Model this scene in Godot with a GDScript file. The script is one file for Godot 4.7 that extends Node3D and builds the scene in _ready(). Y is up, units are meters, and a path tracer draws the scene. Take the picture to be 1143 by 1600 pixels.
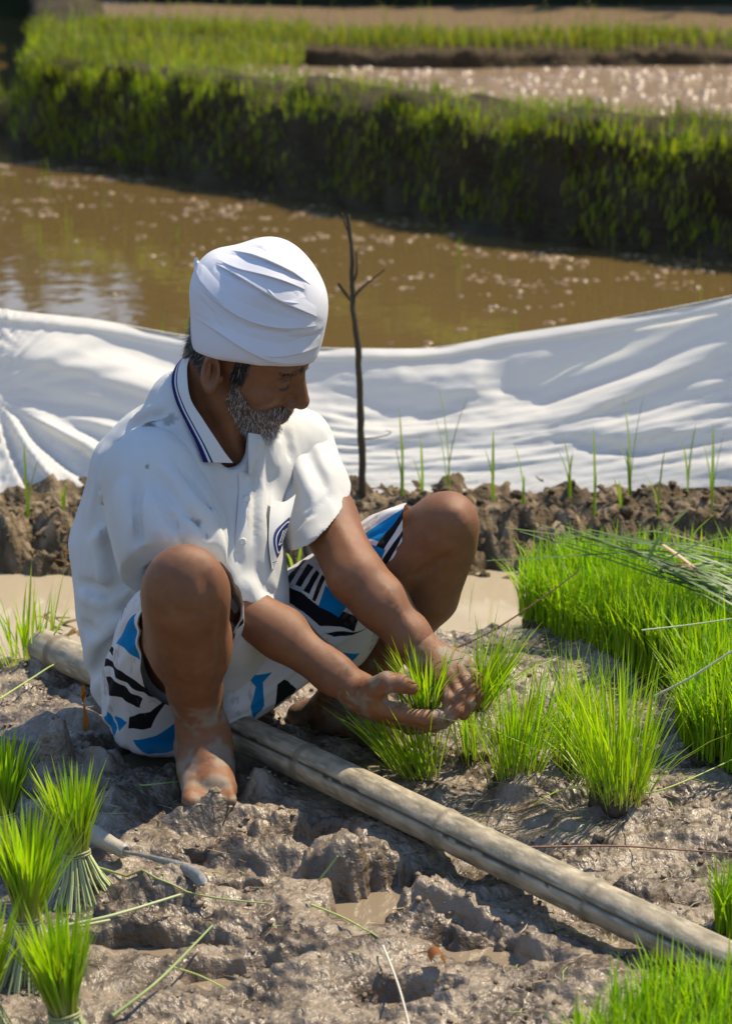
extends Node3D
# A man squats in wet mud and lifts clumps of rice seedlings; a paddy, a white sheet and grassy terraces lie behind him.

var rng := RandomNumberGenerator.new()
var names := {}
var n_big := FastNoiseLite.new()
var n_mid := FastNoiseLite.new()
var n_small := FastNoiseLite.new()
var n_soft := FastNoiseLite.new()
var M := {}

const HEAD_AT := Vector3(-0.1897, 0.6553, -3.57)
const HEAD_LEFT := Vector3(0.4121, 0.2616, -0.8945)
const HEAD_UP := Vector3(0.3258, 0.8759, 0.4063)
const HEAD_FORWARD := Vector3(0.8731, -0.4503, 0.2705)

func _ready() -> void:
	rng.seed = 7
	# ---- camera, sky, sun, exposure
	var cam := Camera3D.new()
	cam.name = "camera"
	var lens := CameraAttributesPhysical.new()
	lens.frustum_focal_length = 55.5
	lens.exposure_aperture = 4.2
	lens.frustum_focus_distance = 3.55
	cam.attributes = lens
	add_child(cam)
	cam.position = Vector3(0, 1.4, 0)
	cam.rotation_degrees = Vector3(-15.6, 0, 0)
	cam.fov = 24.41
	cam.near = 0.1
	cam.far = 400.0
	cam.current = true
	var env := Environment.new()
	env.background_mode = Environment.BG_SKY
	var sky_material := ProceduralSkyMaterial.new()
	sky_material.sky_top_color = Color(0.42, 0.56, 0.76)
	sky_material.sky_horizon_color = Color(0.84, 0.87, 0.88)
	sky_material.ground_bottom_color = Color(0.30, 0.28, 0.24)
	sky_material.ground_horizon_color = Color(0.55, 0.56, 0.52)
	sky_material.sky_curve = 0.18
	sky_material.energy_multiplier = 1.0
	var sky := Sky.new()
	sky.sky_material = sky_material
	env.sky = sky
	env.tonemap_mode = Environment.TONE_MAPPER_LINEAR
	env.tonemap_exposure = 1.58
	env.sdfgi_enabled = true
	env.ssao_enabled = true
	env.ssil_enabled = true
	var world := WorldEnvironment.new()
	world.name = "world"
	world.environment = env
	add_child(world)
	var sun := DirectionalLight3D.new()
	sun.name = "sun"
	sun.light_color = Color(1.0, 0.94, 0.83)
	sun.light_energy = 1.6
	sun.light_angular_distance = 0.5
	sun.shadow_enabled = true
	add_child(sun)
	sun.look_at_from_position(Vector3(0.46, 0.84, -0.29), Vector3.ZERO)   # it stands behind the man, to the right
	# ---- tools shared by all builders
	for a in [[n_big, 5.5, 3], [n_mid, 17.0, 5], [n_small, 62.0, 9], [n_soft, 2.0, 12]]:
		a[0].noise_type = FastNoiseLite.TYPE_SIMPLEX_SMOOTH
		a[0].frequency = a[1]
		a[0].seed = a[2]
		a[0].fractal_type = FastNoiseLite.FRACTAL_FBM
		a[0].fractal_octaves = 2
	materials()
	# ---- the place
	build_ground()
	build_terraces()
	build_far_trees()
	# ---- the things
	build_sheet()
	build_stick()
	build_pole()
	build_person()
	build_seedlings()
	build_bundles()
	build_weeds()
	build_tools_and_litter()


# ================================================================ helpers
func lin(r: float, g: float, b: float) -> Color:
	return Color(r, g, b).linear_to_srgb()


func noise_texture(freq: float, octaves: int, seed_: int, dark: float, light: float, size := 512) -> NoiseTexture2D:
	var n := FastNoiseLite.new()
	n.noise_type = FastNoiseLite.TYPE_SIMPLEX_SMOOTH
	n.frequency = freq
	n.seed = seed_
	n.fractal_octaves = octaves
	var ramp := Gradient.new()
	ramp.set_color(0, Color(dark, dark, dark))
	ramp.set_color(1, Color(light, light, light))
	var t := NoiseTexture2D.new()
	t.width = size
	t.height = size
	t.seamless = true
	t.noise = n
	t.color_ramp = ramp
	return t


func mat(called: String, color: Color, rough: float, spec := 0.5) -> StandardMaterial3D:
	var m := StandardMaterial3D.new()
	m.resource_name = called
	m.albedo_color = color
	m.roughness = rough
	m.metallic_specular = spec
	m.cull_mode = BaseMaterial3D.CULL_DISABLED
	M[called] = m
	return m


func relief(m: StandardMaterial3D, t: Texture2D, depth: float, scale_: float) -> void:
	m.uv1_triplanar = true
	m.uv1_world_triplanar = true
	m.uv1_scale = Vector3.ONE * scale_
	m.heightmap_enabled = true
	m.heightmap_texture = t
	m.heightmap_scale = depth


func materials() -> void:
	var grain := noise_texture(0.012, 6, 21, 0.35, 1.0)
	var tone := noise_texture(0.008, 5, 4, 0.80, 1.0)
	var weave := noise_texture(0.16, 3, 8, 0.0, 1.0, 256)
	var m := mat("mud", Color.WHITE, 0.70, 0.5)
	m.vertex_color_use_as_albedo = true
	m.albedo_texture = tone
	m.roughness_texture = noise_texture(0.006, 5, 33, 0.30, 1.0)
	m.roughness_texture_channel = BaseMaterial3D.TEXTURE_CHANNEL_RED
	relief(m, grain, 0.9, 9.0)
	m = mat("soil", Color.WHITE, 0.95, 0.3)
	m.vertex_color_use_as_albedo = true
	m.albedo_texture = tone
	relief(m, grain, 2.5, 5.0)
	m = mat("bank_earth", lin(0.055, 0.045, 0.026), 0.95, 0.3)
	m = mat("puddle", lin(0.20, 0.155, 0.105), 0.05, 0.5)
	m = mat("channel_water", lin(0.34, 0.28, 0.19), 0.04, 0.5)
	var ripple := noise_texture(0.02, 3, 77, 0.0, 1.0)
	m = mat("paddy_water", lin(0.112, 0.074, 0.027), 0.05, 0.5)
	relief(m, ripple, 0.10, 0.5)
	m = mat("upper_water", lin(0.26, 0.18, 0.105), 0.14, 0.5)
	relief(m, ripple, 1.6, 1.6)
	m = mat("debris", Color.WHITE, 0.6, 0.6)
	m.vertex_color_use_as_albedo = true
	m = mat("wet_lump", Color.WHITE, 0.30, 0.5)
	m.vertex_color_use_as_albedo = true
	m = mat("blade", Color.WHITE, 0.42, 0.5)
	m.vertex_color_use_as_albedo = true
	m.backlight_enabled = true
	m.backlight = Color(0.95, 1.0, 0.4)
	m = mat("skin", Color.WHITE, 0.52, 0.45)
	m.vertex_color_use_as_albedo = true
	relief(m, weave, 0.06, 26.0)
	m = mat("shirt", Color.WHITE, 0.9, 0.25)
	m.vertex_color_use_as_albedo = true
	m.rim_enabled = true
	m.rim = 0.2
	relief(m, weave, 0.05, 30.0)
	m = mat("turban", lin(0.58, 0.58, 0.62), 0.85, 0.25)
	relief(m, weave, 0.06, 26.0)
	m = mat("hair", Color.WHITE, 0.5, 0.5)
	m.vertex_color_use_as_albedo = true
	m = mat("sheet", Color.WHITE, 0.55, 0.4)
	m.vertex_color_use_as_albedo = true
	m.backlight_enabled = true
	m.backlight = Color(1.0, 1.0, 0.97)
	relief(m, weave, 0.10, 9.0)
	m = mat("bark", Color.WHITE, 0.85, 0.3)
	m.vertex_color_use_as_albedo = true
	relief(m, noise_texture(0.03, 4, 51, 0.0, 1.0), 0.5, 14.0)
	m = mat("bamboo", Color.WHITE, 0.55, 0.45)
	m.vertex_color_use_as_albedo = true
	m.albedo_texture = tone
	relief(m, noise_texture(0.03, 4, 52, 0.0, 1.0), 0.06, 9.0)
	m = mat("iron", lin(0.34, 0.32, 0.29), 0.5, 0.5)
	m.albedo_texture = tone
	relief(m, grain, 0.3, 12.0)
	m = mat("crown_leaf", Color.WHITE, 0.6, 0.4)
	m.vertex_color_use_as_albedo = true
	m.backlight_enabled = true
	m.backlight = Color(0.5, 0.5, 0.3)


func numbered(called: String) -> String:
	names[called] = names.get(called, -1) + 1
	return called if names[called] == 0 else "%s_%03d" % [called, names[called]]


func thing(called: String, label: String, category: String, at: Vector3, group := "") -> Node3D:
	var o := Node3D.new()
	o.name = numbered(called)
	add_child(o)
	o.position = at
	o.set_meta("label", label)
	o.set_meta("category", category)
	if group:
		o.set_meta("group", group)
	return o


# a mesh in the scene's own coordinates, hung under a thing (or a part of one)
func part(called: String, mesh: Mesh, material: Material, parent: Node3D) -> MeshInstance3D:
	var o := MeshInstance3D.new()
	o.name = called
	o.mesh = mesh
	o.material_override = material
	parent.add_child(o, true)
	var top := parent
	while top.get_parent() != self and top.get_parent() != null:
		top = top.get_parent()
	o.position = -top.position if parent == top else Vector3.ZERO
	return o


func structure(called: String, mesh: Mesh, material: Material, kind := "structure") -> MeshInstance3D:
	var o := MeshInstance3D.new()
	o.name = numbered(called)
	o.mesh = mesh
	o.material_override = material
	o.set_meta("kind", kind)
	add_child(o)
	return o


class Geo:
	var v := PackedVector3Array()
	var n := PackedVector3Array()
	var c := PackedColorArray()
	var uv := PackedVector2Array()
	var idx := PackedInt32Array()

	func tri(a: int, b: int, d: int) -> void:
		if (v[b] - v[a]).cross(v[d] - v[a]).dot(n[a] + n[b] + n[d]) > 0.0:
			idx.append(a); idx.append(d); idx.append(b)
		else:
			idx.append(a); idx.append(b); idx.append(d)

	func put(p: Vector3, normal: Vector3, color := Color.WHITE, t := Vector2.ZERO) -> int:
		v.append(p); n.append(normal); c.append(color); uv.append(t)
		return v.size() - 1

	# rows of points to a smooth sheet; toward: a point on the side the normals should face (or away from it)
	func grid(rows: Array, colors: Array, closed := false, flip := false) -> void:
		var first := v.size()
		var h := rows.size()
		var w: int = rows[0].size()
		for j in h:
			for i in w:
				var i0: int = (i - 1 + w) % w if closed else maxi(i - 1, 0)
				var i1: int = (i + 1) % w if closed else mini(i + 1, w - 1)
				var a: Vector3 = rows[j][i1] - rows[j][i0]
				var b: Vector3 = rows[mini(j + 1, h - 1)][i] - rows[maxi(j - 1, 0)][i]
				var m := a.cross(b).normalized()
				put(rows[j][i], -m if flip else m, colors[j][i] if colors else Color.WHITE, Vector2(float(i) / (w if closed else w - 1), float(j) / (h - 1)))
		for j in h - 1:
			for i in (w if closed else w - 1):
				var p: int = first + j * w + i
				var q: int = first + j * w + (i + 1) % w
				tri(p, q, p + w)
				tri(q, q + w, p + w)

	func tube(pts: PackedVector3Array, radii: PackedFloat32Array, color: Color, sides := 8, caps := true) -> void:
		var rows := []
		var cols := []
		var side := Vector3.RIGHT
		for j in pts.size():
			var t := (pts[mini(j + 1, pts.size() - 1)] - pts[maxi(j - 1, 0)]).normalized()
			side = (side - t * side.dot(t))
			if side.length() < 0.05:
				side = Vector3.FORWARD - t * Vector3.FORWARD.dot(t)
			side = side.normalized()
			var up := t.cross(side)
			var row := PackedVector3Array()
			var rc := PackedColorArray()
			for k in sides:
				var a := TAU * k / sides
				row.append(pts[j] + (side * cos(a) + up * sin(a)) * radii[j])
				rc.append(color)
			rows.append(row)
			cols.append(rc)
		grid(rows, cols, true)
		if caps:
			for e in [0, pts.size() - 1]:
				var t := (pts[1] - pts[0]).normalized() * -1.0 if e == 0 else (pts[e] - pts[e - 1]).normalized()
				var mid := put(pts[e], t, color)
				var ring := []
				for k in sides:
					ring.append(put(rows[e][k], t, color))
				for k in sides:
					tri(mid, ring[k], ring[(k + 1) % sides])

	func blade(base: Vector3, up: Vector3, side: Vector3, length: float, width: float, bend: float, color: Color, segs := 4, pale := false) -> void:
		var across := up.cross(side).normalized()
		var last := -1
		var tint_tip := color.lerp(Color(color.r * 1.5, color.g * 1.18, color.b), 0.35)
		for i in segs + 1:
			var t := float(i) / segs
			var p := base + up * length * (t - 0.25 * bend * t * t) + side * (bend * length * t * t)
			var tangent := (up * (1.0 - 0.5 * bend * t) + side * (2.0 * bend * t)).normalized()
			var nn := across.cross(tangent).normalized()
			var w := width * 0.5 * (0.55 + 0.45 * minf(1.0, t * 3.0)) * sqrt(maxf(0.0, 1.0 - t * t))
			var col := color.lerp(tint_tip, t)
			if pale:                          # the sheath at the foot of a seedling is straw coloured
				col = Color(0.46, 0.44, 0.17).lerp(col, minf(1.0, t * 3.2 + 0.1))
			if i == segs:
				var e := put(p, nn, col)
				tri(last, last + 1, e)
			else:
				var a := put(p - across * w, (nn - across * 0.35).normalized(), col)
				put(p + across * w, (nn + across * 0.35).normalized(), col)
				if i > 0:
					tri(last, last + 1, a)
					tri(last + 1, a + 1, a)
				last = a

	func mesh() -> ArrayMesh:
		var arrays := []
		arrays.resize(Mesh.ARRAY_MAX)
		arrays[Mesh.ARRAY_VERTEX] = v
		arrays[Mesh.ARRAY_NORMAL] = n
		arrays[Mesh.ARRAY_COLOR] = c
		arrays[Mesh.ARRAY_TEX_UV] = uv
		arrays[Mesh.ARRAY_INDEX] = idx
		var m := ArrayMesh.new()
		m.add_surface_from_arrays(Mesh.PRIMITIVE_TRIANGLES, arrays)
		return m


func curve_points(pts: Array, count: int) -> PackedVector3Array:
	var out := PackedVector3Array()
	var n := pts.size()
	for i in count:
		var s := float(i) / (count - 1) * (n - 1)
		var j := mini(int(s), n - 2)
		var a: Vector3 = pts[j]
		var b: Vector3 = pts[j + 1]
		out.append(a.cubic_interpolate(b, pts[maxi(j - 1, 0)], pts[mini(j + 2, n - 1)], s - j))
	return out


func tapered(n: int, a: float, b: float) -> PackedFloat32Array:
	var r := PackedFloat32Array()
	for i in n:
		r.append(lerpf(a, b, float(i) / (n - 1)))
	return r


# ---------------------------------------------------------------- smooth bodies from fields of joined cones and ellipsoids
class Shape:
	# cones (kind 0, cut 3), ellipsoids (1, cut 4) and cutting planes (2), joined in turn with a soft rim k
	var kind := PackedInt32Array()
	var a := PackedVector3Array()
	var b := PackedVector3Array()
	var x := PackedVector3Array()
	var y := PackedVector3Array()
	var z := PackedVector3Array()
	var r0 := PackedFloat32Array()
	var r1 := PackedFloat32Array()
	var k := PackedFloat32Array()

	func _init(prims: Array) -> void:
		for q in prims:
			kind.append(q[0])
			a.append(q[1])
			k.append(q[-1])
			if q[0] == 0 or q[0] == 3:
				var ab: Vector3 = q[3] - q[1]
				b.append(ab)
				x.append(ab / maxf(ab.dot(ab), 1e-9)); y.append(ab); z.append(ab)
				r0.append(q[2]); r1.append(q[4] - q[2])
			elif q[0] == 2:
				b.append(q[2])
				x.append(q[2]); y.append(q[2]); z.append(q[2])
				r0.append(0); r1.append(0)
			else:
				b.append(Vector3.ONE / q[2])
				x.append(q[3] / q[2].x); y.append(q[4] / q[2].y); z.append(q[5] / q[2].z)
				r0.append(0); r1.append(0)

	func one(p: Vector3, i: int) -> float:
		var t := kind[i]
		var d := p - a[i]
		if t == 0 or t == 3:
			var h := clampf(d.dot(x[i]), 0.0, 1.0)
			return (d - b[i] * h).length() - r0[i] - r1[i] * h
		if t == 2:
			return -d.dot(b[i])
		var l := Vector3(d.dot(x[i]), d.dot(y[i]), d.dot(z[i]))
		var k0 := l.length()
		return k0 * (k0 - 1.0) / maxf((l * b[i]).length(), 1e-6)

	func field(p: Vector3, some: PackedInt32Array) -> float:
		var d := 1000.0
		for i in some:
			var t := kind[i]
			var v := p - a[i]
			var e := 0.0
			if t == 0 or t == 3:
				var h := clampf(v.dot(x[i]), 0.0, 1.0)
				e = (v - b[i] * h).length() - r0[i] - r1[i] * h
			elif t == 2:
				e = -v.dot(b[i])
			else:
				var l := Vector3(v.dot(x[i]), v.dot(y[i]), v.dot(z[i]))
				var k0 := l.length()
				e = k0 * (k0 - 1.0) / maxf((l * b[i]).length(), 1e-6)
			var soft := k[i]
			if t < 2:
				var h := soft - absf(d - e)
				d = minf(d, e)
				if h > 0.0:
					d -= h * h / soft * 0.25
			else:
				var h := soft - absf(d + e)
				d = maxf(d, -e)
				if h > 0.0:
					d += h * h / soft * 0.25
		return d


func fold_height(p: Vector3, folds: Array) -> float:
	var sum := 0.0
	for s in folds:
		var pts: Array = s[2]
		var best := 1e9
		var at := 0.0
		for i in pts.size() - 1:
			var a: Vector3 = pts[i]
			var ab: Vector3 = pts[i + 1] - a
			var pa := p - a
			var h := clampf(pa.dot(ab) / ab.dot(ab), 0.0, 1.0)
			var dd := (pa - ab * h).length_squared()
			if dd < best:
				best = dd
				at = (i + h) / (pts.size() - 1)
		var w: float = s[0]
		if best < w * w * 9.0:
			sum += s[1] * exp(-best / (w * w)) * minf(1.0, minf(at, 1.0 - at) * 4.0 + 0.12)
	return sum


func field_mesh(prims: Array, folds: Array, cell: float, g: Geo, look: String) -> void:
	var lo := Vector3.ONE * 1e9
	var hi := -lo
	for q in prims:
		if q[0] == 0:
			lo = lo.min(q[1] - Vector3.ONE * q[2]).min(q[3] - Vector3.ONE * q[4])
			hi = hi.max(q[1] + Vector3.ONE * q[2]).max(q[3] + Vector3.ONE * q[4])
		elif q[0] == 1:
			var r: float = maxf(q[2].x, maxf(q[2].y, q[2].z))
			lo = lo.min(q[1] - Vector3.ONE * r)
			hi = hi.max(q[1] + Vector3.ONE * r)
	lo -= Vector3.ONE * (cell * 4.0 + 0.012)
	hi += Vector3.ONE * (cell * 4.0 + 0.012)
	var shape := Shape.new(prims)
	const S := 5
	var bx := int(ceil((hi.x - lo.x) / (cell * S)))
	var by := int(ceil((hi.y - lo.y) / (cell * S)))
	var bz := int(ceil((hi.z - lo.z) / (cell * S)))
	var nx := bx * S
	var ny := by * S
	var nz := bz * S
	var val := PackedFloat32Array()
	val.resize(nx * ny * nz)
	val.fill(9.0)
	var index := PackedInt32Array()
	index.resize(nx * ny * nz)
	index.fill(-1)
	var active := []
	# blocks of 4 x 4 x 4 blocks are sorted out first
	var wide := cell * S * 4.0 * 0.87
	var rad := cell * S * 0.87
	var extra := 0.012 if folds else 0.002
	var all := PackedInt32Array(range(prims.size()))
	for hz in range(0, bz, 4):
		for hy in range(0, by, 4):
			for hx in range(0, bx, 4):
				var far := lo + Vector3(hx + 2, hy + 2, hz + 2) * (cell * S)
				var few := PackedInt32Array()
				for i in all:
					if shape.one(far, i) < wide * 1.35 + shape.k[i] + extra:
						few.append(i)
				if few.is_empty() or absf(shape.field(far, few)) > wide * 1.6 + 0.03:
					continue
				var folds_here := []
				for s in folds:
					for i in s[2].size() - 1:
						if Geometry3D.get_closest_point_to_segment(far, s[2][i], s[2][i + 1]).distance_to(far) < wide + s[0] * 3.0:
							folds_here.append(s)
							break
				for kz in range(hz, mini(hz + 4, bz)):
					for ky in range(hy, mini(hy + 4, by)):
						for kx in range(hx, mini(hx + 4, bx)):
							var mid := lo + (Vector3(kx, ky, kz) * S + Vector3.ONE * 2.0) * cell
							var some := PackedInt32Array()
							var any := false
							for i in few:
								if shape.one(mid, i) < rad * 1.3 + shape.k[i] + extra:
									some.append(i)
									any = any or shape.kind[i] < 2
							if not any or absf(shape.field(mid, some)) > rad * 1.25 + cell * 3.0 + extra:
								continue
							var near := []
							for s in folds_here:
								for i in s[2].size() - 1:
									if Geometry3D.get_closest_point_to_segment(mid, s[2][i], s[2][i + 1]).distance_to(mid) < rad + s[0] * 3.0:
										near.append(s)
										break
							active.append(Vector3i(kx, ky, kz))
							for z in range(kz * S, kz * S + S):
								for y in range(ky * S, ky * S + S):
									var row := (z * ny + y) * nx
									for x in range(kx * S, kx * S + S):
										var p := lo + Vector3(x, y, z) * cell
										var w := shape.field(p, some)
										if near and absf(w) < 0.022:
											w -= fold_height(p, near)
										val[row + x] = w
	var step := [0, 1, nx, nx + 1, nx * ny, nx * ny + 1, nx * ny + nx, nx * ny + nx + 1]
	var corner := [Vector3(0, 0, 0), Vector3(1, 0, 0), Vector3(0, 1, 0), Vector3(1, 1, 0), Vector3(0, 0, 1), Vector3(1, 0, 1), Vector3(0, 1, 1), Vector3(1, 1, 1)]
	var edges := [[0, 1], [2, 3], [4, 5], [6, 7], [0, 2], [1, 3], [4, 6], [5, 7], [0, 4], [1, 5], [2, 6], [3, 7]]
	var cells := []
	var f := PackedFloat32Array()
	f.resize(8)
	for b in active:
		for z in range(b.z * S, mini(b.z * S + S, nz - 1)):
			for y in range(b.y * S, mini(b.y * S + S, ny - 1)):
				for x in range(b.x * S, mini(b.x * S + S, nx - 1)):
					var at := (z * ny + y) * nx + x
					var inside := 0
					var bad := false
					for k in 8:
						var w := val[at + step[k]]
						f[k] = w
						if w == 9.0:
							bad = true
							break
						if w < 0.0:
							inside += 1
					if bad or inside == 0 or inside == 8:
						continue
					var sum := Vector3.ZERO
					var count := 0
					for e in edges:
						var p: float = f[e[0]]
						var q: float = f[e[1]]
						if (p < 0.0) != (q < 0.0):
							sum += corner[e[0]].lerp(corner[e[1]], p / (p - q))
							count += 1
					sum /= count
					var nn := Vector3(f[1] + f[3] + f[5] + f[7] - f[0] - f[2] - f[4] - f[6], f[2] + f[3] + f[6] + f[7] - f[0] - f[1] - f[4] - f[5], f[4] + f[5] + f[6] + f[7] - f[0] - f[1] - f[2] - f[3]).normalized()
					var pos := lo + (Vector3(x, y, z) + sum) * cell
					if look == "body" and pos.y > 0.545 and pos.x > -0.32 and pos.distance_to(HEAD_AT) < 0.115:
						continue                     # the head has a finer mesh of its own
					index[at] = g.put(pos, nn, tint(look, pos, nn))
					cells.append(at)
	for at in cells:
		# the three edges that leave this cell's first corner
		for a in 3:
			var s: int = [1, nx, nx * ny][a]
			var s1: int = [nx, nx * ny, 1][a]
			var s2: int = [nx * ny, 1, nx][a]
			if (val[at] < 0.0) != (val[at + s] < 0.0):
				var i0 := index[at]
				var i1 := index[at - s1]
				var i2 := index[at - s1 - s2]
				var i3 := index[at - s2]
				if i1 >= 0 and i2 >= 0 and i3 >= 0:
					g.tri(i0, i1, i2)
					g.tri(i0, i2, i3)


# ================================================================ mud, channel, bund
# hollows and heaps in the mud: place, half widths, turn, height, how steep the rim is
const MUD_FORMS := [
	[Vector3(-0.3057, 0, -2.9033), 0.115, 0.040, 0.06, -0.085, 0.25], [Vector3(-0.1863, 0, -3.075), 0.055, 0.035, 0.2, -0.055, 0.3], [Vector3(-0.2538, 0, -3.1999), 0.03, 0.02, 0.0, -0.05, 0.4],
	[Vector3(-0.0013, 0, -3.0283), 0.045, 0.075, 0.5, -0.06, 0.2], [Vector3(-0.0868, 0, -3.2514), 0.10, 0.06, -0.6, -0.05, 0.5], [Vector3(0.044, 0, -3.0923), 0.05, 0.05, 0.3, -0.055, 0.3], [Vector3(0.1609, 0, -2.8878), 0.10, 0.05, -0.5, -0.04, 0.5],
	[Vector3(0.4334, 0, -3.0034), 0.028, 0.03, 0.0, -0.06, 0.3], [Vector3(-0.1271, 0, -2.8311), 0.07, 0.035, 0.3, -0.035, 0.5], [Vector3(-0.202, 0, -2.8218), 0.05, 0.025, 0.3, -0.045, 0.6], [Vector3(-0.4684, 0, -3.4256), 0.09, 0.05, 0.0, -0.05, 0.5], [Vector3(-0.5072, 0, -3.2753), 0.07, 0.04, 0.0, -0.03, 0.5],
	[Vector3(-0.2326, 0, -3.3093), 0.09, 0.034, 0.1, 0.050, 0.9], [Vector3(-0.2391, 0, -3.4126), 0.06, 0.035, 0.0, -0.045, 0.5], [Vector3(-0.1643, 0, -3.3997), 0.04, 0.03, 0.1, 0.028, 0.8], [Vector3(-0.3105, 0, -3.1543), 0.14, 0.035, 0.1, -0.022, 0.7], [Vector3(-0.1409, 0, -3.1815), 0.08, 0.04, -0.3, 0.028, 0.6], [Vector3(-0.0471, 0, -3.1252), 0.055, 0.04, -0.4, 0.036, 0.35],
	[Vector3(-0.2675, 0, -3.0179), 0.10, 0.035, 0.1, 0.022, 0.5], [Vector3(-0.0097, 0, -2.8498), 0.12, 0.05, 0.2, 0.015, 0.7], [Vector3(-0.4921, 0, -3.7056), 0.10, 0.06, 0.4, 0.025, 0.8], [Vector3(-0.4064, 0, -3.5468), 0.06, 0.05, 0.4, 0.035, 0.7], [Vector3(-0.4935, 0, -3.5468), 0.035, 0.03, 0.9, 0.05, 0.4],
	[Vector3(-0.2424, 0, -3.4652), 0.075, 0.065, 0.1, -0.045, 0.5], [Vector3(-0.3447, 0, -3.6031), 0.12, 0.10, 0.0, -0.05, 0.6], [Vector3(-0.186, 0, -3.5468), 0.10, 0.06, -0.5, -0.04, 0.6], [Vector3(0.113, 0, -2.987), 0.03, 0.10, 0.9, -0.035, 0.6], [Vector3(0.0562, 0, -2.7584), 0.09, 0.03, 0.0, -0.03, 0.5],
	[Vector3(0.2945, 0, -3.3997), 0.10, 0.03, -0.3, 0.02, 0.8], [Vector3(0.3889, 0, -3.3118), 0.075, 0.035, -0.1, 0.028, 0.7], [Vector3(0.2247, 0, -3.3869), 0.06, 0.03, 0.0, 0.022, 0.7], [Vector3(0.1876, 0, -3.6464), 0.06, 0.05, 0.0, -0.03, 0.6], [Vector3(0.3814, 0, -3.0283), 0.05, 0.03, 0.2, 0.025, 0.5], [Vector3(0.2997, 0, -3.1142), 0.06, 0.03, 0.2, -0.02, 0.6],
	[Vector3(0.1305, 0, -4.2312), 0.07, 0.05, 0.0, 0.03, 0.6], [Vector3(-0.584, 0, -3.9952), 0.10, 0.05, 0.2, 0.02, 0.8]]


func ground_height(x: float, d: float) -> float:
	var near_edge := 4.20 + 0.16 * x + 0.03 * n_big.get_noise_2d(x, 3.0)
	var far_edge := 4.70 + 0.02 * n_mid.get_noise_2d(x * 0.6, 9.0)
	var rough := clampf(0.5 + 1.2 * n_soft.get_noise_2d(x * 2.2 + 7.0, d * 2.2), 0.0, 1.0)
	var big := n_big.get_noise_2d(x, d)
	var mid := n_mid.get_noise_2d(x, d)
	var ridge := 1.0 - absf(n_mid.get_noise_2d(x * 1.3 + 40.0, d * 1.3)) * 2.2
	var fine := n_small.get_noise_2d(x, d)
	var finer := n_small.get_noise_2d(x * 2.6, d * 2.6 + 5.0)
	# slabs pushed up and smeared flat, with crumbs between them
	var q := (n_big.get_noise_2d(x * 0.75 + 0.012 * mid + 30.0, d * 0.95) + 0.10 * mid) * 2.6
	var slab := (floorf(q) + smoothstep(0.30, 0.70, q - floorf(q))) / 2.6
	var crumb := clampf(rough * 1.9 - 0.75, 0.0, 1.0)
	var pock := maxf(0.0, n_mid.get_noise_2d(x * 1.9 + 11.0, d * 1.9) - 0.22)
	var h := big * 0.013 + slab * 0.022 + mid * 0.0030 - pock * 0.008 + maxf(ridge, 0.0) * 0.004 * crumb - 0.002 + fine * (0.0012 + 0.0040 * crumb) + finer * (0.0008 + 0.0022 * crumb)
	for f in MUD_FORMS:
		var o: Vector3 = f[0]
		var dx := x - o.x
		var dz := d + o.z
		var reach: float = maxf(f[1], f[2]) * 1.4
		if absf(dx) > reach or absf(dz) > reach:
			continue
		var cs := cos(f[3])
		var sn := sin(f[3])
		var r := Vector2((dx * cs + dz * sn) / f[1], (dz * cs - dx * sn) / f[2]).length() + mid * 0.30 + fine * 0.03
		h += f[4] * (1.0 - smoothstep(1.0 - f[5], 1.0, r))
	# the irrigation channel and the earth bund behind it
	var wet := smoothstep(near_edge - 0.06, near_edge + 0.10, d)
	h = lerpf(h, -0.12 + big * 0.01, wet)
	if d > far_edge - 0.12:
		var up := smoothstep(far_edge - 0.10, far_edge + 0.17, d + mid * 0.05) * (1.0 - smoothstep(5.22, 5.45, d))
		var lump := big * 0.030 + mid * 0.030 + fine * 0.012
		h = lerpf(h, 0.050 + lump * 0.8, up)
	return h


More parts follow.
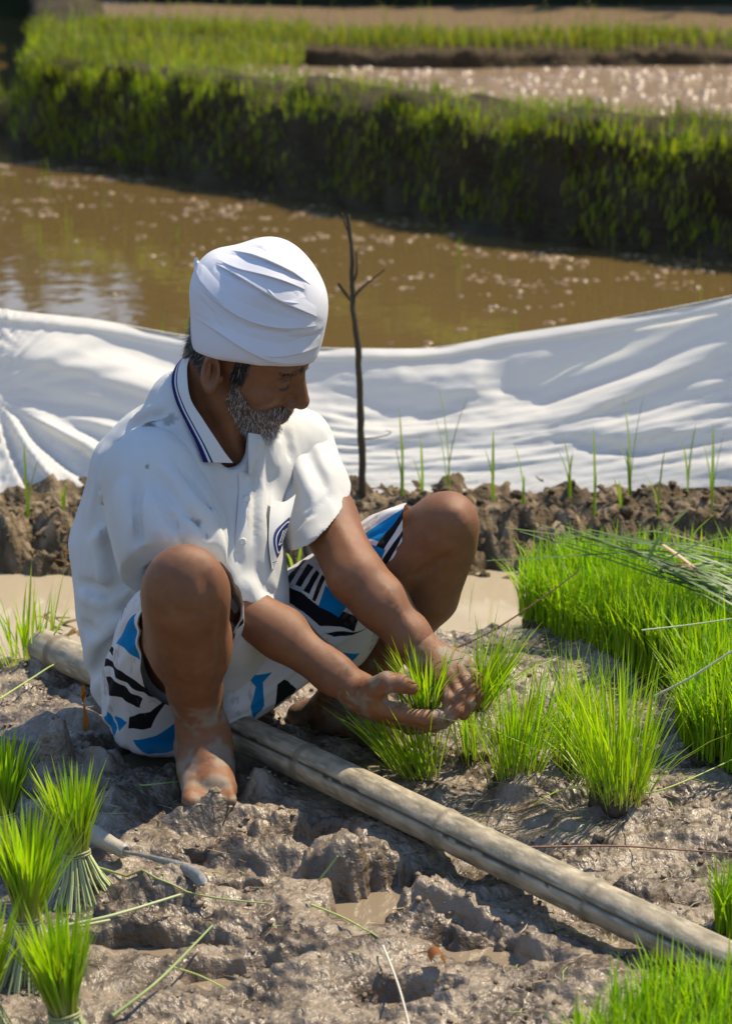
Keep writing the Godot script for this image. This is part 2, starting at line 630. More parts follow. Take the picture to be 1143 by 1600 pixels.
func build_ground() -> void:
	var g := Geo.new()
	var soil := Geo.new()
	var ds := PackedFloat32Array()
	var d := 2.25
	while d < 5.6:
		ds.append(d)
		d += 0.0042 * d / 2.6 if d < 4.3 else 0.011
	for band in 2:
		var rows := []
		var cols := []
		for dd in ds:
			if (band == 0) != (dd < 4.52) and absf(dd - 4.52) > 0.012:
				continue
			var row := PackedVector3Array()
			var col := PackedColorArray()
			var half := 0.20 * dd + 0.12
			var count := 270 if band == 0 else 200
			for i in count + 1:
				var x := lerpf(-half, half, float(i) / count)
				row.append(Vector3(x, ground_height(x, dd), -dd))
				var a := n_mid.get_noise_2d(x * 0.5 + 9.0, dd * 0.5)
				var b := n_small.get_noise_2d(x * 0.8, dd * 0.8 + 11.0)
				if band == 0:
					col.append(Color(0.242, 0.187, 0.130).lerp(Color(0.098, 0.070, 0.047), clampf(0.35 + 1.5 * a + 0.6 * b, 0.0, 1.0)))
				else:
					var dry := clampf(b * 1.6 + a, 0.0, 1.0)
					col.append(Color(0.105, 0.075, 0.045).lerp(Color(0.33, 0.25, 0.16), dry))
			rows.append(row)
			cols.append(col)
		(g if band == 0 else soil).grid(rows, cols)
	for geo in [g, soil]:
		fix_up(geo)
	structure("mud_ground", g.mesh(), M.mud)
	structure("earth_bund", soil.mesh(), M.soil)
	flat("ground", PackedVector2Array([Vector2(-150, 30), Vector2(150, 30), Vector2(150, -300), Vector2(-150, -300)]), -0.2, M.bank_earth)
	flat("puddle_water", PackedVector2Array([Vector2(-0.9, -2.3), Vector2(0.9, -2.3), Vector2(0.95, -4.0), Vector2(-0.95, -4.0)]), -0.034, M.puddle)
	flat("channel_water", PackedVector2Array([Vector2(-1.6, -3.9), Vector2(1.6, -4.1), Vector2(1.6, -4.95), Vector2(-1.6, -4.95)]), -0.052, M.channel_water)
	# crumbs and clods lying loose on the mud
	var lump := Geo.new()
	var ball := SphereMesh.new()
	ball.radial_segments = 7
	ball.rings = 4
	var arrays := ball.get_mesh_arrays()
	var bv: PackedVector3Array = arrays[Mesh.ARRAY_VERTEX]
	for i in bv.size():
		var p := bv[i] * 2.0
		lump.put(bv[i] * (1.0 + 0.6 * n_soft.get_noise_3d(p.x * 0.6, p.y * 0.6, p.z * 0.6)), bv[i].normalized())
	lump.idx = arrays[Mesh.ARRAY_INDEX]
	var spots := []
	for k in 3200:
		var dd := sqrt(rng.randf_range(2.4 * 2.4, 5.0 * 5.0))
		var x := rng.randf_range(-1, 1) * (0.17 * dd)
		if n_soft.get_noise_2d(x * 2.2 + 7.0, dd * 2.2) < -0.1 and dd < 4.6:
			continue
		var h := ground_height(x, dd)
		if h < -0.03:
			continue
		var s := rng.randf_range(0.003, 0.010) * (1.9 if rng.randf() < 0.08 else 1.0) * (1.7 if dd > 4.6 else 1.0)
		var t := Transform3D(Basis.from_euler(Vector3(rng.randf() * 6, rng.randf() * 6, rng.randf() * 6)).scaled(Vector3(s, s * 0.7, s)), Vector3(x, h + s * 0.12, -dd))
		var br := rng.randf_range(0.7, 1.25)
		spots.append([t, Color(0.26 * br, 0.20 * br, 0.145 * br) if dd < 4.6 else Color(0.13 * br, 0.095 * br, 0.06 * br)])
	copies("mud_clods", lump.mesh(), M.soil, spots)
	# bits of straw and root trodden into it
	var fibre := Geo.new()
	fibre.tube(PackedVector3Array([Vector3(-0.5, 0, 0), Vector3(-0.1, 0.04, 0.08), Vector3(0.5, 0, -0.06)]), PackedFloat32Array([0.02, 0.028, 0.012]), Color.WHITE, 4)
	var bits := []
	for k in 1100:
		var dd := sqrt(rng.randf_range(2.4 * 2.4, 4.9 * 4.9))
		var x := rng.randf_range(-1, 1) * (0.17 * dd)
		var h := ground_height(x, dd)
		if h < -0.03 or n_big.get_noise_2d(x * 0.5 + 3.0, dd * 0.5) < -0.15:
			continue
		var l := rng.randf_range(0.008, 0.040)
		var pale := rng.randf()
		var colr := Color(0.16, 0.10, 0.055).lerp(Color(0.46, 0.38, 0.23), pale * pale) if rng.randf() < 0.86 else Color(0.28, 0.36, 0.08)
		bits.append([Transform3D(Basis.from_euler(Vector3(rng.randf_range(-0.2, 0.2), rng.randf() * TAU, rng.randf_range(-0.25, 0.25))).scaled_local(Vector3(l, 0.03, 0.03)), Vector3(x, h + 0.0012, -dd)), colr])
	copies("straw_bits", fibre.mesh(), M.debris, bits)


func fix_up(g: Geo) -> void:
	for i in g.n.size():
		if g.n[i].y < 0.0:
			g.n[i] = -g.n[i]
	var old := g.idx
	g.idx = PackedInt32Array()
	for i in range(0, old.size(), 3):
		g.tri(old[i], old[i + 1], old[i + 2])


func orient(g: Geo, toward: Vector3) -> void:
	var s := 0.0
	for m in g.n:
		s += m.dot(toward)
	if s < 0.0:
		for i in g.n.size():
			g.n[i] = -g.n[i]
	var old := g.idx
	g.idx = PackedInt32Array()
	for i in range(0, old.size(), 3):
		g.tri(old[i], old[i + 1], old[i + 2])


func flat(called: String, outline: PackedVector2Array, y: float, material: Material) -> void:
	var g := Geo.new()
	for p in outline:
		g.put(Vector3(p.x, y, p.y), Vector3.UP)
	var t := Geometry2D.triangulate_polygon(outline)
	for i in range(0, t.size(), 3):
		g.tri(t[i], t[i + 1], t[i + 2])
	structure(called, g.mesh(), material)


func copies(called: String, mesh: Mesh, material: Material, spots: Array, parent: Node3D = null) -> MultiMeshInstance3D:
	var mm := MultiMesh.new()
	mm.transform_format = MultiMesh.TRANSFORM_3D
	mm.use_colors = true
	mm.mesh = mesh
	mm.instance_count = spots.size()
	for i in spots.size():
		mm.set_instance_transform(i, spots[i][0])
		mm.set_instance_color(i, spots[i][1])
	var o := MultiMeshInstance3D.new()
	o.multimesh = mm
	o.material_override = material
	o.set_meta("kind", "stuff")
	if parent:
		o.name = called
		parent.add_child(o, true)
		o.position = -parent.position
	else:
		o.name = numbered(called)
		add_child(o)
	return o


func blade_mesh(bend: float, width: float) -> ArrayMesh:
	var g := Geo.new()
	g.blade(Vector3.ZERO, Vector3.UP, Vector3.FORWARD, 1.0, width, bend, Color.WHITE, 4)
	for i in g.c.size():
		g.c[i] = Color.WHITE
	return g.mesh()


func tuft_spot(p: Vector3, length: float, thick: float, lean: float) -> Transform3D:
	var b := Basis(Vector3.UP, rng.randf() * TAU) * Basis(Vector3.RIGHT, lean)
	return Transform3D(b.scaled_local(Vector3(thick, length, length)), p)


# ================================================================ terraces beyond the paddy
const BANK_FOOT := [Vector3(-2.75, 0, -20.0), Vector3(-2.2, 0, -15.5), Vector3(-1.80, 0, -12.7), Vector3(-1.6481, 0, -11.3878), Vector3(-1.2376, 0, -10.8882), Vector3(-0.7618, 0, -10.3874), Vector3(0.0729, 0, -9.4387), Vector3(0.6603, 0, -8.7172), Vector3(1.2918, 0, -8.2923), Vector3(1.8972, 0, -7.9053), Vector3(3.4274, 0, -7.2263)]


func bank(called: String, foot: PackedVector3Array, profile: Array, color: Color, wobble: float) -> Array:
	var rows := []
	var cols := []
	for j in foot.size():
		var t := (foot[mini(j + 1, foot.size() - 1)] - foot[maxi(j - 1, 0)]).normalized()
		var back := Vector3(t.z, 0, -t.x)     # away from the water
		back = -back if back.z > 0.0 and absf(t.x) > 0.5 else back
		if absf(t.x) <= 0.5:
			back = Vector3(absf(t.z), 0, -t.x).normalized()
		var row := PackedVector3Array()
		var col := PackedColorArray()
		for k in profile.size() * 3 - 2:
			var a: Vector2 = profile[k / 3]
			var b: Vector2 = profile[mini(k / 3 + 1, profile.size() - 1)]
			var q := a.lerp(b, (k % 3) / 3.0)
			var p := foot[j] + back * q.x + Vector3.UP * q.y
			var w := n_big.get_noise_3dv(p * 0.5) * wobble + n_mid.get_noise_3dv(p * 0.5) * wobble * 0.5
			p += (back * -0.7 + Vector3.UP * 0.5) * w
			row.append(p)
			col.append(color * (1.0 + 0.5 * n_mid.get_noise_3dv(p * 0.4)))
		rows.append(row)
		cols.append(col)
	var g := Geo.new()
	g.grid(rows, cols)
	orient(g, Vector3(0, 1, 0.6))
	structure(called, g.mesh(), M.soil)
	return rows


func build_terraces() -> void:
	flat("paddy_water", PackedVector2Array([Vector2(-14, -5.3), Vector2(14, -5.3), Vector2(14, -26), Vector2(-14, -26)]), 0.0, M.paddy_water)
	var foot := curve_points(BANK_FOOT, 150)
	var rows := bank("terrace_bank", foot, [Vector2(-0.05, -0.1), Vector2(0.0, 0.02), Vector2(0.04, 0.2), Vector2(0.05, 0.37), Vector2(0.13, 0.44), Vector2(0.34, 0.45), Vector2(0.5, 0.40), Vector2(0.62, 0.30)], Color(0.055, 0.043, 0.024), 0.10)
	# the water of the terrace above
	var outline := PackedVector2Array()
	for i in range(0, 150, 5):
		var p: Vector3 = rows[i][rows[i].size() - 5]
		outline.append(Vector2(p.x, p.z))
	outline.append(Vector2(12, -4))
	outline.append(Vector2(14, -19))
	flat("terrace_water", outline, 0.375, M.upper_water)
	var second := curve_points([Vector3(-1.6, 0.37, -12.6), Vector3(-0.9, 0.37, -12.3), Vector3(0.0894, 0.37, -11.7575), Vector3(1.0361, 0.37, -11.8286), Vector3(1.8132, 0.37, -11.9005), Vector3(4.2656, 0.37, -12.0469)], 80)
	var rows2 := bank("terrace_bund", second, [Vector2(-0.03, -0.06), Vector2(0.0, 0.0), Vector2(0.03, 0.075), Vector2(0.3, 0.10), Vector2(0.9, 0.08), Vector2(1.1, -0.03)], Color(0.075, 0.052, 0.028), 0.05)
	var low := curve_points([Vector3(-4.5, 0, -12.4), Vector3(-3.0, 0, -12.35), Vector3(-2.2, 0, -12.25), Vector3(-1.6, 0, -12.1)], 40)
	var rows3 := bank("low_bund", low, [Vector2(-0.03, -0.06), Vector2(0.0, 0.0), Vector2(0.05, 0.12), Vector2(0.2, 0.16), Vector2(0.45, 0.10), Vector2(0.55, -0.06)], Color(0.06, 0.046, 0.024), 0.06)
	var far_side := curve_points([Vector3(-9, 0, -23), Vector3(-3, 0.2, -21), Vector3(-1.5, 0.37, -17.0), Vector3(3, 0.37, -16.6), Vector3(9, 0.37, -16.4)], 60)
	bank("field_edge", far_side, [Vector2(-0.05, -0.3), Vector2(0.0, 0.0), Vector2(0.1, 0.3), Vector2(0.6, 0.5), Vector2(6.0, 0.7)], Color(0.02, 0.028, 0.012), 0.15)
	# grass
	var kinds := [blade_mesh(0.25, 0.09), blade_mesh(0.55, 0.09)]
	var spots := [[], []]
	for k in 17000:
		var j := rng.randi_range(20, 125)
		var row: PackedVector3Array = rows[j]
		var crest := rng.randf() < 0.58
		var i := rng.randi_range(8, 17) if crest else rng.randi_range(3, 10)
		var p := row[i].lerp(rows[j + 1][mini(i + 1, row.size() - 1)], rng.randf())
		var l := rng.randf_range(0.02, 0.075) if crest else rng.randf_range(0.03, 0.10)
		if not crest and n_big.get_noise_3dv(p * 0.8 + Vector3(4, 0, 0)) < rng.randf_range(-0.5, 0.05):
			continue
		if crest and n_big.get_noise_3dv(p * 0.6) < rng.randf_range(-0.5, 0.15):
			continue
		var tone := rng.randf_range(0.5, 1.3) * (1.0 + 0.6 * n_soft.get_noise_3dv(p * 0.7))
		var yellow := rng.randf()
		var col := Color(0.20 + 0.16 * yellow, 0.31 + 0.04 * yellow, 0.035) * tone
		var t := tuft_spot(p, l, l * 0.8, rng.randf_range(0.1, 0.8))
		if not crest:
			t.basis = Basis(Vector3(1, 0, 0), 0.6) * t.basis
		spots[k % 2].append([t, col])
	for k in 6200:
		var j := rng.randi_range(0, 77)
		var row: PackedVector3Array = rows2[j]
		var p: Vector3 = row[rng.randi_range(6, 13)].lerp(rows2[j + 1][9], rng.randf())
		var yellow := rng.randf()
		spots[k % 2].append([tuft_spot(p, rng.randf_range(0.04, 0.11) * (2.2 if rng.randf() < 0.03 else 1.0), 0.075, rng.randf_range(0.05, 0.6)), Color(0.22 + 0.14 * yellow, 0.30, 0.045) * rng.randf_range(0.6, 1.2)])
	# the broad grassy corner of the bank
	for k in 4200:
		var p := Vector3(rng.randf_range(-2.0, -0.3), 0.42, rng.randf_range(-13.6, -11.0))
		if p.x < p.z * 0.137 or p.z > -11.45 + (p.x + 1.7) * 0.95:
			continue
		var yellow := rng.randf()
		spots[k % 2].append([tuft_spot(p, rng.randf_range(0.05, 0.13) * (2.0 if rng.randf() < 0.03 else 1.0), 0.08, rng.randf_range(0.05, 0.6)), Color(0.20 + 0.14 * yellow, 0.30, 0.04) * rng.randf_range(0.6, 1.2)])
	for k in 900:
		var j := rng.randi_range(0, 37)
		var p: Vector3 = rows3[j][rng.randi_range(4, 12)]
		spots[k % 2].append([tuft_spot(p, rng.randf_range(0.05, 0.13), 0.08, rng.randf_range(0.1, 0.7)), Color(0.22, 0.29, 0.04) * rng.randf_range(0.6, 1.2)])
	for k in 2:
		copies("bank_grass", kinds[k], M.blade, spots[k])
	# floating scum, stubble and sprouts on the paddy
	var chip := Geo.new()
	var around := []
	for k in 7:
		var a := TAU * k / 7.0
		around.append(Vector3(cos(a), 0, sin(a) * 0.7) * (0.8 + 0.35 * sin(k * 2.3)))
	var top := chip.put(Vector3(0, 0.25, 0), Vector3.UP)
	for k in 7:
		chip.put(around[k], (around[k].normalized() + Vector3.UP * 1.2).normalized())
	for k in 7:
		chip.tri(top, top + 1 + k, top + 1 + (k + 1) % 7)
	var bits := []
	for k in 3400:
		var at := foot[rng.randi_range(45, 120)]
		var off := rng.randf() * rng.randf() * 2.2
		var p := at + Vector3(-0.35, 0, 0.94) * (0.05 + off) + Vector3(rng.randf_range(-0.3, 0.3), 0, 0)
		if n_soft.get_noise_2d(p.x * 1.1, p.z * 1.8) < 0.08 + off * 0.14 or p.z > -5.7:
			continue
		var s := rng.randf_range(0.006, 0.022)
		var br := rng.randf_range(0.6, 1.3)
		bits.append([Transform3D(Basis(Vector3.UP, rng.randf() * TAU).scaled(Vector3(s, s * rng.randf_range(0.5, 1.5), s)), Vector3(p.x, 0.0015, p.z)), Color(0.21, 0.135, 0.07) * br])
	copies("floating_debris", chip.mesh(), M.wet_lump, bits)
	var wet := []
	for k in 1500:
		var p := Vector3(rng.randf_range(-0.6, 2.2), 0.375, -rng.randf_range(9.6, 12.2))
		if p.z > -10.55 + p.x * 0.95 or n_soft.get_noise_2d(p.x * 0.8, p.z * 2.0) < 0.0:
			continue
		var s := rng.randf_range(0.012, 0.04)
		wet.append([Transform3D(Basis(Vector3.UP, rng.randf() * TAU).scaled(Vector3(s, s * rng.randf_range(0.8, 1.8), s)), p), Color(0.24, 0.17, 0.12) * rng.randf_range(0.7, 1.3)])
	copies("wet_mud_lumps", chip.mesh(), M.wet_lump, wet)
	var sprouts := []
	for k in 46:
		var p := Vector3(rng.randf_range(-1.7, 1.4), 0.0, -rng.randf_range(6.2, 10.5))
		for b in rng.randi_range(1, 3):
			sprouts.append([tuft_spot(p + Vector3(rng.randf_range(-0.02, 0.02), -0.01, 0), rng.randf_range(0.06, 0.16), 0.06, rng.randf_range(0.0, 0.4)), Color(0.22, 0.27, 0.04)])
	copies("paddy_sprouts", kinds[0], M.blade, sprouts)


func build_far_trees() -> void:
	var crown := Geo.new()
	for k in 2200:
		var a := rng.randf() * TAU
		var e := acos(rng.randf_range(-1, 1))
		var r := pow(rng.randf(), 0.33)
		var p := Vector3(sin(e) * cos(a), cos(e), sin(e) * sin(a)) * r
		p *= 0.82 + 0.45 * n_soft.get_noise_3dv(p.normalized() * 0.9)
		var up := Vector3(rng.randf_range(-1, 1), rng.randf_range(-0.6, 1), rng.randf_range(-1, 1)).normalized()
		var side := up.cross(Vector3(rng.randf_range(-1, 1), 0.3, rng.randf_range(-1, 1))).normalized()
		crown.blade(p, up, side, rng.randf_range(0.18, 0.34), 0.14, 0.4, Color(0.035, 0.06, 0.018) * rng.randf_range(0.5, 1.3), 2)
	var crown_mesh := crown.mesh()
	var spots := [[-8.0, 24.5, 2.6, 2.0], [-6.2, 23.8, 2.6, 2.0], [-4.8, 24.0, 2.45, 1.9], [-3.3, 23.2, 2.35, 1.6], [-0.85, 20.5, 3.4, 1.35], [0.2, 19.0, 2.8, 1.7], [1.6, 18.6, 2.8, 1.9], [3.4, 18.4, 2.6, 2.0], [5.2, 18.2, 2.9, 2.0], [7.4, 18.0, 2.8, 2.2], [0.6, 21.5, 4.2, 2.6], [4.2, 21.5, 4.6, 2.8], [-0.1, 22.5, 3.6, 1.8], [8.6, 21.0, 4.4, 2.8]]
	var words := ["low", "small", "round", "short", "leaning", "dense", "broad", "dark", "wide", "bulky", "tall", "tallest", "slender", "outermost"]
	for i in spots.size():
		var s: Array = spots[i]
		var base := Vector3(s[0], 0.45 if s[0] > -2.0 else 0.05, -s[1])
		var t := thing("tree", "%s dark green tree %s beyond the last field" % [words[i], "second row" if i > 9 else "number %d from the left" % (i + 1)], "tree", base, "trees beyond the fields")
		var g := Geo.new()
		var p := curve_points([base + Vector3(0, -0.3, 0), base + Vector3(0.06, s[2] * 0.4, 0), base + Vector3(0, s[2] * 0.9, 0.05)], 6)
		g.tube(p, tapered(6, 0.11, 0.05), Color(0.06, 0.05, 0.04), 8)
		part("trunk", g.mesh(), M.bark, t)
		var o := part("crown", crown_mesh, M.crown_leaf, t)
		o.position = Vector3(0, s[2] * 0.52 + 0.1, 0)
		o.scale = Vector3(s[3], s[2] * 0.62, s[3])
		o.rotation.y = i * 1.7


# ================================================================ the white sheet
const SHEET_TOP := [Vector3(-1.45, 0.52, -5.22), Vector3(-0.9834, 0.4575, -5.2), Vector3(-0.8208, 0.4081, -5.24), Vector3(-0.6107, 0.3756, -5.28), Vector3(-0.3956, 0.3332, -5.3), Vector3(-0.1772, 0.311, -5.3), Vector3(-0.0022, 0.305, -5.3), Vector3(0.1583, 0.308, -5.3), Vector3(0.3322, 0.3412, -5.29), Vector3(0.5473, 0.379, -5.27), Vector3(0.8164, 0.4423, -5.22), Vector3(1.0298, 0.5041, -5.18), Vector3(1.5, 0.62, -5.15)]
const SHEET_FOOT := [Vector3(-1.45, 0.04, -5.0), Vector3(-0.9672, 0.0285, -4.99), Vector3(-0.8009, 0.0258, -5), Vector3(-0.5908, 0.0229, -5), Vector3(-0.3805, 0.0258, -5), Vector3(-0.1703, 0.0258, -5), Vector3(-0.0021, 0.0331, -5), Vector3(0.152, 0.036, -5), Vector3(0.32, 0.0403, -5), Vector3(0.5287, 0.0532, -4.99), Vector3(0.7962, 0.0674, -4.98), Vector3(1.0125, 0.0773, -4.97), Vector3(1.5, 0.05, -4.97)]
# creases over the sheet: points as (share of the width, share of the height from the top), half width, height; the rims are sharper above than below
const CREASES := [
	[[0.235, 0.36, 0.32, 0.55, 0.40, 0.72], 0.020, -0.012], [[0.235, 0.38, 0.28, 0.65, 0.33, 0.95], 0.016, -0.014], [[0.232, 0.40, 0.25, 0.70, 0.27, 1.0], 0.014, -0.012], [[0.235, 0.35, 0.34, 0.45, 0.46, 0.52], 0.018, -0.010],
	[[0.235, 0.33, 0.31, 0.62, 0.36, 0.86], 0.016, 0.012], [[0.235, 0.38, 0.265, 0.68, 0.30, 1.0], 0.015, 0.012], [[0.235, 0.36, 0.36, 0.52, 0.47, 0.60], 0.02, 0.012], [[0.20, 0.12, 0.33, 0.22, 0.46, 0.36], 0.030, 0.022], [[0.20, 0.20, 0.33, 0.34, 0.45, 0.45], 0.022, 0.012],
	[[0.24, 0.10, 0.36, 0.14, 0.47, 0.20], 0.03, -0.020], [[0.45, 0.10, 0.54, 0.14, 0.63, 0.22, 0.66, 0.26], 0.032, 0.026], [[0.46, 0.30, 0.55, 0.34, 0.62, 0.36], 0.045, -0.026], [[0.48, 0.46, 0.58, 0.48, 0.68, 0.50], 0.030, 0.018],
	[[0.60, 0.12, 0.70, 0.14, 0.80, 0.06], 0.028, 0.02], [[0.62, 0.26, 0.70, 0.30, 0.78, 0.20, 0.84, 0.10], 0.040, -0.030], [[0.66, 0.44, 0.74, 0.40, 0.81, 0.24, 0.86, 0.10], 0.028, 0.024], [[0.70, 0.50, 0.76, 0.62, 0.84, 0.62], 0.024, 0.022], [[0.72, 0.64, 0.78, 0.72, 0.86, 0.66], 0.022, -0.016],
	[[0.50, 0.66, 0.60, 0.72, 0.70, 0.70], 0.020, 0.008], [[0.78, 0.82, 0.84, 0.80, 0.88, 0.76], 0.018, -0.014], [[0.80, 0.90, 0.85, 0.88, 0.88, 0.86], 0.016, 0.014]]


func build_sheet() -> void:
	var w := 260
	var h := 76
	var top := curve_points(SHEET_TOP, w)
	var low := curve_points(SHEET_FOOT, w)
	var rows := []
	var cols := []
	var aspect := 0.10          # the sheet is about ten times as long as high
	for j in h:
		var row := PackedVector3Array()
		var col := PackedColorArray()
		var t := float(j) / (h - 1)
		for i in w:
			var s := float(i) / (w - 1)
			var p := top[i].lerp(low[i], t)
			# the sheet hangs slack: steep under its rope, flatter towards the foot
			p.y -= 0.055 * sin(PI * pow(t, 0.8)) * (0.7 + 0.2 * n_soft.get_noise_2d(s * 2.0, 4.0))
			var lift := 0.0
			for f in CREASES:
				var pts: Array = f[0]
				var best := 1e9
				var along := 0.0
				var below := 0.0
				for k in range(0, pts.size() - 2, 2):
					var shift := 0.07 if pts[0] < 0.24 else 0.0
					var a := Vector2(pts[k] - shift, pts[k + 1] * aspect)
					var b := Vector2(pts[k + 2] - shift, pts[k + 3] * aspect)
					var q := Vector2(s, t * aspect)
					var m := clampf((q - a).dot(b - a) / (b - a).length_squared(), 0.0, 1.0)
					var e := q - a - (b - a) * m
					if e.length_squared() < best:
						best = e.length_squared()
						along = (k * 0.5 + m) / (pts.size() * 0.5 - 1)
						below = e.y
				var half: float = f[1] * 0.42 * (1.0 - 0.5 * clampf(below / (f[1] * 0.2), 0.0, 1.0))
				if best < half * half * 14.0:
					lift += f[2] * (1.7 if pts[0] < 0.24 else 1.0) * exp(-best / (half * half)) * minf(1.0, minf(along, 1.0 - along) * 3.0)
			# fine drawn creases: fanned from the left tie, long and slack towards the right
			var fan := Vector2(s - 0.155, (t - 0.36) * aspect)
			var reach := clampf(1.0 - fan.length() / 0.24, 0.0, 1.0) * smoothstep(0.0, 0.03, fan.length())
			lift += reach * (0.020 * absf(n_soft.get_noise_1d(fan.angle() * 1.7)) + 0.008 * n_soft.get_noise_1d(fan.angle() * 3.6 + 5.0))
			var slack := t + 2.6 * (s - 0.58) * (s - 0.58)
			lift += (1.0 - reach) * smoothstep(0.30, 0.45, s) * (0.012 * absf(n_big.get_noise_2d(s * 0.9, slack * 1.5)) + 0.007 * n_mid.get_noise_2d(s * 0.45, slack * 0.9)) * sin(PI * clampf(t, 0.05, 0.95))
			lift += 0.0025 * n_big.get_noise_2d(s * 2.4, t * 0.5) + 0.0016 * n_mid.get_noise_2d(s * 2.0, t * 0.9)
			p += Vector3(0, 0.55, 0.83) * lift * 0.8
			# rolled upper hem over its rope
			if t < 0.05:
				p += Vector3(0, 0.0, 1.0) * 0.012 * sin(t / 0.05 * PI)
			row.append(p)
			var dirt := clampf((t - 0.55) * 1.2 + 0.5 * n_big.get_noise_2d(s * 6.0, t * 3.0), 0.0, 1.0) * clampf(n_mid.get_noise_2d(s * 14.0, t * 2.0) * 2.0 + 0.2, 0.0, 1.0)
			col.append(Color(0.86, 0.855, 0.83).lerp(Color(0.50, 0.44, 0.36), dirt * 0.55))
		rows.append(row)
		cols.append(col)
	var g := Geo.new()
	g.grid(rows, cols)
	orient(g, Vector3(0, 1, 1))
	var o := thing("plastic_sheet", "long white plastic sheet stretched low along the earth bund behind the man", "plastic sheet", Vector3(0, 0.05, -5.0))
	part("sheet", g.mesh(), M.sheet, o)
	var rope := Geo.new()
	rope.tube(curve_points(SHEET_TOP, 80), tapered(80, 0.003, 0.003), Color(0.5, 0.48, 0.42), 6)
	part("rope", rope.mesh(), M.bark, o)
	for x in [[-1.45, 0.54, -5.22], [1.5, 0.64, -5.15]]:
		var s := Geo.new()
		s.tube(PackedVector3Array([Vector3(x[0], -0.15, x[2]), Vector3(x[0], x[1], x[2])]), PackedFloat32Array([0.014, 0.012]), Color(0.16, 0.12, 0.08), 8)
		part("stake", s.mesh(), M.bark, o)


func build_stick() -> void:
	var base := Vector3(-0.0077, 0.053, -4.98)
	var o := thing("dead_stick", "thin dead branch standing upright in the bund before the white sheet", "stick", base)
	var bark := Color(0.085, 0.065, 0.042)
	var g := Geo.new()
	var p := curve_points([Vector3(-0.0063, 0.0241, -4.98), Vector3(-0.009, 0.1249, -4.98), Vector3(-0.0131, 0.2389, -4.98), Vector3(-0.0158, 0.3537, -4.97), Vector3(-0.0239, 0.4371, -4.97), Vector3(-0.0293, 0.5043, -4.98), Vector3(-0.0292, 0.5729, -4.98), Vector3(-0.0372, 0.6599, -4.99)], 40)
	var r := tapered(40, 0.0088, 0.0042)
	for i in 40:
		r[i] *= 1.0 + 0.16 * n_mid.get_noise_1d(i * 0.02)
		p[i].x += 0.003 * n_mid.get_noise_1d(i * 0.012 + 4.0)
	g.tube(p, r, bark, 10)
	part("stem", g.mesh(), M.bark, o)
	for b in [[[Vector3(-0.0266, 0.4749, -4.975), Vector3(-0.0401, 0.4896, -4.97), Vector3(-0.059, 0.5166, -4.965)], 0.0042, 0.0032], [[Vector3(-0.0252, 0.4887, -4.975), Vector3(-0.002, 0.5112, -4.98), Vector3(0.0401, 0.5433, -4.985)], 0.0040, 0.0014], [[Vector3(-0.0279, 0.5189, -4.975), Vector3(-0.0197, 0.5404, -4.97), Vector3(-0.0209, 0.5863, -4.965)], 0.0036, 0.0016], [[Vector3(-0.0359, 0.6239, -4.985), Vector3(-0.0439, 0.641, -4.98), Vector3(-0.0506, 0.6648, -4.975)], 0.0032, 0.0018], [[Vector3(-0.0104, 0.1735, -4.98), Vector3(0.0187, 0.1789, -4.97), Vector3(0.0449, 0.1858, -4.965), Vector3(0.0545, 0.1941, -4.96), Vector3(0.042, 0.1969, -4.96)], 0.0015, 0.0007]]:
		var t := Geo.new()
		t.tube(curve_points(b[0], 10), tapered(10, b[1], b[2]), bark, 7)
		part("twig", t.mesh(), M.bark, o)


func build_pole() -> void:
	var a := Vector3(-0.5789, 0.03, -4.0168)
	var b := Vector3(0.5777, 0.05, -2.5879)
	var n := 260
	var g := Geo.new()
	var rows := []
	var cols := []
	var axis := (b - a).normalized()
	var side := axis.cross(Vector3.UP).normalized()
	var up := side.cross(axis)
	var nodes := [0.03, 0.235, 0.42, 0.60, 0.765, 0.91]
	for j in n:
		var t := float(j) / (n - 1)
		var c := a.lerp(b, t) + up * 0.006 * sin(t * 5.0)
		var rad := lerpf(0.031, 0.0285, t)
		for k in nodes:
			rad += 0.0022 * exp(-pow((t - k) / 0.004, 2.0)) - 0.0010 * exp(-pow((t - k - 0.009) / 0.004, 2.0))
		var row := PackedVector3Array()
		var col := PackedColorArray()
		for k in 56:
			var th := TAU * k / 56.0
			# a long split runs down its southern side
			var off := wrapf(th - (0.42 + 0.12 * sin(t * 7.0) + 0.05 * n_mid.get_noise_1d(t * 3.0)), -PI, PI)
			var r := rad - 0.006 * exp(-pow(off / 0.075, 2.0)) * smoothstep(0.24, 0.27, t)
			row.append(c + (side * cos(th) + up * sin(th)) * r)
			var m := n_big.get_noise_3d(t * 5.0, cos(th) * 0.25, sin(th) * 0.25)
			var f := n_mid.get_noise_3d(t * 2.5, cos(th) * 0.35, sin(th) * 0.35)
			var base := Color(0.42, 0.345, 0.235).lerp(Color(0.25, 0.21, 0.140), clampf(0.5 + m * 1.6, 0.0, 1.0))
			base = base.lerp(Color(0.54, 0.48, 0.36), clampf(f * 1.6 - 0.2, 0.0, 0.8))
			if absf(off) < 0.07 and t > 0.25:
				base = Color(0.05, 0.04, 0.03)
			for q in nodes:
				if absf(t - q - 0.003) < 0.0022:
					base = Color(0.22, 0.18, 0.115)
			col.append(base)
		rows.append(row)
		cols.append(col)
	g.grid(rows, cols, true)
	outward(g, rows)
	for e in [0, n - 1]:
		var d := -axis if e == 0 else axis
		var mid := g.put(a if e == 0 else b, d, Color(0.25, 0.2, 0.12))
		for k in 56:
			g.put(rows[e][k], d, Color(0.25, 0.2, 0.12))
		for k in 56:
			g.tri(mid, mid + 1 + k, mid + 1 + (k + 1) % 56)
	var o := thing("bamboo_pole", "long weathered bamboo pole with a dark split lying across the mud", "pole", Vector3(a.x, 0, a.z))
	part("culm", g.mesh(), M.bamboo, o)


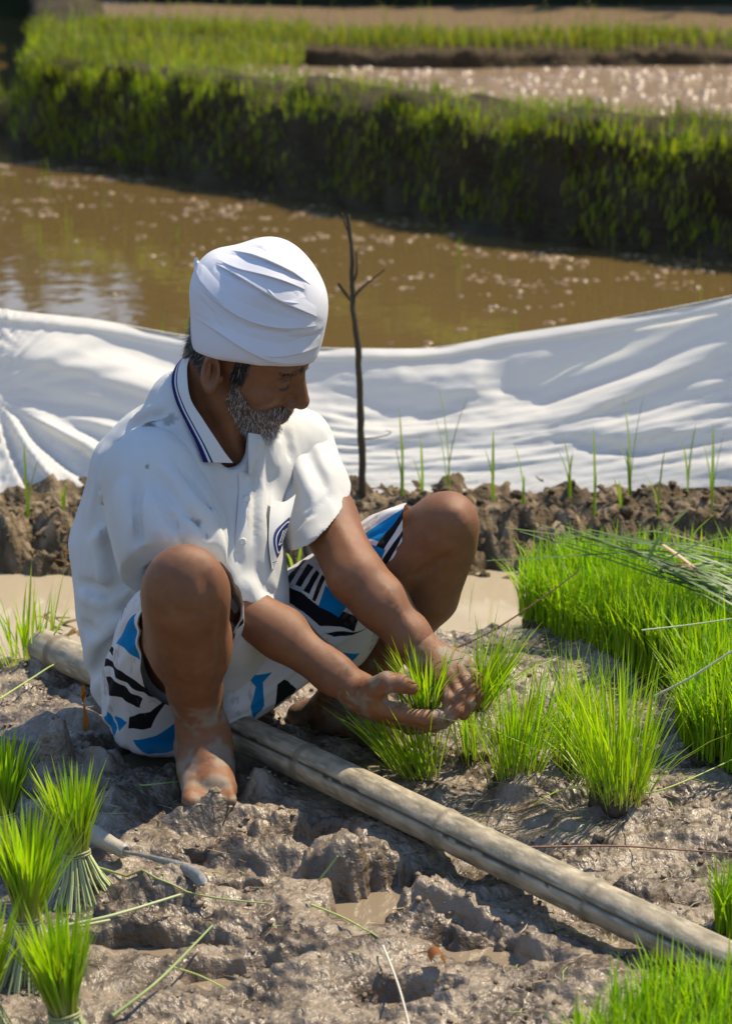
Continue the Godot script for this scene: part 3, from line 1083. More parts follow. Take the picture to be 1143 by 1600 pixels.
# ================================================================ the man
func head_local(p: Vector3) -> Vector3:
	var d := p - HEAD_AT
	return Vector3(d.dot(HEAD_LEFT), d.dot(HEAD_UP), d.dot(HEAD_FORWARD)) / HEAD_UP.length_squared()


func tint(look: String, p: Vector3, n: Vector3) -> Color:
	match look:
		"body":
			return body_tint(p, n)
		"near_hand":
			return muddy(skin_tone(p), p, clampf((p.x - 0.02) * 3.0, -0.5, 0.16))
		"far_hand":
			return muddy(skin_tone(p), p, clampf((p.x - 0.125) * 3.0, -0.5, 0.10))
		"head":
			return head_tint(p, n)
		"shirt":
			return shirt_tint(p, n)
	return Color.WHITE


func skin_tone(p: Vector3) -> Color:
	var a := n_big.get_noise_3dv(p * 2.0)
	var b := n_mid.get_noise_3dv(p * 2.5)
	return Color(0.178, 0.075, 0.033) * (1.0 + 0.16 * a + 0.16 * b + 0.10 * n_small.get_noise_3dv(p * 1.5))


func muddy(c: Color, p: Vector3, share: float) -> Color:
	var k := n_mid.get_noise_3dv(p * 1.1) + 0.5 * n_small.get_noise_3dv(p * 0.9)
	return c.lerp(Color(0.20, 0.160, 0.115), smoothstep(0.08, 0.30, k + share) * 0.75)


func body_tint(p: Vector3, _n: Vector3) -> Color:
	var c := skin_tone(p)
	if p.y < 0.13:
		var share := (0.085 - p.y) * 6.0
		if p.x > -0.16:
			share += 0.12                     # the far foot is caked
		c = muddy(c, p, minf(share, 0.28) - 0.10)
		if p.x > -0.16 and p.y < 0.06:
			c = c.lerp(Color(0.075, 0.05, 0.033), smoothstep(0.0, 0.2, n_mid.get_noise_3dv(p * 0.8 + Vector3(3, 0, 0))))
	if absf(p.y - 0.128) < 0.02 and p.x < -0.16:
		c = muddy(c, p, 0.02)                 # a dried rim round the near shin
	return c


func head_tint(p: Vector3, _n: Vector3) -> Color:
	var l := head_local(p)
	var c := skin_tone(p)
	if l.z > 0.085 and l.y < -0.05 and l.y > -0.074 and absf(l.x) < 0.024:
		c = c.lerp(Color(0.20, 0.07, 0.045), 0.6)       # lips
	if bearded(l):
		c = c.lerp(Color(0.07, 0.05, 0.038), 0.45)
	if hairy(l):
		c = Color(0.03, 0.025, 0.02)
	return c


func bearded(l: Vector3) -> bool:
	if absf(l.x) > 0.074 or l.y < -0.122 or l.z < 0.018 + maxf(0.0, -0.045 - l.y) * 0.72:
		return false
	if l.y > -0.052 and l.y < -0.037 and absf(l.x) < 0.036 and l.z > 0.080:
		return true                                     # moustache
	if l.z > 0.086 and l.y > -0.076 and absf(l.x) < 0.023:
		return false                                    # lips
	var rim := lerpf(-0.002, -0.055, clampf((l.z - 0.022) / 0.060, 0.0, 1.0))
	return l.y < rim + 0.004 * sin(l.z * 190.0)


func hairy(l: Vector3) -> bool:
	if absf(l.x) > 0.05 and l.z > 0.014 and l.z < 0.036 and l.y > -0.004 and l.y < 0.05:
		return true                                     # sideburns
	return l.z < -0.030 and l.y > -0.022 and l.y < 0.035


func strand(g: Geo, p: Vector3, dir: Vector3, curl: Vector3, length: float, width: float, color: Color) -> void:
	var across := dir.cross(curl + Vector3(0.01, 0.02, 0.03)).normalized()
	var last := -1
	for i in 4:
		var t := i / 3.0
		var q := p + dir * length * t + curl * length * t * t
		var w := width * (1.0 - 0.75 * t)
		var nn := across.cross(dir).normalized()
		var a := g.put(q - across * w, (nn - across).normalized(), color)
		g.put(q + across * w, (nn + across).normalized(), color)
		if i:
			g.tri(last, last + 1, a)
			g.tri(last + 1, a + 1, a)
		last = a


func loft_rings(rings: Array, rows_: int, sides: int, ripple: float) -> Array:
	var rows := []
	var n := rings.size()
	for j in rows_:
		var s := float(j) / (rows_ - 1) * (n - 1)
		var k := mini(int(s), n - 2)
		var q := []
		for m in 4:
			var a: Vector3 = rings[k][m]
			q.append(a.cubic_interpolate(rings[k + 1][m], rings[maxi(k - 1, 0)][m], rings[mini(k + 2, n - 1)][m], s - k))
		var c: Vector3 = (q[0] + q[1] + q[2] + q[3]) * 0.25
		var row := PackedVector3Array()
		for i in sides:
			var th := TAU * i / sides
			var x := cos(th)
			var y := sin(th)
			var p: Vector3 = c + ((q[2] - c) * x if x > 0.0 else (q[0] - c) * -x) + ((q[1] - c) * y if y > 0.0 else (q[3] - c) * -y)
			var outward := (p - c).normalized()
			var f := n_big.get_noise_3d(cos(th) * 0.35, sin(th) * 0.35, s * 0.05) * 0.7 + n_mid.get_noise_3d(cos(th) * 0.20, sin(th) * 0.20, s * 0.035) * 0.6 + 0.35 * sin(th * 7.0 + s * 1.3)
			row.append(p + outward * ripple * f)
		rows.append(row)
	return rows


func print_texture(polygons: Array) -> ImageTexture:
	var size := 768
	var im := Image.create(size, size, false, Image.FORMAT_RGB8)
	im.fill(Color(0.76, 0.75, 0.75))
	var inks := [Color(0.8, 0.8, 0.8), Color(0.03, 0.44, 0.66), Color(0.10, 0.10, 0.11)]
	for poly in polygons:
		var pts := PackedVector2Array()
		for p in poly[1]:
			pts.append(p * size)
		var lo := 1e9
		var hi := -1e9
		for p in pts:
			lo = minf(lo, p.y)
			hi = maxf(hi, p.y)
		for y in range(int(lo), int(hi) + 1):
			var cuts := []
			for i in pts.size():
				var a := pts[i]
				var b := pts[(i + 1) % pts.size()]
				if (a.y <= y + 0.5) != (b.y <= y + 0.5):
					cuts.append(lerpf(a.x, b.x, (y + 0.5 - a.y) / (b.y - a.y)))
			cuts.sort()
			for i in range(0, cuts.size() - 1, 2):
				for x in range(int(cuts[i]), int(cuts[i + 1]) + 1):
					im.set_pixel(posmod(x, size), clampi(y, 0, size - 1), inks[poly[0]])
	# a hem seam near the opening, and smears of mud in the cloth
	for x in size:
		for y in [14, 15]:
			im.set_pixel(x, y, im.get_pixel(x, y).lerp(Color(0.55, 0.53, 0.5), 0.6))
	for y in size:
		for x in size:
			var k := n_soft.get_noise_2d(x * 0.004, y * 0.004) + 0.6 * n_mid.get_noise_2d(x * 0.003, y * 0.003)
			if k > 0.42:
				im.set_pixel(x, y, im.get_pixel(x, y).lerp(Color(0.50, 0.45, 0.39), minf((k - 0.42) * 1.6, 0.35)))
	return ImageTexture.create_from_image(im)


func emblem_texture() -> ImageTexture:
	var w := 200
	var h := 360
	var im := Image.create(w, h, false, Image.FORMAT_RGB8)
	var cloth := Color(0.77, 0.77, 0.76)
	var ink := Color(0.10, 0.14, 0.33)
	im.fill(cloth)
	for y in h:
		for x in w:
			# the badge is half round the edge of the pocket
			var q := Vector2((x - 165.0) / 120.0, (y - 215.0) / 95.0)
			var r := q.length()
			var c := cloth
			if r < 0.98 and r > 0.78:
				c = ink.lerp(cloth, 0.0 if fposmod(atan2(q.y, q.x) * 26.0, 1.0) < 0.62 else 0.55) if r > 0.90 else ink.lerp(Color(0.3, 0.34, 0.55), 0.3)
			elif r <= 0.70:
				c = ink
				# the slanted white letter: an upright, a foot and two strokes
				var sx := q.x + q.y * 0.28
				if (sx > -0.34 and sx < -0.24 and q.y > -0.4 and q.y < 0.36) or (sx > -0.34 and sx < 0.2 and q.y > 0.28 and q.y < 0.36) or (sx > -0.10 and sx < -0.02 and q.y > -0.4 and q.y < 0.2) or (sx > 0.1 and sx < 0.2 and q.y > -0.4 and q.y < 0.3):
					c = cloth
			if y > 318 and y < 323 or y > 328 and y < 331:
				c = ink if x > 40 else cloth
			im.set_pixel(x, y, c)
			if x > 22 and x < 28 and y > 60 and y < 330:
				im.set_pixel(x, y, c.lerp(Color(0.7, 0.7, 0.7), 0.4))
	# the letter S under the badge
	for s in [[78, 336, 24, 4], [76, 338, 4, 6], [78, 344, 22, 4], [98, 347, 4, 6], [76, 352, 24, 4], [44, 352, 5, 5]]:
		im.fill_rect(Rect2i(s[0], s[1], s[2], s[3]), ink)
	return ImageTexture.create_from_image(im)


func drape(points: Array, w: int, h: int) -> Array:
	var cols := []
	for r in points:
		cols.append(curve_points(r, w))
	var rows := []
	for j in h:
		rows.append(PackedVector3Array())
	for i in w:
		var line := []
		for r in cols:
			line.append(r[i])
		var fine := curve_points(line, h)
		for j in h:
			rows[j].append(fine[j])
	return rows


func turn_outward(g: Geo, from: Vector3) -> void:
	var s := 0.0
	for i in g.v.size():
		s += g.n[i].dot(from - g.v[i])
	if s < 0.0:
		for i in g.n.size():
			g.n[i] = -g.n[i]
	var old := g.idx
	g.idx = PackedInt32Array()
	for i in range(0, old.size(), 3):
		g.tri(old[i], old[i + 1], old[i + 2])


# cloth with a back and rims: the same sheet again a little behind
func thick(rows: Array, depth: Vector3, g: Geo) -> void:
	var all := []
	for r in rows:
		var ring := PackedVector3Array(r)
		for i in range(r.size() - 1, -1, -1):
			ring.append(r[i] + depth)
		all.append(ring)
	g.grid(all, [], true)


func shirt_tint(p: Vector3, _n: Vector3) -> Color:
	var c := Color(0.52, 0.52, 0.505) * (1.0 + 0.05 * n_big.get_noise_3dv(p))
	var low := clampf(n_big.get_noise_3dv(p * 0.9 + Vector3(5, 0, 0)) * 1.4, 0.0, 1.0)
	c = c.lerp(Color(0.44, 0.40, 0.33), low * 0.45)
	for s in STAINS:
		var d: float = p.distance_to(s[0])
		if d < s[1] * 1.6:
			var k: float = n_small.get_noise_3dv(p * 0.7) * 0.8 + 1.0 - d / s[1]
			c = c.lerp(Color(0.10, 0.085, 0.07), smoothstep(0.12, 0.5, k) * s[2])
	return c


func build_person() -> void:
	var base := Vector3(-0.26, 0.0, -3.5)
	var man := thing("person", "squatting man in white turban, polo shirt and patterned shorts, lifting seedlings out of the mud", "person", base)
	var g := Geo.new()
	field_mesh(BODY, BODY_FOLDS, 0.0068, g, "body")
	field_mesh(HAND_RIGHT, [], 0.0027, g, "near_hand")
	field_mesh(HAND_LEFT, [], 0.0027, g, "far_hand")
	var first := g.v.size()
	field_mesh(HEAD, [], 0.0025, g, "head")
	var body := part("body", g.mesh(), M.skin, man)
	# fingernails are left to the mud; hair next
	var hair := Geo.new()
	var beard := Geo.new()
	var brows := Geo.new()
	var down := -HEAD_UP.normalized()
	var fwd := HEAD_FORWARD.normalized()
	var left := HEAD_LEFT.normalized()
	for k in 90000:
		var i := rng.randi_range(first, g.v.size() - 1)
		var p := g.v[i]
		var nn := g.n[i]
		var l := head_local(p)
		var jit := Vector3(rng.randf_range(-1, 1), rng.randf_range(-1, 1), rng.randf_range(-1, 1))
		p += jit * 0.0012
		if bearded(l) and beard.v.size() < 8 * 6500:
			var dir := (down * 0.8 + fwd * 0.25 + nn * 0.35 + jit * 0.5).normalized()
			var stache := l.y > -0.054 and l.z > 0.078
			if stache:
				dir = (down * 0.6 + nn * 0.35 + left * signf(l.x) * 0.5 + jit * 0.25).normalized()
			var chin := clampf((-0.055 - l.y) / 0.05, 0.0, 1.0)
			var white := rng.randf() < (0.25 if stache else 0.30 + 0.45 * chin)
			var shade := rng.randf_range(0.40, 0.75) if white else rng.randf_range(0.015, 0.08)
			strand(beard, p, dir, (down * 0.35 - nn * 0.25 + jit * 0.3), rng.randf_range(0.003, 0.007) + (0.004 if stache else 0.004 * chin), 0.0003, Color(shade, shade * 0.96, shade * 0.92))
		elif hairy(l) and hair.v.size() < 8 * 4500:
			var white := rng.randf() < 0.14
			var shade := rng.randf_range(0.25, 0.45) if white else rng.randf_range(0.008, 0.035)
			strand(hair, p, (down + nn * 0.25 + jit * 0.35).normalized(), (-nn * 0.2 + jit * 0.3 - fwd * 0.2), rng.randf_range(0.008, 0.016), 0.0004, Color(shade, shade * 0.95, shade * 0.9))
		elif l.z > 0.055 and absf(l.x) > 0.010 and absf(l.x) < 0.052 and brows.v.size() < 8 * 700:
			var line := 0.0435 - 0.14 * maxf(absf(l.x) - 0.035, 0.0)
			if absf(l.y - line) < 0.0034:
				strand(brows, p, (left * signf(l.x) * 0.8 - down * 0.2 + nn * 0.35 + jit * 0.25).normalized(), down * 0.3, rng.randf_range(0.005, 0.008), 0.0003, Color(0.02, 0.017, 0.015))
	for k in 300:
		var sx := -1.0 if k % 2 else 1.0
		var x := lerpf(0.019, 0.047, rng.randf())
		var l := Vector3(sx * x, 0.0115, 0.0790 + 0.0140 * sqrt(maxf(0.0, 0.70 - pow((x - 0.033) / 0.0165, 2.0))))
		var p: Vector3 = HEAD_AT + HEAD_LEFT * l.x + HEAD_UP * l.y + HEAD_FORWARD * l.z
		strand(brows, p, (fwd * 0.7 + down * 0.5 + left * sx * 0.2).normalized(), -down * 0.25, rng.randf_range(0.003, 0.006), 0.0003, Color(0.015, 0.012, 0.01))
	# hairs on shins, knees and forearms
	var fuzz := Geo.new()
	for k in 9000:
		var i := rng.randi_range(0, first - 1)
		var p := g.v[i]
		if fuzz.v.size() > 8 * 2600 or p.y > 0.46 or p.y < 0.07:
			continue
		var jit := Vector3(rng.randf_range(-1, 1), rng.randf_range(-1, 1), rng.randf_range(-1, 1))
		strand(fuzz, p + jit * 0.003, (Vector3.DOWN * 0.9 + g.n[i] * 0.35 + jit * 0.4).normalized(), jit * 0.3, rng.randf_range(0.004, 0.009), 0.00016, Color(0.03, 0.02, 0.015))
	part("body_hair", fuzz.mesh(), M.hair, man).set_meta("kind", "stuff")
	part("beard", beard.mesh(), M.hair, man).set_meta("label", "short grey and black beard with moustache")
	part("hair", hair.mesh(), M.hair, man)
	part("eyebrows", brows.mesh(), M.hair, man).set_meta("kind", "stuff")
	# turban
	var cloth := Geo.new()
	field_mesh(TURBAN, TURBAN_FOLDS, 0.0042, cloth, "turban")
	var turban := part("turban", cloth.mesh(), M.turban, man)
	turban.set_meta("label", "white cotton headcloth wound in folds")
	for w in WRAPS:
		var lines := []
		for i in w[0].size():
			var across := []
			for r in w:
				across.append(r[i])
			lines.append(across)
		var b := Geo.new()
		b.grid(drape(lines, 16, 60), [])
		turn_outward(b, Vector3(0, 1.4, 0))
		part("wrap", b.mesh(), M.turban, turban)
	var tail := Geo.new()
	var rows := drape([[Vector3(-0.2633, 0.8001, -3.6), Vector3(-0.2597, 0.7998, -3.59), Vector3(-0.2575, 0.7967, -3.585)], [Vector3(-0.264, 0.7814, -3.605), Vector3(-0.256, 0.7846, -3.575), Vector3(-0.2495, 0.7834, -3.565)], [Vector3(-0.2574, 0.7662, -3.59), Vector3(-0.2525, 0.7669, -3.575), Vector3(-0.2482, 0.7668, -3.57)], [Vector3(-0.2643, 0.7525, -3.6), Vector3(-0.2565, 0.759, -3.575), Vector3(-0.2504, 0.7559, -3.57)], [Vector3(-0.2637, 0.7326, -3.6), Vector3(-0.2582, 0.7383, -3.58), Vector3(-0.2517, 0.7381, -3.57)]], 8, 26)
	thick(rows, Vector3(0.002, 0.001, -0.003), tail)
	part("tail", tail.mesh(), M.turban, turban)
	# shirt
	var s := Geo.new()
	field_mesh(SHIRT, SHIRT_FOLDS, 0.0056, s, "shirt")
	wrinkle(s)
	var shirt := part("shirt", s.mesh(), M.shirt, man)
	shirt.set_meta("label", "off-white polo shirt with mud stains and a navy badge on its pocket")
	for a in [[SLEEVE_NEAR, SLEEVE_NEAR_FOLDS], [SLEEVE_FAR, SLEEVE_FAR_FOLDS]]:
		var e := Geo.new()
		field_mesh(a[0], a[1], 0.0044 if a[0] == SLEEVE_NEAR else 0.0036, e, "shirt")
		wrinkle(e)
		part("sleeve", e.mesh(), M.shirt, shirt)
	# collar with its knitted navy edge, laid in the yarn
	var knit := Image.create(64, 256, false, Image.FORMAT_RGB8)
	knit.fill(Color(0.76, 0.76, 0.75))
	knit.fill_rect(Rect2i(0, 0, 12, 256), Color(0.11, 0.12, 0.30))
	knit.fill_rect(Rect2i(17, 0, 4, 256), Color(0.12, 0.13, 0.28))
	var collar_mat := mat("collar_knit", Color.WHITE, 0.9, 0.25)
	collar_mat.albedo_texture = ImageTexture.create_from_image(knit)
	for c in [COLLAR_NEAR, COLLAR_FAR]:
		var e := Geo.new()
		var white := Color(0.52, 0.52, 0.505)
		var r := drape(c, 14, 40)
		e.grid(r, [])
		var behind := []
		for line in r:
			var b := PackedVector3Array()
			for q in line:
				b.append(q + Vector3(0.0, -0.0012, -0.0035))
			behind.append(b)
		e.grid(behind, [])
		e.c.fill(white)
		turn_outward(e, Vector3(0, 1.4, 0))
		part("collar", e.mesh(), collar_mat if c == COLLAR_NEAR else M.shirt, shirt)
	var pocket := Geo.new()
	pocket.grid(drape(POCKET, 16, 30), [])
	turn_outward(pocket, Vector3(0, 1.4, 0))
	var badge := mat("pocket_cloth", Color.WHITE, 0.9, 0.25)
	badge.albedo_texture = emblem_texture()
	part("pocket", pocket.mesh(), badge, shirt)
	var band := Geo.new()
	band.grid(drape(PLACKET, 12, 30), [])
	band.c.fill(Color(0.52, 0.52, 0.505))
	turn_outward(band, Vector3(0, 1.4, 0))
	part("placket", band.mesh(), M.shirt, shirt)
	for k in 2:
		var at: Vector3 = PLACKET[1 + k * 2][1].lerp(PLACKET[2 + k * 2][2], 0.4)
		var disc := Geo.new()
		var away := (Vector3(0, 1.4, 0) - at).normalized()
		disc.tube(PackedVector3Array([at - away * 0.002, at + away * 0.002, at + away * 0.003]), PackedFloat32Array([0.0055, 0.0055, 0.0045]), Color(0.62, 0.60, 0.56), 14)
		part("button", disc.mesh(), M.shirt, shirt)
	# shorts
	var legs := []
	for a in [[SHORTS_NEAR, NEAR_PRINT, "shorts", 0.007], [SHORTS_FAR, FAR_PRINT, "shorts_leg", 0.006]]:
		var e := Geo.new()
		var r := loft_rings(a[0], 90, 128, a[3])
		e.grid(r, [], true)
		outward(e, r)
		# the hem is turned in
		var inner := []
		for j in 5:
			var c := Vector3.ZERO
			for q in r[0]:
				c += q / 128.0
			var line := PackedVector3Array()
			for i in 128:
				var away: Vector3 = (r[0][i] - c).normalized()
				line.append(r[mini(j * 2, 8)][i] - away * (0.0 if j == 0 else 0.004))
			inner.append(line)
		e.grid(inner, [], true)
		for i in range(e.uv.size() - 128 * 5, e.uv.size()):
			e.uv[i].y *= 0.09
		var m := mat("printed_cloth_" + str(legs.size()), Color.WHITE, 0.88, 0.25)
		m.albedo_texture = print_texture(a[1])
		var o := part(a[2], e.mesh(), m, man if legs.is_empty() else legs[0])
		legs.append(o)
	legs[0].set_meta("label", "white shorts printed with black stripes and blue triangles")


func outward(g: Geo, rows: Array) -> void:
	var w: int = rows[0].size()
	var s := 0.0
	for j in rows.size():
		var c := Vector3.ZERO
		for q in rows[j]:
			c += q / w
		for i in w:
			s += g.n[j * w + i].dot(rows[j][i] - c)
	if s < 0.0:
		for i in g.n.size():
			g.n[i] = -g.n[i]
		var old := g.idx
		g.idx = PackedInt32Array()
		for i in range(0, old.size(), 3):
			g.tri(old[i], old[i + 1], old[i + 2])


func wrinkle(g: Geo) -> void:
	for i in g.v.size():
		var p := g.v[i]
		var q := Vector3(p.x * 1.0, p.y * 0.45, p.z * 1.0)
		g.v[i] = p + g.n[i] * (0.0035 * n_big.get_noise_3dv(q * 1.6) + 0.0016 * n_mid.get_noise_3dv(q * 1.4))
	var acc := PackedVector3Array()
	acc.resize(g.v.size())
	for i in range(0, g.idx.size(), 3):
		var a := g.idx[i]
		var b := g.idx[i + 1]
		var c := g.idx[i + 2]
		var m := (g.v[c] - g.v[a]).cross(g.v[b] - g.v[a])
		acc[a] += m
		acc[b] += m
		acc[c] += m
	for i in acc.size():
		if acc[i].length_squared() > 0.0:
			g.n[i] = acc[i].normalized()


# ================================================================ seedlings
func leaf_green() -> Color:
	var y := rng.randf()
	return Color(0.25 + 0.16 * y, 0.49 + 0.04 * y, 0.018) * rng.randf_range(0.6, 1.2)


func clump(called: String, label: String, category: String, group: String, base: Vector3, count: int, spread: float, height: float, lean: Vector3, splay: float, soil: float, width := 0.0030) -> Node3D:
	var o := thing(called, label, category, base, group)
	var g := Geo.new()
	for k in count:
		var a := rng.randf() * TAU
		var r := sqrt(rng.randf()) * spread
		var out := Vector3(cos(a), 0, sin(a))
		var p := base + out * r
		p.y = maxf(ground_height(p.x, -p.z), base.y - 0.02) if base.y < 0.05 else base.y
		p.y -= 0.006
		var stray := 2.6 if rng.randf() < 0.14 else 1.0
		var up := (Vector3.UP + out * splay * rng.randf_range(0.0, 1.0) * (0.3 + r / spread) + lean * rng.randf_range(0.5, 1.3) + Vector3(rng.randf_range(-1, 1), 0, rng.randf_range(-1, 1)) * 0.13 * stray).normalized()
		var side := (out + Vector3(rng.randf_range(-1, 1), 0, rng.randf_range(-1, 1)) * 0.8 + lean).normalized()
		side = (side - up * side.dot(up)).normalized()
		g.blade(p, up, side, height * rng.randf_range(0.40, 1.08), width * rng.randf_range(0.6, 1.25), rng.randf_range(0.0, 0.30) * stray, leaf_green(), 4, true)
	var b := part("blades", g.mesh(), M.blade, o)
	b.set_meta("kind", "stuff")
	if soil > 0.0:
		root_ball(o, Vector3(base.x, ground_height(base.x, -base.z) + 0.004, base.z) if base.y < 0.05 else base, soil)
	return o


func root_ball(o: Node3D, at: Vector3, r: float) -> void:
	var g := Geo.new()
	var rows := []
	var cols := []
	for j in 9:
		var e := PI * j / 8.0
		var row := PackedVector3Array()
		var col := PackedColorArray()
		for i in 18:
			var a := TAU * i / 18.0
			var p := Vector3(cos(a) * sin(e), cos(e) * 0.55, sin(a) * sin(e)) * r
			p *= 1.0 + 0.28 * n_mid.get_noise_3dv(at + p * 1.3) + 0.25 * n_small.get_noise_3dv(at + p)
			row.append(at + p)
			col.append(Color(0.085, 0.062, 0.042) * rng.randf_range(0.8, 1.3))
		rows.append(row)
		cols.append(col)
	g.grid(rows, cols, true, true)
	face_out(g, at)
	part("root_soil", g.mesh(), M.soil, o)
	var f := Geo.new()
	for k in 40:
		var a := rng.randf() * TAU
		var d := Vector3(cos(a), rng.randf_range(-0.5, 0.1), sin(a)).normalized()
		f.blade(at + d * r * 0.85, d, (Vector3.DOWN - d * Vector3.DOWN.dot(d)).normalized(), rng.randf_range(0.01, 0.028), 0.0011, 0.5, Color(0.20, 0.14, 0.08), 3)
	part("roots", f.mesh(), M.debris, o).set_meta("kind", "stuff")


func face_out(g: Geo, mid: Vector3) -> void:
	for i in g.n.size():
		if g.n[i].dot(g.v[i] - mid) < 0.0:
			g.n[i] = -g.n[i]
	var old := g.idx
	g.idx = PackedInt32Array()
	for i in range(0, old.size(), 3):
		g.tri(old[i], old[i + 1], old[i + 2])


func bed(called: String, label: String, outline: Array, count: int, height: float, y: float) -> void:
	var poly := PackedVector2Array()
	var mid := Vector3.ZERO
	for p in outline:
		poly.append(Vector2(p.x, p.z))
		mid += p / outline.size()
	mid.y = 0.0
	var o := thing(called, label, "seedling bed", mid, "sown seedling beds")
	# the mat of soil and roots the seedlings stand in
	var slab := Geo.new()
	var ring := []
	for i in poly.size():
		var a := poly[i]
		var b := poly[(i + 1) % poly.size()]
		for k in 10:
			ring.append(a.lerp(b, k / 10.0))
	var rows := []
	var cols := []
	var center := Vector2(mid.x, mid.z)
	for lev in [[0.98, -0.06], [0.975, y - 0.010], [0.955, y], [0.7, y + 0.003], [0.35, y + 0.002], [0.02, y]]:
		var row := PackedVector3Array()
		var col := PackedColorArray()
		for q in ring:
			var r: Vector2 = center + (q - center) * lev[0]
			var p := Vector3(r.x, lev[1], r.y)
			p += Vector3(n_mid.get_noise_3dv(p * 1.3), 0.4 * n_mid.get_noise_3dv(p * 1.7 + Vector3(2, 0, 0)), n_mid.get_noise_3dv(p * 1.3 + Vector3(9, 0, 0))) * 0.016
			row.append(p)
			col.append(Color(0.09, 0.064, 0.040) * (1.0 + 0.4 * n_small.get_noise_3dv(p)))
		rows.append(row)
		cols.append(col)
	slab.grid(rows, cols, true)
	face_out(slab, mid + Vector3(0, -0.2, 0))
	part("root_mat", slab.mesh(), M.soil, o)
	var kinds := [blade_mesh(0.05, 0.030), blade_mesh(0.22, 0.030), blade_mesh(0.45, 0.032)]
	var spots := [[], [], []]
	var box := Rect2(poly[0], Vector2.ZERO)
	for p in poly:
		box = box.expand(p)
	var made := 0
	while made < count:
		var p := Vector2(rng.randf_range(box.position.x, box.end.x), rng.randf_range(box.position.y, box.end.y))
		if not Geometry2D.is_point_in_polygon(p, poly):
			continue
		made += 1
		var l := height * rng.randf_range(0.55, 1.0) * (1.0 + 0.25 * n_big.get_noise_2d(p.x, p.y)) * (1.25 if rng.randf() < 0.02 else 1.0)
		spots[rng.randi_range(0, 2)].append([tuft_spot(Vector3(p.x, y - 0.004, p.y), l, l * rng.randf_range(0.75, 1.15), rng.randf_range(-0.16, 0.16)), leaf_green()])
	for k in 3:
		copies("seedlings", kinds[k], M.blade, spots[k], o)


func build_seedlings() -> void:
	bed("seedling_bed", "large block of upright green rice seedlings on the right before the bund", [Vector3(0.2852, 0, -4.2815), Vector3(0.3429, 0, -4.1746), Vector3(0.4145, 0, -4.0511), Vector3(0.4824, 0, -3.9341), Vector3(0.5413, 0, -3.8487), Vector3(0.89, 0, -3.7359), Vector3(1.0354, 0, -4.4101), Vector3(0.7167, 0, -4.4267), Vector3(0.3481, 0, -4.4101)], 15000, 0.152, 0.003)
	bed("seedling_bed", "smaller block of rice seedlings at the right edge, nearer than the large block", [Vector3(0.5124, 0, -3.7056), Vector3(0.5122, 0, -3.5719), Vector3(0.5544, 0, -3.492), Vector3(0.7434, 0, -3.3742), Vector3(0.8089, 0, -3.7056), Vector3(0.5806, 0, -3.8295)], 3800, 0.168, 0.005)
	bed("seedling_bed", "rice seedlings in the bottom right corner over the end of the pole", [Vector3(0.2445, 0, -2.5127), Vector3(0.3031, 0, -2.6062), Vector3(0.3874, 0, -2.6553), Vector3(0.5714, 0, -2.6224), Vector3(0.5208, 0, -2.3556), Vector3(0.2349, 0, -2.3556)], 3600, 0.125, 0.005)
	bed("seedling_bed", "thin strip of rice seedlings at the right edge behind the pole", [Vector3(0.4696, 0, -2.9466), Vector3(0.4665, 0, -2.8763), Vector3(0.5775, 0, -2.8311), Vector3(0.5982, 0, -2.9466)], 700, 0.125, 0.008)
	var lifted := "seedling clumps lifted out and set down on the mud"
	clump("seedling_clump", "sparse seedling clump leaning left, just behind the bamboo pole", "seedlings", lifted, Vector3(0.079, 0, -3.4732), 150, 0.036, 0.21, Vector3(-0.38, 0, 0.12), 0.45, 0.022)
	clump("seedling_clump", "thin wispy seedling clump standing right under the man's far hand", "seedlings", lifted, Vector3(0.167, 0, -3.5329), 60, 0.024, 0.20, Vector3(-0.05, 0, 0), 0.26, 0.018)
	clump("seedling_clump", "full seedling clump between the wispy one and the two tallest, soil at its foot", "seedlings", lifted, Vector3(0.2327, 0, -3.4204), 190, 0.034, 0.215, Vector3(0.03, 0, 0), 0.24, 0.036)
	clump("seedling_clump", "tall seedling clump behind its neighbours, next to the dark row of the bed", "seedlings", lifted, Vector3(0.3281, 0, -3.5055), 190, 0.036, 0.215, Vector3(0.05, 0, 0), 0.24, 0.036)
	clump("seedling_clump", "wide seedling clump nearest the bamboo pole with a dark root ball", "seedlings", lifted, Vector3(0.3816, 0, -3.334), 300, 0.044, 0.265, Vector3(-0.05, 0, 0), 0.24, 0.048)
	# what the two hands hold
	clump("held_seedlings", "small seedling clump held in the cupped near hand of the man", "seedlings", "", Vector3(0.089, 0.1291, -3.425), 190, 0.020, 0.125, Vector3(-0.06, 0, 0.05), 0.45, 0.020, 0.0028)
	clump("held_seedlings", "seedling clump in the man's far hand, splaying to the right", "seedlings", "", Vector3(0.1749, 0.124, -3.45), 130, 0.014, 0.165, Vector3(0.34, 0, -0.05), 0.32, 0.012, 0.0030)
	clump("grass_tuft", "bright green tuft growing at the channel on the left edge", "grass tuft", "", Vector3(-0.6078, 0, -4.044), 60, 0.05, 0.185, Vector3(0.02, 0, 0), 0.4, 0.0, 0.0046)


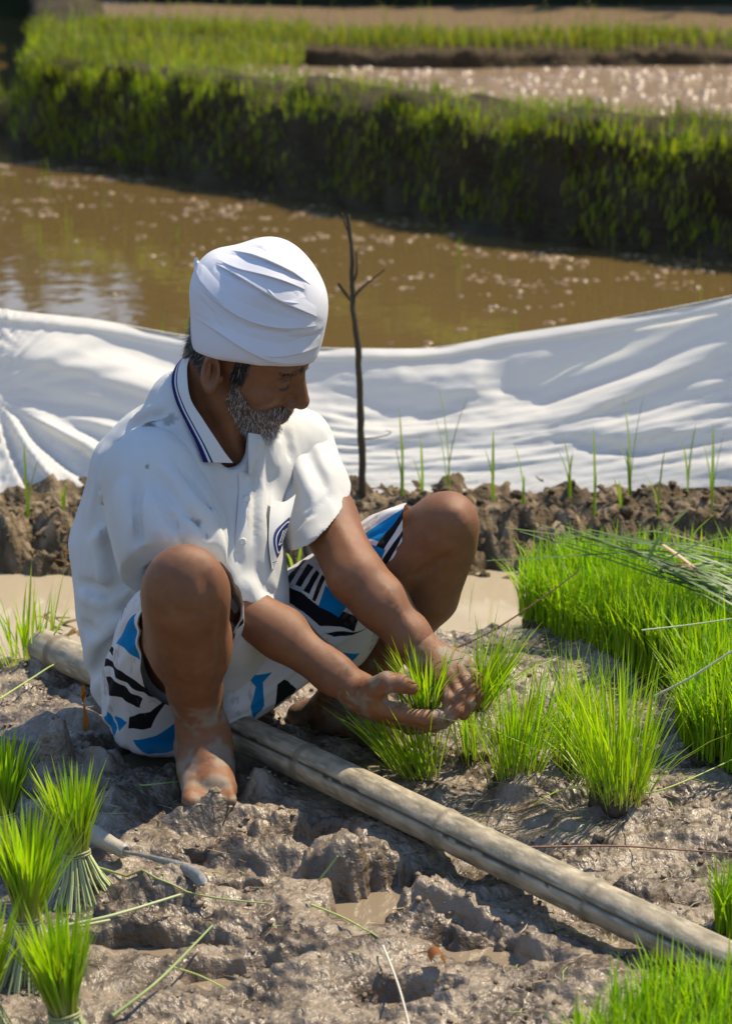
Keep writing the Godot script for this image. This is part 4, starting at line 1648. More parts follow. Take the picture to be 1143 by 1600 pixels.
func build_bundles() -> void:
	# seedlings pulled up and tied: a waist with a tie, leaves above it and stems and roots below
	for b in [[Vector3(-0.3952, 0, -3.0325), 0.058, 0.135, "tied bundle of bright seedlings beside the handle of the sickle", 190, Vector3(-0.10, 0, -0.02)], [Vector3(-0.4377, 0, -2.7726), 0.080, 0.155, "largest tied bundle of seedlings on the left edge with pale stems below its tie", 260, Vector3(0.08, 0, 0)],
			[Vector3(-0.3547, 0, -2.5744), 0.072, 0.140, "bundle of seedlings at the bottom left, nearest to the viewer", 230, Vector3(-0.10, 0, -0.02)], [Vector3(-0.5371, 0, -3.2514), 0.050, 0.125, "shaded bundle of dark seedlings at the left edge, farthest back of the bundles", 150, Vector3(0.06, 0, 0)], [Vector3(-0.4581, 0, -2.5744), 0.06, 0.14, "bundle of seedlings cut by the bottom left corner of the picture", 150, Vector3(0.0, 0, 0)]]:
		var at: Vector3 = b[0]
		at.y = maxf(ground_height(at.x, -at.z), -0.02)
		var o := thing("seedling_bundle", b[3], "seedling bundle", at, "tied bundles of pulled seedlings")
		var lean: Vector3 = b[5]
		var up := (Vector3.UP + lean).normalized()
		var waist: Vector3 = at + up * b[1]
		var leaves := Geo.new()
		var stems := Geo.new()
		for k in b[4]:
			var a := rng.randf() * TAU
			var out := Vector3(cos(a), 0, sin(a))
			var r := sqrt(rng.randf())
			var p: Vector3 = waist + out * r * 0.017
			var dir := (up + out * r * 0.25 + Vector3(rng.randf_range(-1, 1), 0, rng.randf_range(-1, 1)) * 0.10).normalized()
			var side := (out - dir * out.dot(dir)).normalized()
			leaves.blade(p, dir, side, b[2] * rng.randf_range(0.6, 1.05), 0.0050 * rng.randf_range(0.6, 1.2), rng.randf_range(0.0, 0.22), leaf_green(), 4, true)
			if k % 2 == 0:
				var foot := at + out * (0.012 + r * 0.045)
				foot.y = at.y - 0.01
				stems.tube(PackedVector3Array([foot, foot.lerp(p, 0.5) - out * 0.004, p]), PackedFloat32Array([0.0012, 0.0014, 0.0013]), Color(0.42, 0.47, 0.22) * rng.randf_range(0.6, 1.1), 4, false)
		part("leaves", leaves.mesh(), M.blade, o).set_meta("kind", "stuff")
		part("stems", stems.mesh(), M.debris, o).set_meta("kind", "stuff")
		var tie := Geo.new()
		for turn in 2:
			var ring := PackedVector3Array()
			for k in 25:
				var a := TAU * k / 24.0
				ring.append(waist + Vector3(cos(a), 0.10 * sin(a * 2.0), sin(a)) * 0.0190 + up * (turn * 0.004 - 0.002))
			tie.tube(ring, tapered(25, 0.0016, 0.0016), Color(0.24, 0.25, 0.10), 6, false)
		part("tie", tie.mesh(), M.debris, o)


func build_weeds() -> void:
	# single weeds on the bund: foot, then tips
	var plants := [
		[Vector3(0.1773, 0.0694, -4.93), [Vector3(0.1505, 0.3177, -4.93), Vector3(0.2146, 0.2781, -4.92), Vector3(0.1497, 0.2506, -4.93)], "tall three-leaved weed rising before the white sheet, right of the dead stick"],
		[Vector3(0.0779, 0.0621, -4.92), [Vector3(0.0689, 0.2599, -4.92), Vector3(0.0801, 0.1827, -4.92), Vector3(0.0623, 0.1756, -4.92)], "slender weed just right of the dead stick"],
		[Vector3(0.1222, 0.0637, -4.93), [Vector3(0.1172, 0.1943, -4.93), Vector3(0.1052, 0.1448, -4.93)], "short weed between the slender one and the three-leaved one"],
		[Vector3(0.2735, 0.0621, -4.92), [Vector3(0.2728, 0.2108, -4.92), Vector3(0.2542, 0.1686, -4.92)], "upright single-bladed weed above the man's raised knee"],
		[Vector3(0.3359, 0.0572, -4.86), [Vector3(0.3131, 0.1975, -4.86), Vector3(0.3374, 0.1276, -4.86)], "pale arching weed at the left end of the seedling block"],
		[Vector3(0.4386, 0.0763, -4.92), [Vector3(0.4207, 0.1968, -4.92), Vector3(0.4448, 0.1601, -4.92), Vector3(0.416, 0.1615, -4.92)], "three-bladed weed at the middle of the right half of the bund"],
		[Vector3(0.4842, 0.0486, -4.84), [Vector3(0.4766, 0.2385, -4.84), Vector3(0.4874, 0.1329, -4.84)], "lone tall thin weed low on the bund face"],
		[Vector3(0.5694, 0.0763, -4.92), [Vector3(0.5914, 0.2948, -4.92), Vector3(0.5497, 0.2781, -4.92), Vector3(0.6141, 0.1827, -4.92), Vector3(0.5429, 0.1827, -4.92), Vector3(0.5625, 0.1686, -4.92)], "many-bladed weed, bushiest one before the sheet on the right"],
		[Vector3(0.5385, 0.0486, -4.84), [Vector3(0.5338, 0.1189, -4.84), Vector3(0.5596, 0.1161, -4.84), Vector3(0.5228, 0.1259, -4.84)], "leafy green weed below the bushiest one"],
		[Vector3(0.6227, 0.0486, -4.84), [Vector3(0.6315, 0.1886, -4.84), Vector3(0.5929, 0.1329, -4.84), Vector3(0.6547, 0.1049, -4.84)], "spreading weed low between the bushiest weed and the right edge"],
		[Vector3(0.6928, 0.0906, -4.92), [Vector3(0.7029, 0.2249, -4.92), Vector3(0.6798, 0.1827, -4.92)], "thin pale weed left of the pair at the right edge"],
		[Vector3(0.7338, 0.0572, -4.86), [Vector3(0.7294, 0.2392, -4.86), Vector3(0.7541, 0.2281, -4.86), Vector3(0.7121, 0.1975, -4.86)], "sturdy weed nearest the right edge of the sheet"],
		[Vector3(-0.0429, 0.0459, -4.85), [Vector3(-0.0468, 0.1092, -4.85), Vector3(-0.036, 0.1022, -4.85)], "short green sprout left of the dead stick's foot"],
		[Vector3(-0.718, 0.0431, -4.86), [Vector3(-0.7189, 0.1975, -4.86), Vector3(-0.6958, 0.1626, -4.86)], "tall thin weed before the sheet at the left edge"],
		[Vector3(-0.6398, 0.0572, -4.86), [Vector3(-0.6368, 0.1066, -4.86), Vector3(-0.644, 0.0925, -4.86)], "tiny sprout on the bund behind the man's back"],
		[Vector3(-0.1374, 0, -4.4308), [Vector3(-0.1859, 0.1391, -4.3), Vector3(-0.1497, 0.1214, -4.3), Vector3(-0.1228, 0.1492, -4.3)], "yellow-green sprigs seen through the gap under the man's arm"],
		[Vector3(0.2, 0, -4.3091), [Vector3(0.1909, 0.0925, -4.32), Vector3(0.2083, 0.0606, -4.32), Vector3(0.1791, 0.0478, -4.32)], "sprigs at the channel edge below the man's far knee"]]
	for w in plants:
		var foot: Vector3 = w[0]
		var o := thing("weed", w[2], "weed", foot, "weeds along the bund")
		for tip in w[1]:
			var g := Geo.new()
			var v: Vector3 = tip - foot
			var start := foot - Vector3(0, 0.02, 0) + Vector3(rng.randf_range(-1, 1), 0, rng.randf_range(-1, 1)) * 0.004
			var lean := Vector3(v.x, 0, v.z + 0.01)
			var side := lean.normalized() if lean.length() > 0.002 else Vector3.RIGHT
			var bend := clampf(lean.length() / v.length(), 0.02, 0.5)
			var up := (v.normalized() - side * bend).normalized()
			g.blade(start, up, (side - up * side.dot(up)).normalized(), (v.length() + 0.02) * (1.0 + bend * 0.3), 0.0070, bend, Color(0.22, 0.33, 0.04) * rng.randf_range(0.7, 1.1), 6)
			part("leaf", g.mesh(), M.blade, o)


func stalk(called: String, label: String, category: String, pts: Array, r0: float, r1: float, color: Color, group := "") -> void:
	var p := curve_points(pts, 14)
	for i in p.size():
		if p[i].y < 0.2:
			p[i].y = maxf(p[i].y, ground_height(p[i].x, -p[i].z) + r0 * 0.8)
	var g := Geo.new()
	g.tube(p, tapered(14, r0, r1), color, 6)
	var o := thing(called, label, category, pts[0], group)
	part("stem", g.mesh(), M.debris, o)


func lying_leaf(o: Node3D, pts: Array, width: float, color: Color) -> void:
	var p := curve_points(pts, 16)
	var rows := []
	var cols := []
	for i in 16:
		var t := i / 15.0
		var d := (p[mini(i + 1, 15)] - p[maxi(i - 1, 0)]).normalized()
		var side := d.cross(Vector3(0.15, 1, 0.2)).normalized()
		var w := width * 0.5 * sqrt(maxf(0.02, sin(PI * clampf(t * 0.92 + 0.06, 0.0, 1.0))))
		rows.append(PackedVector3Array([p[i] - side * w, p[i] + Vector3(0, -w * 0.35, 0), p[i] + side * w]))
		cols.append(PackedColorArray([color, color * 0.85, color]))
	var g := Geo.new()
	g.grid(rows, cols)
	fix_up(g)
	part("leaf", g.mesh(), M.blade, o)


func build_tools_and_litter() -> void:
	# sickle: round wooden handle, ferrule and a flat curved blade
	var o := thing("hand_sickle", "mud-smeared hand sickle with wooden handle and curved blade lying in the mud", "sickle", Vector3(-0.3548, 0, -3.1815))
	var g := Geo.new()
	var h := curve_points([Vector3(-0.3974, 0.04, -3.1585), Vector3(-0.3761, 0.04, -3.131), Vector3(-0.3537, 0.038, -3.1085), Vector3(-0.3397, 0.037, -3.0952)], 16)
	g.tube(h, PackedFloat32Array([0.0125, 0.0135, 0.0138, 0.0138, 0.0135, 0.0130, 0.0125, 0.0120, 0.0115, 0.0112, 0.0110, 0.0108, 0.0104, 0.0100, 0.0092, 0.0070]), Color(0.40, 0.35, 0.28), 14)
	part("handle", g.mesh(), M.bamboo, o)
	var rings := Geo.new()
	rings.tube(PackedVector3Array([h[13], h[14], h[15]]), PackedFloat32Array([0.0112, 0.0108, 0.0085]), Color(0.3, 0.28, 0.25), 14)
	part("ferrule", rings.mesh(), M.iron, o)
	var spine := curve_points([Vector3(-0.3408, 0.04, -3.0884), Vector3(-0.3141, 0.042, -3.0728), Vector3(-0.2854, 0.044, -3.0529), Vector3(-0.2552, 0.044, -3.0313), Vector3(-0.2325, 0.041, -3.0102), Vector3(-0.2215, 0.034, -2.9878)], 24)
	var rows := []
	for i in 24:
		var t := i / 23.0
		var d := (spine[mini(i + 1, 23)] - spine[maxi(i - 1, 0)]).normalized()
		var side := d.cross(Vector3(0.0, 0.8, 0.55)).normalized()
		var w := lerpf(0.0035, 0.012, smoothstep(0.15, 0.75, t)) * (1.0 if t < 0.9 else sqrt(maxf(0.0, 1.0 - pow((t - 0.9) / 0.1, 2.0))) + 0.02)
		var nn := d.cross(side).normalized() * 0.0013
		rows.append(PackedVector3Array([spine[i] - side * w * 0.5 + nn, spine[i] + side * w, spine[i] - side * w * 0.5 - nn, spine[i] - side * w * 0.6]))
	var bl := Geo.new()
	bl.grid(rows, [], true)
	face_out_tube(bl, spine, 4)
	part("blade", bl.mesh(), M.iron, o)
	# stalks and straws on the mud
	var lot := "stalks lying on the mud"
	stalk("stalk", "pale green stalk from the largest bundle across the mud hollow", "stalk", [Vector3(-0.4222, 0.02, -2.8811), Vector3(-0.343, 0.03, -2.8991), Vector3(-0.2525, 0.03, -2.9676)], 0.0032, 0.0018, Color(0.33, 0.38, 0.17), lot)
	stalk("stalk", "shorter pale stalk just below the one from the largest bundle", "stalk", [Vector3(-0.4249, 0.02, -2.8695), Vector3(-0.3425, 0.02, -2.9084)], 0.0030, 0.0020, Color(0.36, 0.38, 0.20), lot)
	stalk("stalk", "straight dark green stalk pointing up to the right below the mud hollow", "stalk", [Vector3(-0.3134, 0.01, -2.6562), Vector3(-0.2594, 0.03, -2.7167), Vector3(-0.2029, 0.03, -2.8718)], 0.0028, 0.0014, Color(0.20, 0.26, 0.08), lot)
	stalk("stalk", "long thin green stalk from the small bundle past the sickle blade", "stalk", [Vector3(-0.3872, 0.03, -3.0648), Vector3(-0.3015, 0.03, -3.0091), Vector3(-0.2116, 0.02, -2.981), Vector3(-0.1329, 0.01, -2.982)], 0.0020, 0.0010, Color(0.25, 0.28, 0.08), lot)
	stalk("stalk", "white straw in the bottom middle of the mud", "stalk", [Vector3(0.0222, 0.02, -2.8314), Vector3(0.041, 0.015, -2.7288), Vector3(0.0536, 0.015, -2.617)], 0.0018, 0.0012, Color(0.55, 0.50, 0.38), lot)
	stalk("stalk", "short green stem leaning on a mud slab left of the pole", "stalk", [Vector3(-0.065, 0.03, -3.0134), Vector3(-0.0524, 0.05, -3.0072), Vector3(-0.0391, 0.07, -3.0051)], 0.0020, 0.0012, Color(0.24, 0.30, 0.08), lot)
	stalk("stalk", "thin yellow-green stem on the mud above the curled leaf", "stalk", [Vector3(-0.0744, 0.02, -2.9564), Vector3(-0.027, 0.02, -2.9124), Vector3(0.0156, 0.02, -2.8561)], 0.0017, 0.0010, Color(0.34, 0.40, 0.10), lot)
	stalk("stalk", "long reddish stalk lying right of the pole below the root balls", "stalk", [Vector3(0.235, 0.015, -3.161), Vector3(0.358, 0.02, -3.1541), Vector3(0.4484, 0.02, -3.1405), Vector3(0.5289, 0.02, -3.127)], 0.0018, 0.0010, Color(0.20, 0.10, 0.06), lot)
	stalk("stalk", "green stem lying from the wide clump toward the right edge", "stalk", [Vector3(0.3763, 0.02, -3.336), Vector3(0.4549, 0.03, -3.3471), Vector3(0.5764, 0.04, -3.4481)], 0.0016, 0.0009, Color(0.30, 0.38, 0.06), lot)
	stalk("stalk", "white straw slanting before the smaller seedling block", "stalk", [Vector3(0.4587, 0.1043, -3.55), Vector3(0.5122, 0.1474, -3.52), Vector3(0.5871, 0.2094, -3.5)], 0.0022, 0.0016, Color(0.55, 0.52, 0.38), lot)
	stalk("stalk", "pale thin straw across the large seedling block", "stalk", [Vector3(0.4557, 0.158, -3.72), Vector3(0.5351, 0.1747, -3.7), Vector3(0.6153, 0.1945, -3.68)], 0.0016, 0.0010, Color(0.50, 0.52, 0.30), lot)
	stalk("stalk", "brown curving stalk rising from the mud to the large seedling block", "stalk", [Vector3(0.1363, 0.01, -4.0292), Vector3(0.226, 0.0645, -4), Vector3(0.3269, 0.1361, -4), Vector3(0.3769, 0.1776, -4)], 0.0020, 0.0009, Color(0.22, 0.10, 0.05), lot)
	stalk("stalk", "green stem across the mud left behind the man's back", "stalk", [Vector3(-0.6224, 0.01, -3.7958), Vector3(-0.5779, 0.02, -3.8713), Vector3(-0.5374, 0.03, -3.9232), Vector3(-0.5012, 0.01, -3.9531)], 0.0018, 0.0010, Color(0.30, 0.38, 0.08), lot)
	stalk("stalk", "green blade-like stem left of the near foot", "stalk", [Vector3(-0.3492, 0.01, -3.4064), Vector3(-0.3124, 0.015, -3.4045), Vector3(-0.2816, 0.01, -3.4273)], 0.0014, 0.0008, Color(0.25, 0.36, 0.08), lot)
	stalk("stalk", "dark twig standing up from the mud before the near foot", "stalk", [Vector3(-0.2133, 0, -3.2753), Vector3(-0.2066, 0.02, -3.2644), Vector3(-0.2012, 0.03, -3.2723)], 0.0012, 0.0007, Color(0.10, 0.07, 0.04), lot)
	stalk("stalk", "fine green straw at the bottom left past the hollow", "stalk", [Vector3(-0.2538, 0.01, -2.7925), Vector3(-0.214, 0.015, -2.7572), Vector3(-0.1782, 0.01, -2.7299)], 0.0014, 0.0008, Color(0.38, 0.44, 0.12), lot)
	# leaves
	var dry := thing("dry_leaf", "orange withered leaf hanging behind the man's shorts on the left", "leaf", Vector3(-0.4635, 0, -3.6699))
	lying_leaf(dry, [Vector3(-0.4623, 0.0027, -3.66), Vector3(-0.4592, 0.0322, -3.65), Vector3(-0.4602, 0.0637, -3.64), Vector3(-0.4603, 0.0914, -3.64)], 0.012, Color(0.42, 0.14, 0.03))
	var curl := thing("dry_leaf", "small curled orange leaf on the mud in front of the pole", "leaf", Vector3(0.0876, 0, -2.8311))
	var cg := Geo.new()
	var cr := []
	for j in 8:
		var row := PackedVector3Array()
		for i in 10:
			var a := -0.4 + i * 0.42
			row.append(Vector3(0.0883, 0.018, -2.8002) + Vector3(cos(a) * 0.009 + j * 0.0008, sin(a) * 0.011, (j - 3.5) * 0.0035))
		cr.append(row)
	cg.grid(cr, [])
	for i in cg.c.size():
		cg.c[i] = Color(0.34, 0.13, 0.04)
	part("leaf", cg.mesh(), M.blade, curl)
	var cs := Geo.new()
	cs.tube(curve_points([Vector3(0.0535, 0.02, -2.7998), Vector3(0.0695, 0.02, -2.8128), Vector3(0.0836, 0.022, -2.8124)], 8), tapered(8, 0.001, 0.0014), Color(0.25, 0.14, 0.06), 5)
	part("leaf_stalk", cs.mesh(), M.debris, curl)
	var litter := thing("dry_leaf", "clump of dead brown leaves in the channel beside the left end of the pole", "leaf", Vector3(-0.5686, 0, -4.1933))
	for k in 9:
		var p: Vector3 = Vector3(-0.5564, 0.03, -4.1034) + Vector3(rng.randf_range(-0.03, 0.04), rng.randf_range(-0.02, 0.03), rng.randf_range(-0.03, 0.03))
		lying_leaf(litter, [p, p + Vector3(rng.randf_range(-0.02, 0.02), rng.randf_range(0.0, 0.02), rng.randf_range(-0.02, 0.02)), p + Vector3(rng.randf_range(-0.04, 0.04), rng.randf_range(-0.01, 0.02), rng.randf_range(-0.03, 0.03))], 0.010, Color(0.30, 0.20, 0.11) * rng.randf_range(0.5, 1.3))
	var dead := thing("dry_leaf", "orange-brown dead grass caught on the bund at the left edge", "leaf", Vector3(-0.6767, -0.0467, -4.78))
	for k in 16:
		var p: Vector3 = Vector3(-0.6843, -0.0294, -4.76) + Vector3(rng.randf_range(-0.07, 0.07), rng.randf_range(-0.012, 0.012), rng.randf_range(-0.03, 0.03))
		lying_leaf(dead, [p, p + Vector3(0.03, rng.randf_range(-0.006, 0.012), 0.01), p + Vector3(0.07, rng.randf_range(-0.02, 0.01), 0.02)], 0.004, Color(0.42, 0.22, 0.08) * rng.randf_range(0.5, 1.2))
	# cut rushes thrown over the seedlings
	var pile := thing("cut_rushes", "heap of long cut rush leaves thrown over the large seedling block", "cut leaves", Vector3(0.5361, 0.1623, -4.05))
	for k in 44:
		var t := rng.randf()
		var a := Vector3(0.271, 0.1947, -4.22).lerp(Vector3(0.4508, 0.1894, -4.12), rng.randf()) if k < 10 else Vector3(0.4508, 0.1894, -4.12).lerp(Vector3(0.5274, 0.166, -3.98), rng.randf())
		var b := Vector3(0.7481, 0.144, -4.15).lerp(Vector3(0.6889, 0.1088, -3.85), t)
		var m := a.lerp(b, 0.5) + Vector3(0, rng.randf_range(0.0, 0.03), rng.randf_range(-0.02, 0.03))
		lying_leaf(pile, [a + Vector3(0, rng.randf_range(-0.01, 0.02), 0), m, b], rng.randf_range(0.004, 0.008), Color(0.15, 0.22, 0.09) * rng.randf_range(0.6, 1.5))
	for e in [[Vector3(0.2208, 0.1489, -4.15), Vector3(0.3817, 0.1676, -4.12), Vector3(0.4953, 0.1809, -4.1)], [Vector3(0.2556, 0.1979, -4.2), Vector3(0.3836, 0.1952, -4.15), Vector3(0.5641, 0.1953, -4.1)], [Vector3(0.4952, 0.1894, -4), Vector3(0.5188, 0.2306, -4.02), Vector3(0.572, 0.2751, -4.05)], [Vector3(0.4369, 0.2013, -4.1), Vector3(0.5146, 0.2251, -4.08), Vector3(0.6044, 0.2071, -4.06)], [Vector3(0.5178, 0.1894, -4), Vector3(0.5842, 0.2247, -4), Vector3(0.6433, 0.2388, -4)]]:
		lying_leaf(pile, e, 0.006, Color(0.17, 0.26, 0.07))
	for e in [[Vector3(0.5191, 0.2212, -4.02), Vector3(0.5535, 0.2012, -4), Vector3(0.5831, 0.1813, -3.98)], [Vector3(0.5446, 0.1924, -3.99), Vector3(0.5693, 0.1907, -3.98), Vector3(0.5837, 0.166, -3.98)]]:
		lying_leaf(pile, e, 0.012, Color(0.34, 0.18, 0.08))


func face_out_tube(g: Geo, spine: PackedVector3Array, w: int) -> void:
	for i in g.n.size():
		if g.n[i].dot(g.v[i] - spine[i / w]) < 0.0:
			g.n[i] = -g.n[i]
	var old := g.idx
	g.idx = PackedInt32Array()
	for i in range(0, old.size(), 3):
		g.tri(old[i], old[i + 1], old[i + 2])


# ================================================================ measured shapes of the man and his clothes
const BODY := [
	[0, Vector3(-0.2966, 0.1205, -3.62), 0.062, Vector3(-0.2769, 0.2582, -3.42), 0.062, 0.03],
	[0, Vector3(-0.2769, 0.2582, -3.42), 0.062, Vector3(-0.2592, 0.3702, -3.25), 0.064, 0.03],
	[0, Vector3(-0.2592, 0.3702, -3.25), 0.06, Vector3(-0.2622, 0.2699, -3.34), 0.058, 0.012],
	[0, Vector3(-0.2622, 0.2699, -3.34), 0.058, Vector3(-0.2623, 0.1601, -3.42), 0.041, 0.012],
	[0, Vector3(-0.2623, 0.1601, -3.42), 0.041, Vector3(-0.2513, 0.0792, -3.44), 0.035, 0.012],
	[1, Vector3(-0.256, 0.4032, -3.215), Vector3(0.052, 0.05, 0.035), Vector3(1, 0, 0), Vector3(0, 1, 0), Vector3(0, 0, 1), 0.03],
	[1, Vector3(-0.2934, 0.2546, -3.37), Vector3(0.036, 0.06, 0.04), Vector3(1, 0, 0), Vector3(0, 1, 0), Vector3(0, 0, 1), 0.012],
	[1, Vector3(-0.2339, 0.2546, -3.37), Vector3(0.034, 0.06, 0.04), Vector3(1, 0, 0), Vector3(0, 1, 0), Vector3(0, 0, 1), 0.012],
	[1, Vector3(-0.2433, 0.2999, -3.295), Vector3(0.008, 0.05, 0.012), Vector3(1, 0, 0), Vector3(0, 1, 0), Vector3(0, 0, 1), 0.02],
	[0, Vector3(-0.2513, 0.0792, -3.44), 0.037, Vector3(-0.2431, 0.0434, -3.41), 0.033, 0.03],
	[0, Vector3(-0.2431, 0.0434, -3.41), 0.033, Vector3(-0.2349, 0.031, -3.355), 0.024, 0.03],
	[0, Vector3(-0.2657, 0.0382, -3.45), 0.03, Vector3(-0.263, 0.0269, -3.365), 0.02, 0.02],
	[0, Vector3(-0.2347, 0.0369, -3.4), 0.026, Vector3(-0.2152, 0.0288, -3.35), 0.02, 0.02],
	[0, Vector3(-0.2642, 0.0289, -3.355), 0.0155, Vector3(-0.2649, 0.0246, -3.31), 0.013, 0.008],
	[0, Vector3(-0.2496, 0.0257, -3.355), 0.0143, Vector3(-0.2487, 0.0204, -3.31), 0.012, 0.008],
	[0, Vector3(-0.2351, 0.0247, -3.355), 0.0131, Vector3(-0.2314, 0.0194, -3.31), 0.011, 0.008],
	[0, Vector3(-0.2224, 0.0247, -3.355), 0.0119, Vector3(-0.2159, 0.0204, -3.31), 0.01, 0.008],
	[0, Vector3(-0.2107, 0.0268, -3.355), 0.0107, Vector3(-0.2015, 0.0246, -3.31), 0.009, 0.008],
	[1, Vector3(-0.2852, 0.0595, -3.45), Vector3(0.012, 0.013, 0.015), Vector3(1, 0, 0), Vector3(0, 1, 0), Vector3(0, 0, 1), 0.015],
	[1, Vector3(-0.2228, 0.0634, -3.44), Vector3(0.012, 0.013, 0.015), Vector3(1, 0, 0), Vector3(0, 1, 0), Vector3(0, 0, 1), 0.015],
	[0, Vector3(-0.2135, 0.0725, -3.74), 0.07, Vector3(0.118, 0.3633, -3.6), 0.058, 0.03],
	[0, Vector3(0.1262, 0.3422, -3.6), 0.05, Vector3(0.0993, 0.2476, -3.63), 0.049, 0.009],
	[0, Vector3(0.0993, 0.2476, -3.63), 0.049, Vector3(0.0215, 0.1216, -3.68), 0.036, 0.009],
	[0, Vector3(0.0215, 0.1216, -3.68), 0.036, Vector3(-0.0418, 0.0532, -3.69), 0.034, 0.009],
	[1, Vector3(0.132, 0.3893, -3.575), Vector3(0.04, 0.042, 0.04), Vector3(1, 0, 0), Vector3(0, 1, 0), Vector3(0, 0, 1), 0.03],
	[0, Vector3(-0.1032, 0.0037, -3.72), 0.03, Vector3(-0.0386, 0.03, -3.68), 0.036, 0.03],
	[0, Vector3(-0.0386, 0.03, -3.68), 0.036, Vector3(0.0193, 0.0197, -3.63), 0.03, 0.03],
	[0, Vector3(0.0193, 0.0197, -3.63), 0.03, Vector3(0.0586, 0.0156, -3.6), 0.02, 0.03],
	[0, Vector3(0.0628, 0.0222, -3.6), 0.013, Vector3(0.0863, 0.0236, -3.585), 0.011, 0.006],
	[0, Vector3(0.0585, 0.0194, -3.59), 0.012, Vector3(0.0809, 0.0205, -3.573), 0.01, 0.006],
	[0, Vector3(0.0501, 0.0178, -3.58), 0.011, Vector3(0.0704, 0.0185, -3.561), 0.009, 0.006],
	[0, Vector3(0.0417, 0.0162, -3.57), 0.01, Vector3(0.0579, 0.0177, -3.549), 0.008, 0.006],
	[0, Vector3(0.0313, 0.0156, -3.56), 0.009, Vector3(0.0454, 0.018, -3.537), 0.007, 0.006],
	[0, Vector3(-0.2513, 0.4582, -3.67), 0.06, Vector3(-0.281, 0.2707, -3.66), 0.1, 0.05],
	[0, Vector3(-0.281, 0.2707, -3.66), 0.1, Vector3(-0.2855, 0.1105, -3.68), 0.09, 0.05],
	[0, Vector3(-0.3244, 0.4736, -3.5), 0.055, Vector3(-0.2553, 0.4656, -3.67), 0.05, 0.04],
	[0, Vector3(-0.2553, 0.4656, -3.67), 0.05, Vector3(-0.1078, 0.4585, -3.74), 0.052, 0.04],
	[0, Vector3(-0.284, 0.1175, -3.66), 0.07, Vector3(-0.2966, 0.1205, -3.62), 0.06, 0.04],
	[0, Vector3(-0.2855, 0.1105, -3.68), 0.07, Vector3(-0.2135, 0.0725, -3.74), 0.07, 0.04],
	[0, Vector3(-0.2354, 0.6163, -3.6025), 0.05, Vector3(-0.249, 0.5019, -3.63), 0.05, 0.02],
	[0, Vector3(-0.2463, 0.5027, -3.635), 0.046, Vector3(-0.2029, 0.4449, -3.64), 0.03, 0.03],
	[0, Vector3(-0.3244, 0.4736, -3.5), 0.052, Vector3(-0.2253, 0.2857, -3.51), 0.043, 0.02],
	[0, Vector3(-0.2253, 0.2857, -3.51), 0.041, Vector3(-0.1303, 0.2329, -3.48), 0.0385, 0.02],
	[0, Vector3(-0.1303, 0.2329, -3.48), 0.0385, Vector3(-0.0507, 0.1821, -3.44), 0.0295, 0.02],
	[0, Vector3(-0.0507, 0.1821, -3.44), 0.0295, Vector3(-0.0054, 0.1549, -3.42), 0.0265, 0.02],
	[1, Vector3(-0.2253, 0.2857, -3.51), Vector3(0.04, 0.042, 0.042), Vector3(1, 0, 0), Vector3(0, 1, 0), Vector3(0, 0, 1), 0.02],
	[0, Vector3(-0.1078, 0.4585, -3.74), 0.052, Vector3(-0.0627, 0.3759, -3.63), 0.046, 0.02],
	[0, Vector3(-0.0627, 0.3759, -3.63), 0.046, Vector3(-0.0155, 0.3108, -3.53), 0.042, 0.02],
	[0, Vector3(-0.0155, 0.3108, -3.53), 0.042, Vector3(0.0234, 0.2732, -3.51), 0.04, 0.02],
	[0, Vector3(0.0234, 0.2732, -3.51), 0.04, Vector3(0.0661, 0.2264, -3.49), 0.032, 0.02],
	[0, Vector3(0.0661, 0.2264, -3.49), 0.032, Vector3(0.0879, 0.2016, -3.48), 0.028, 0.02]]

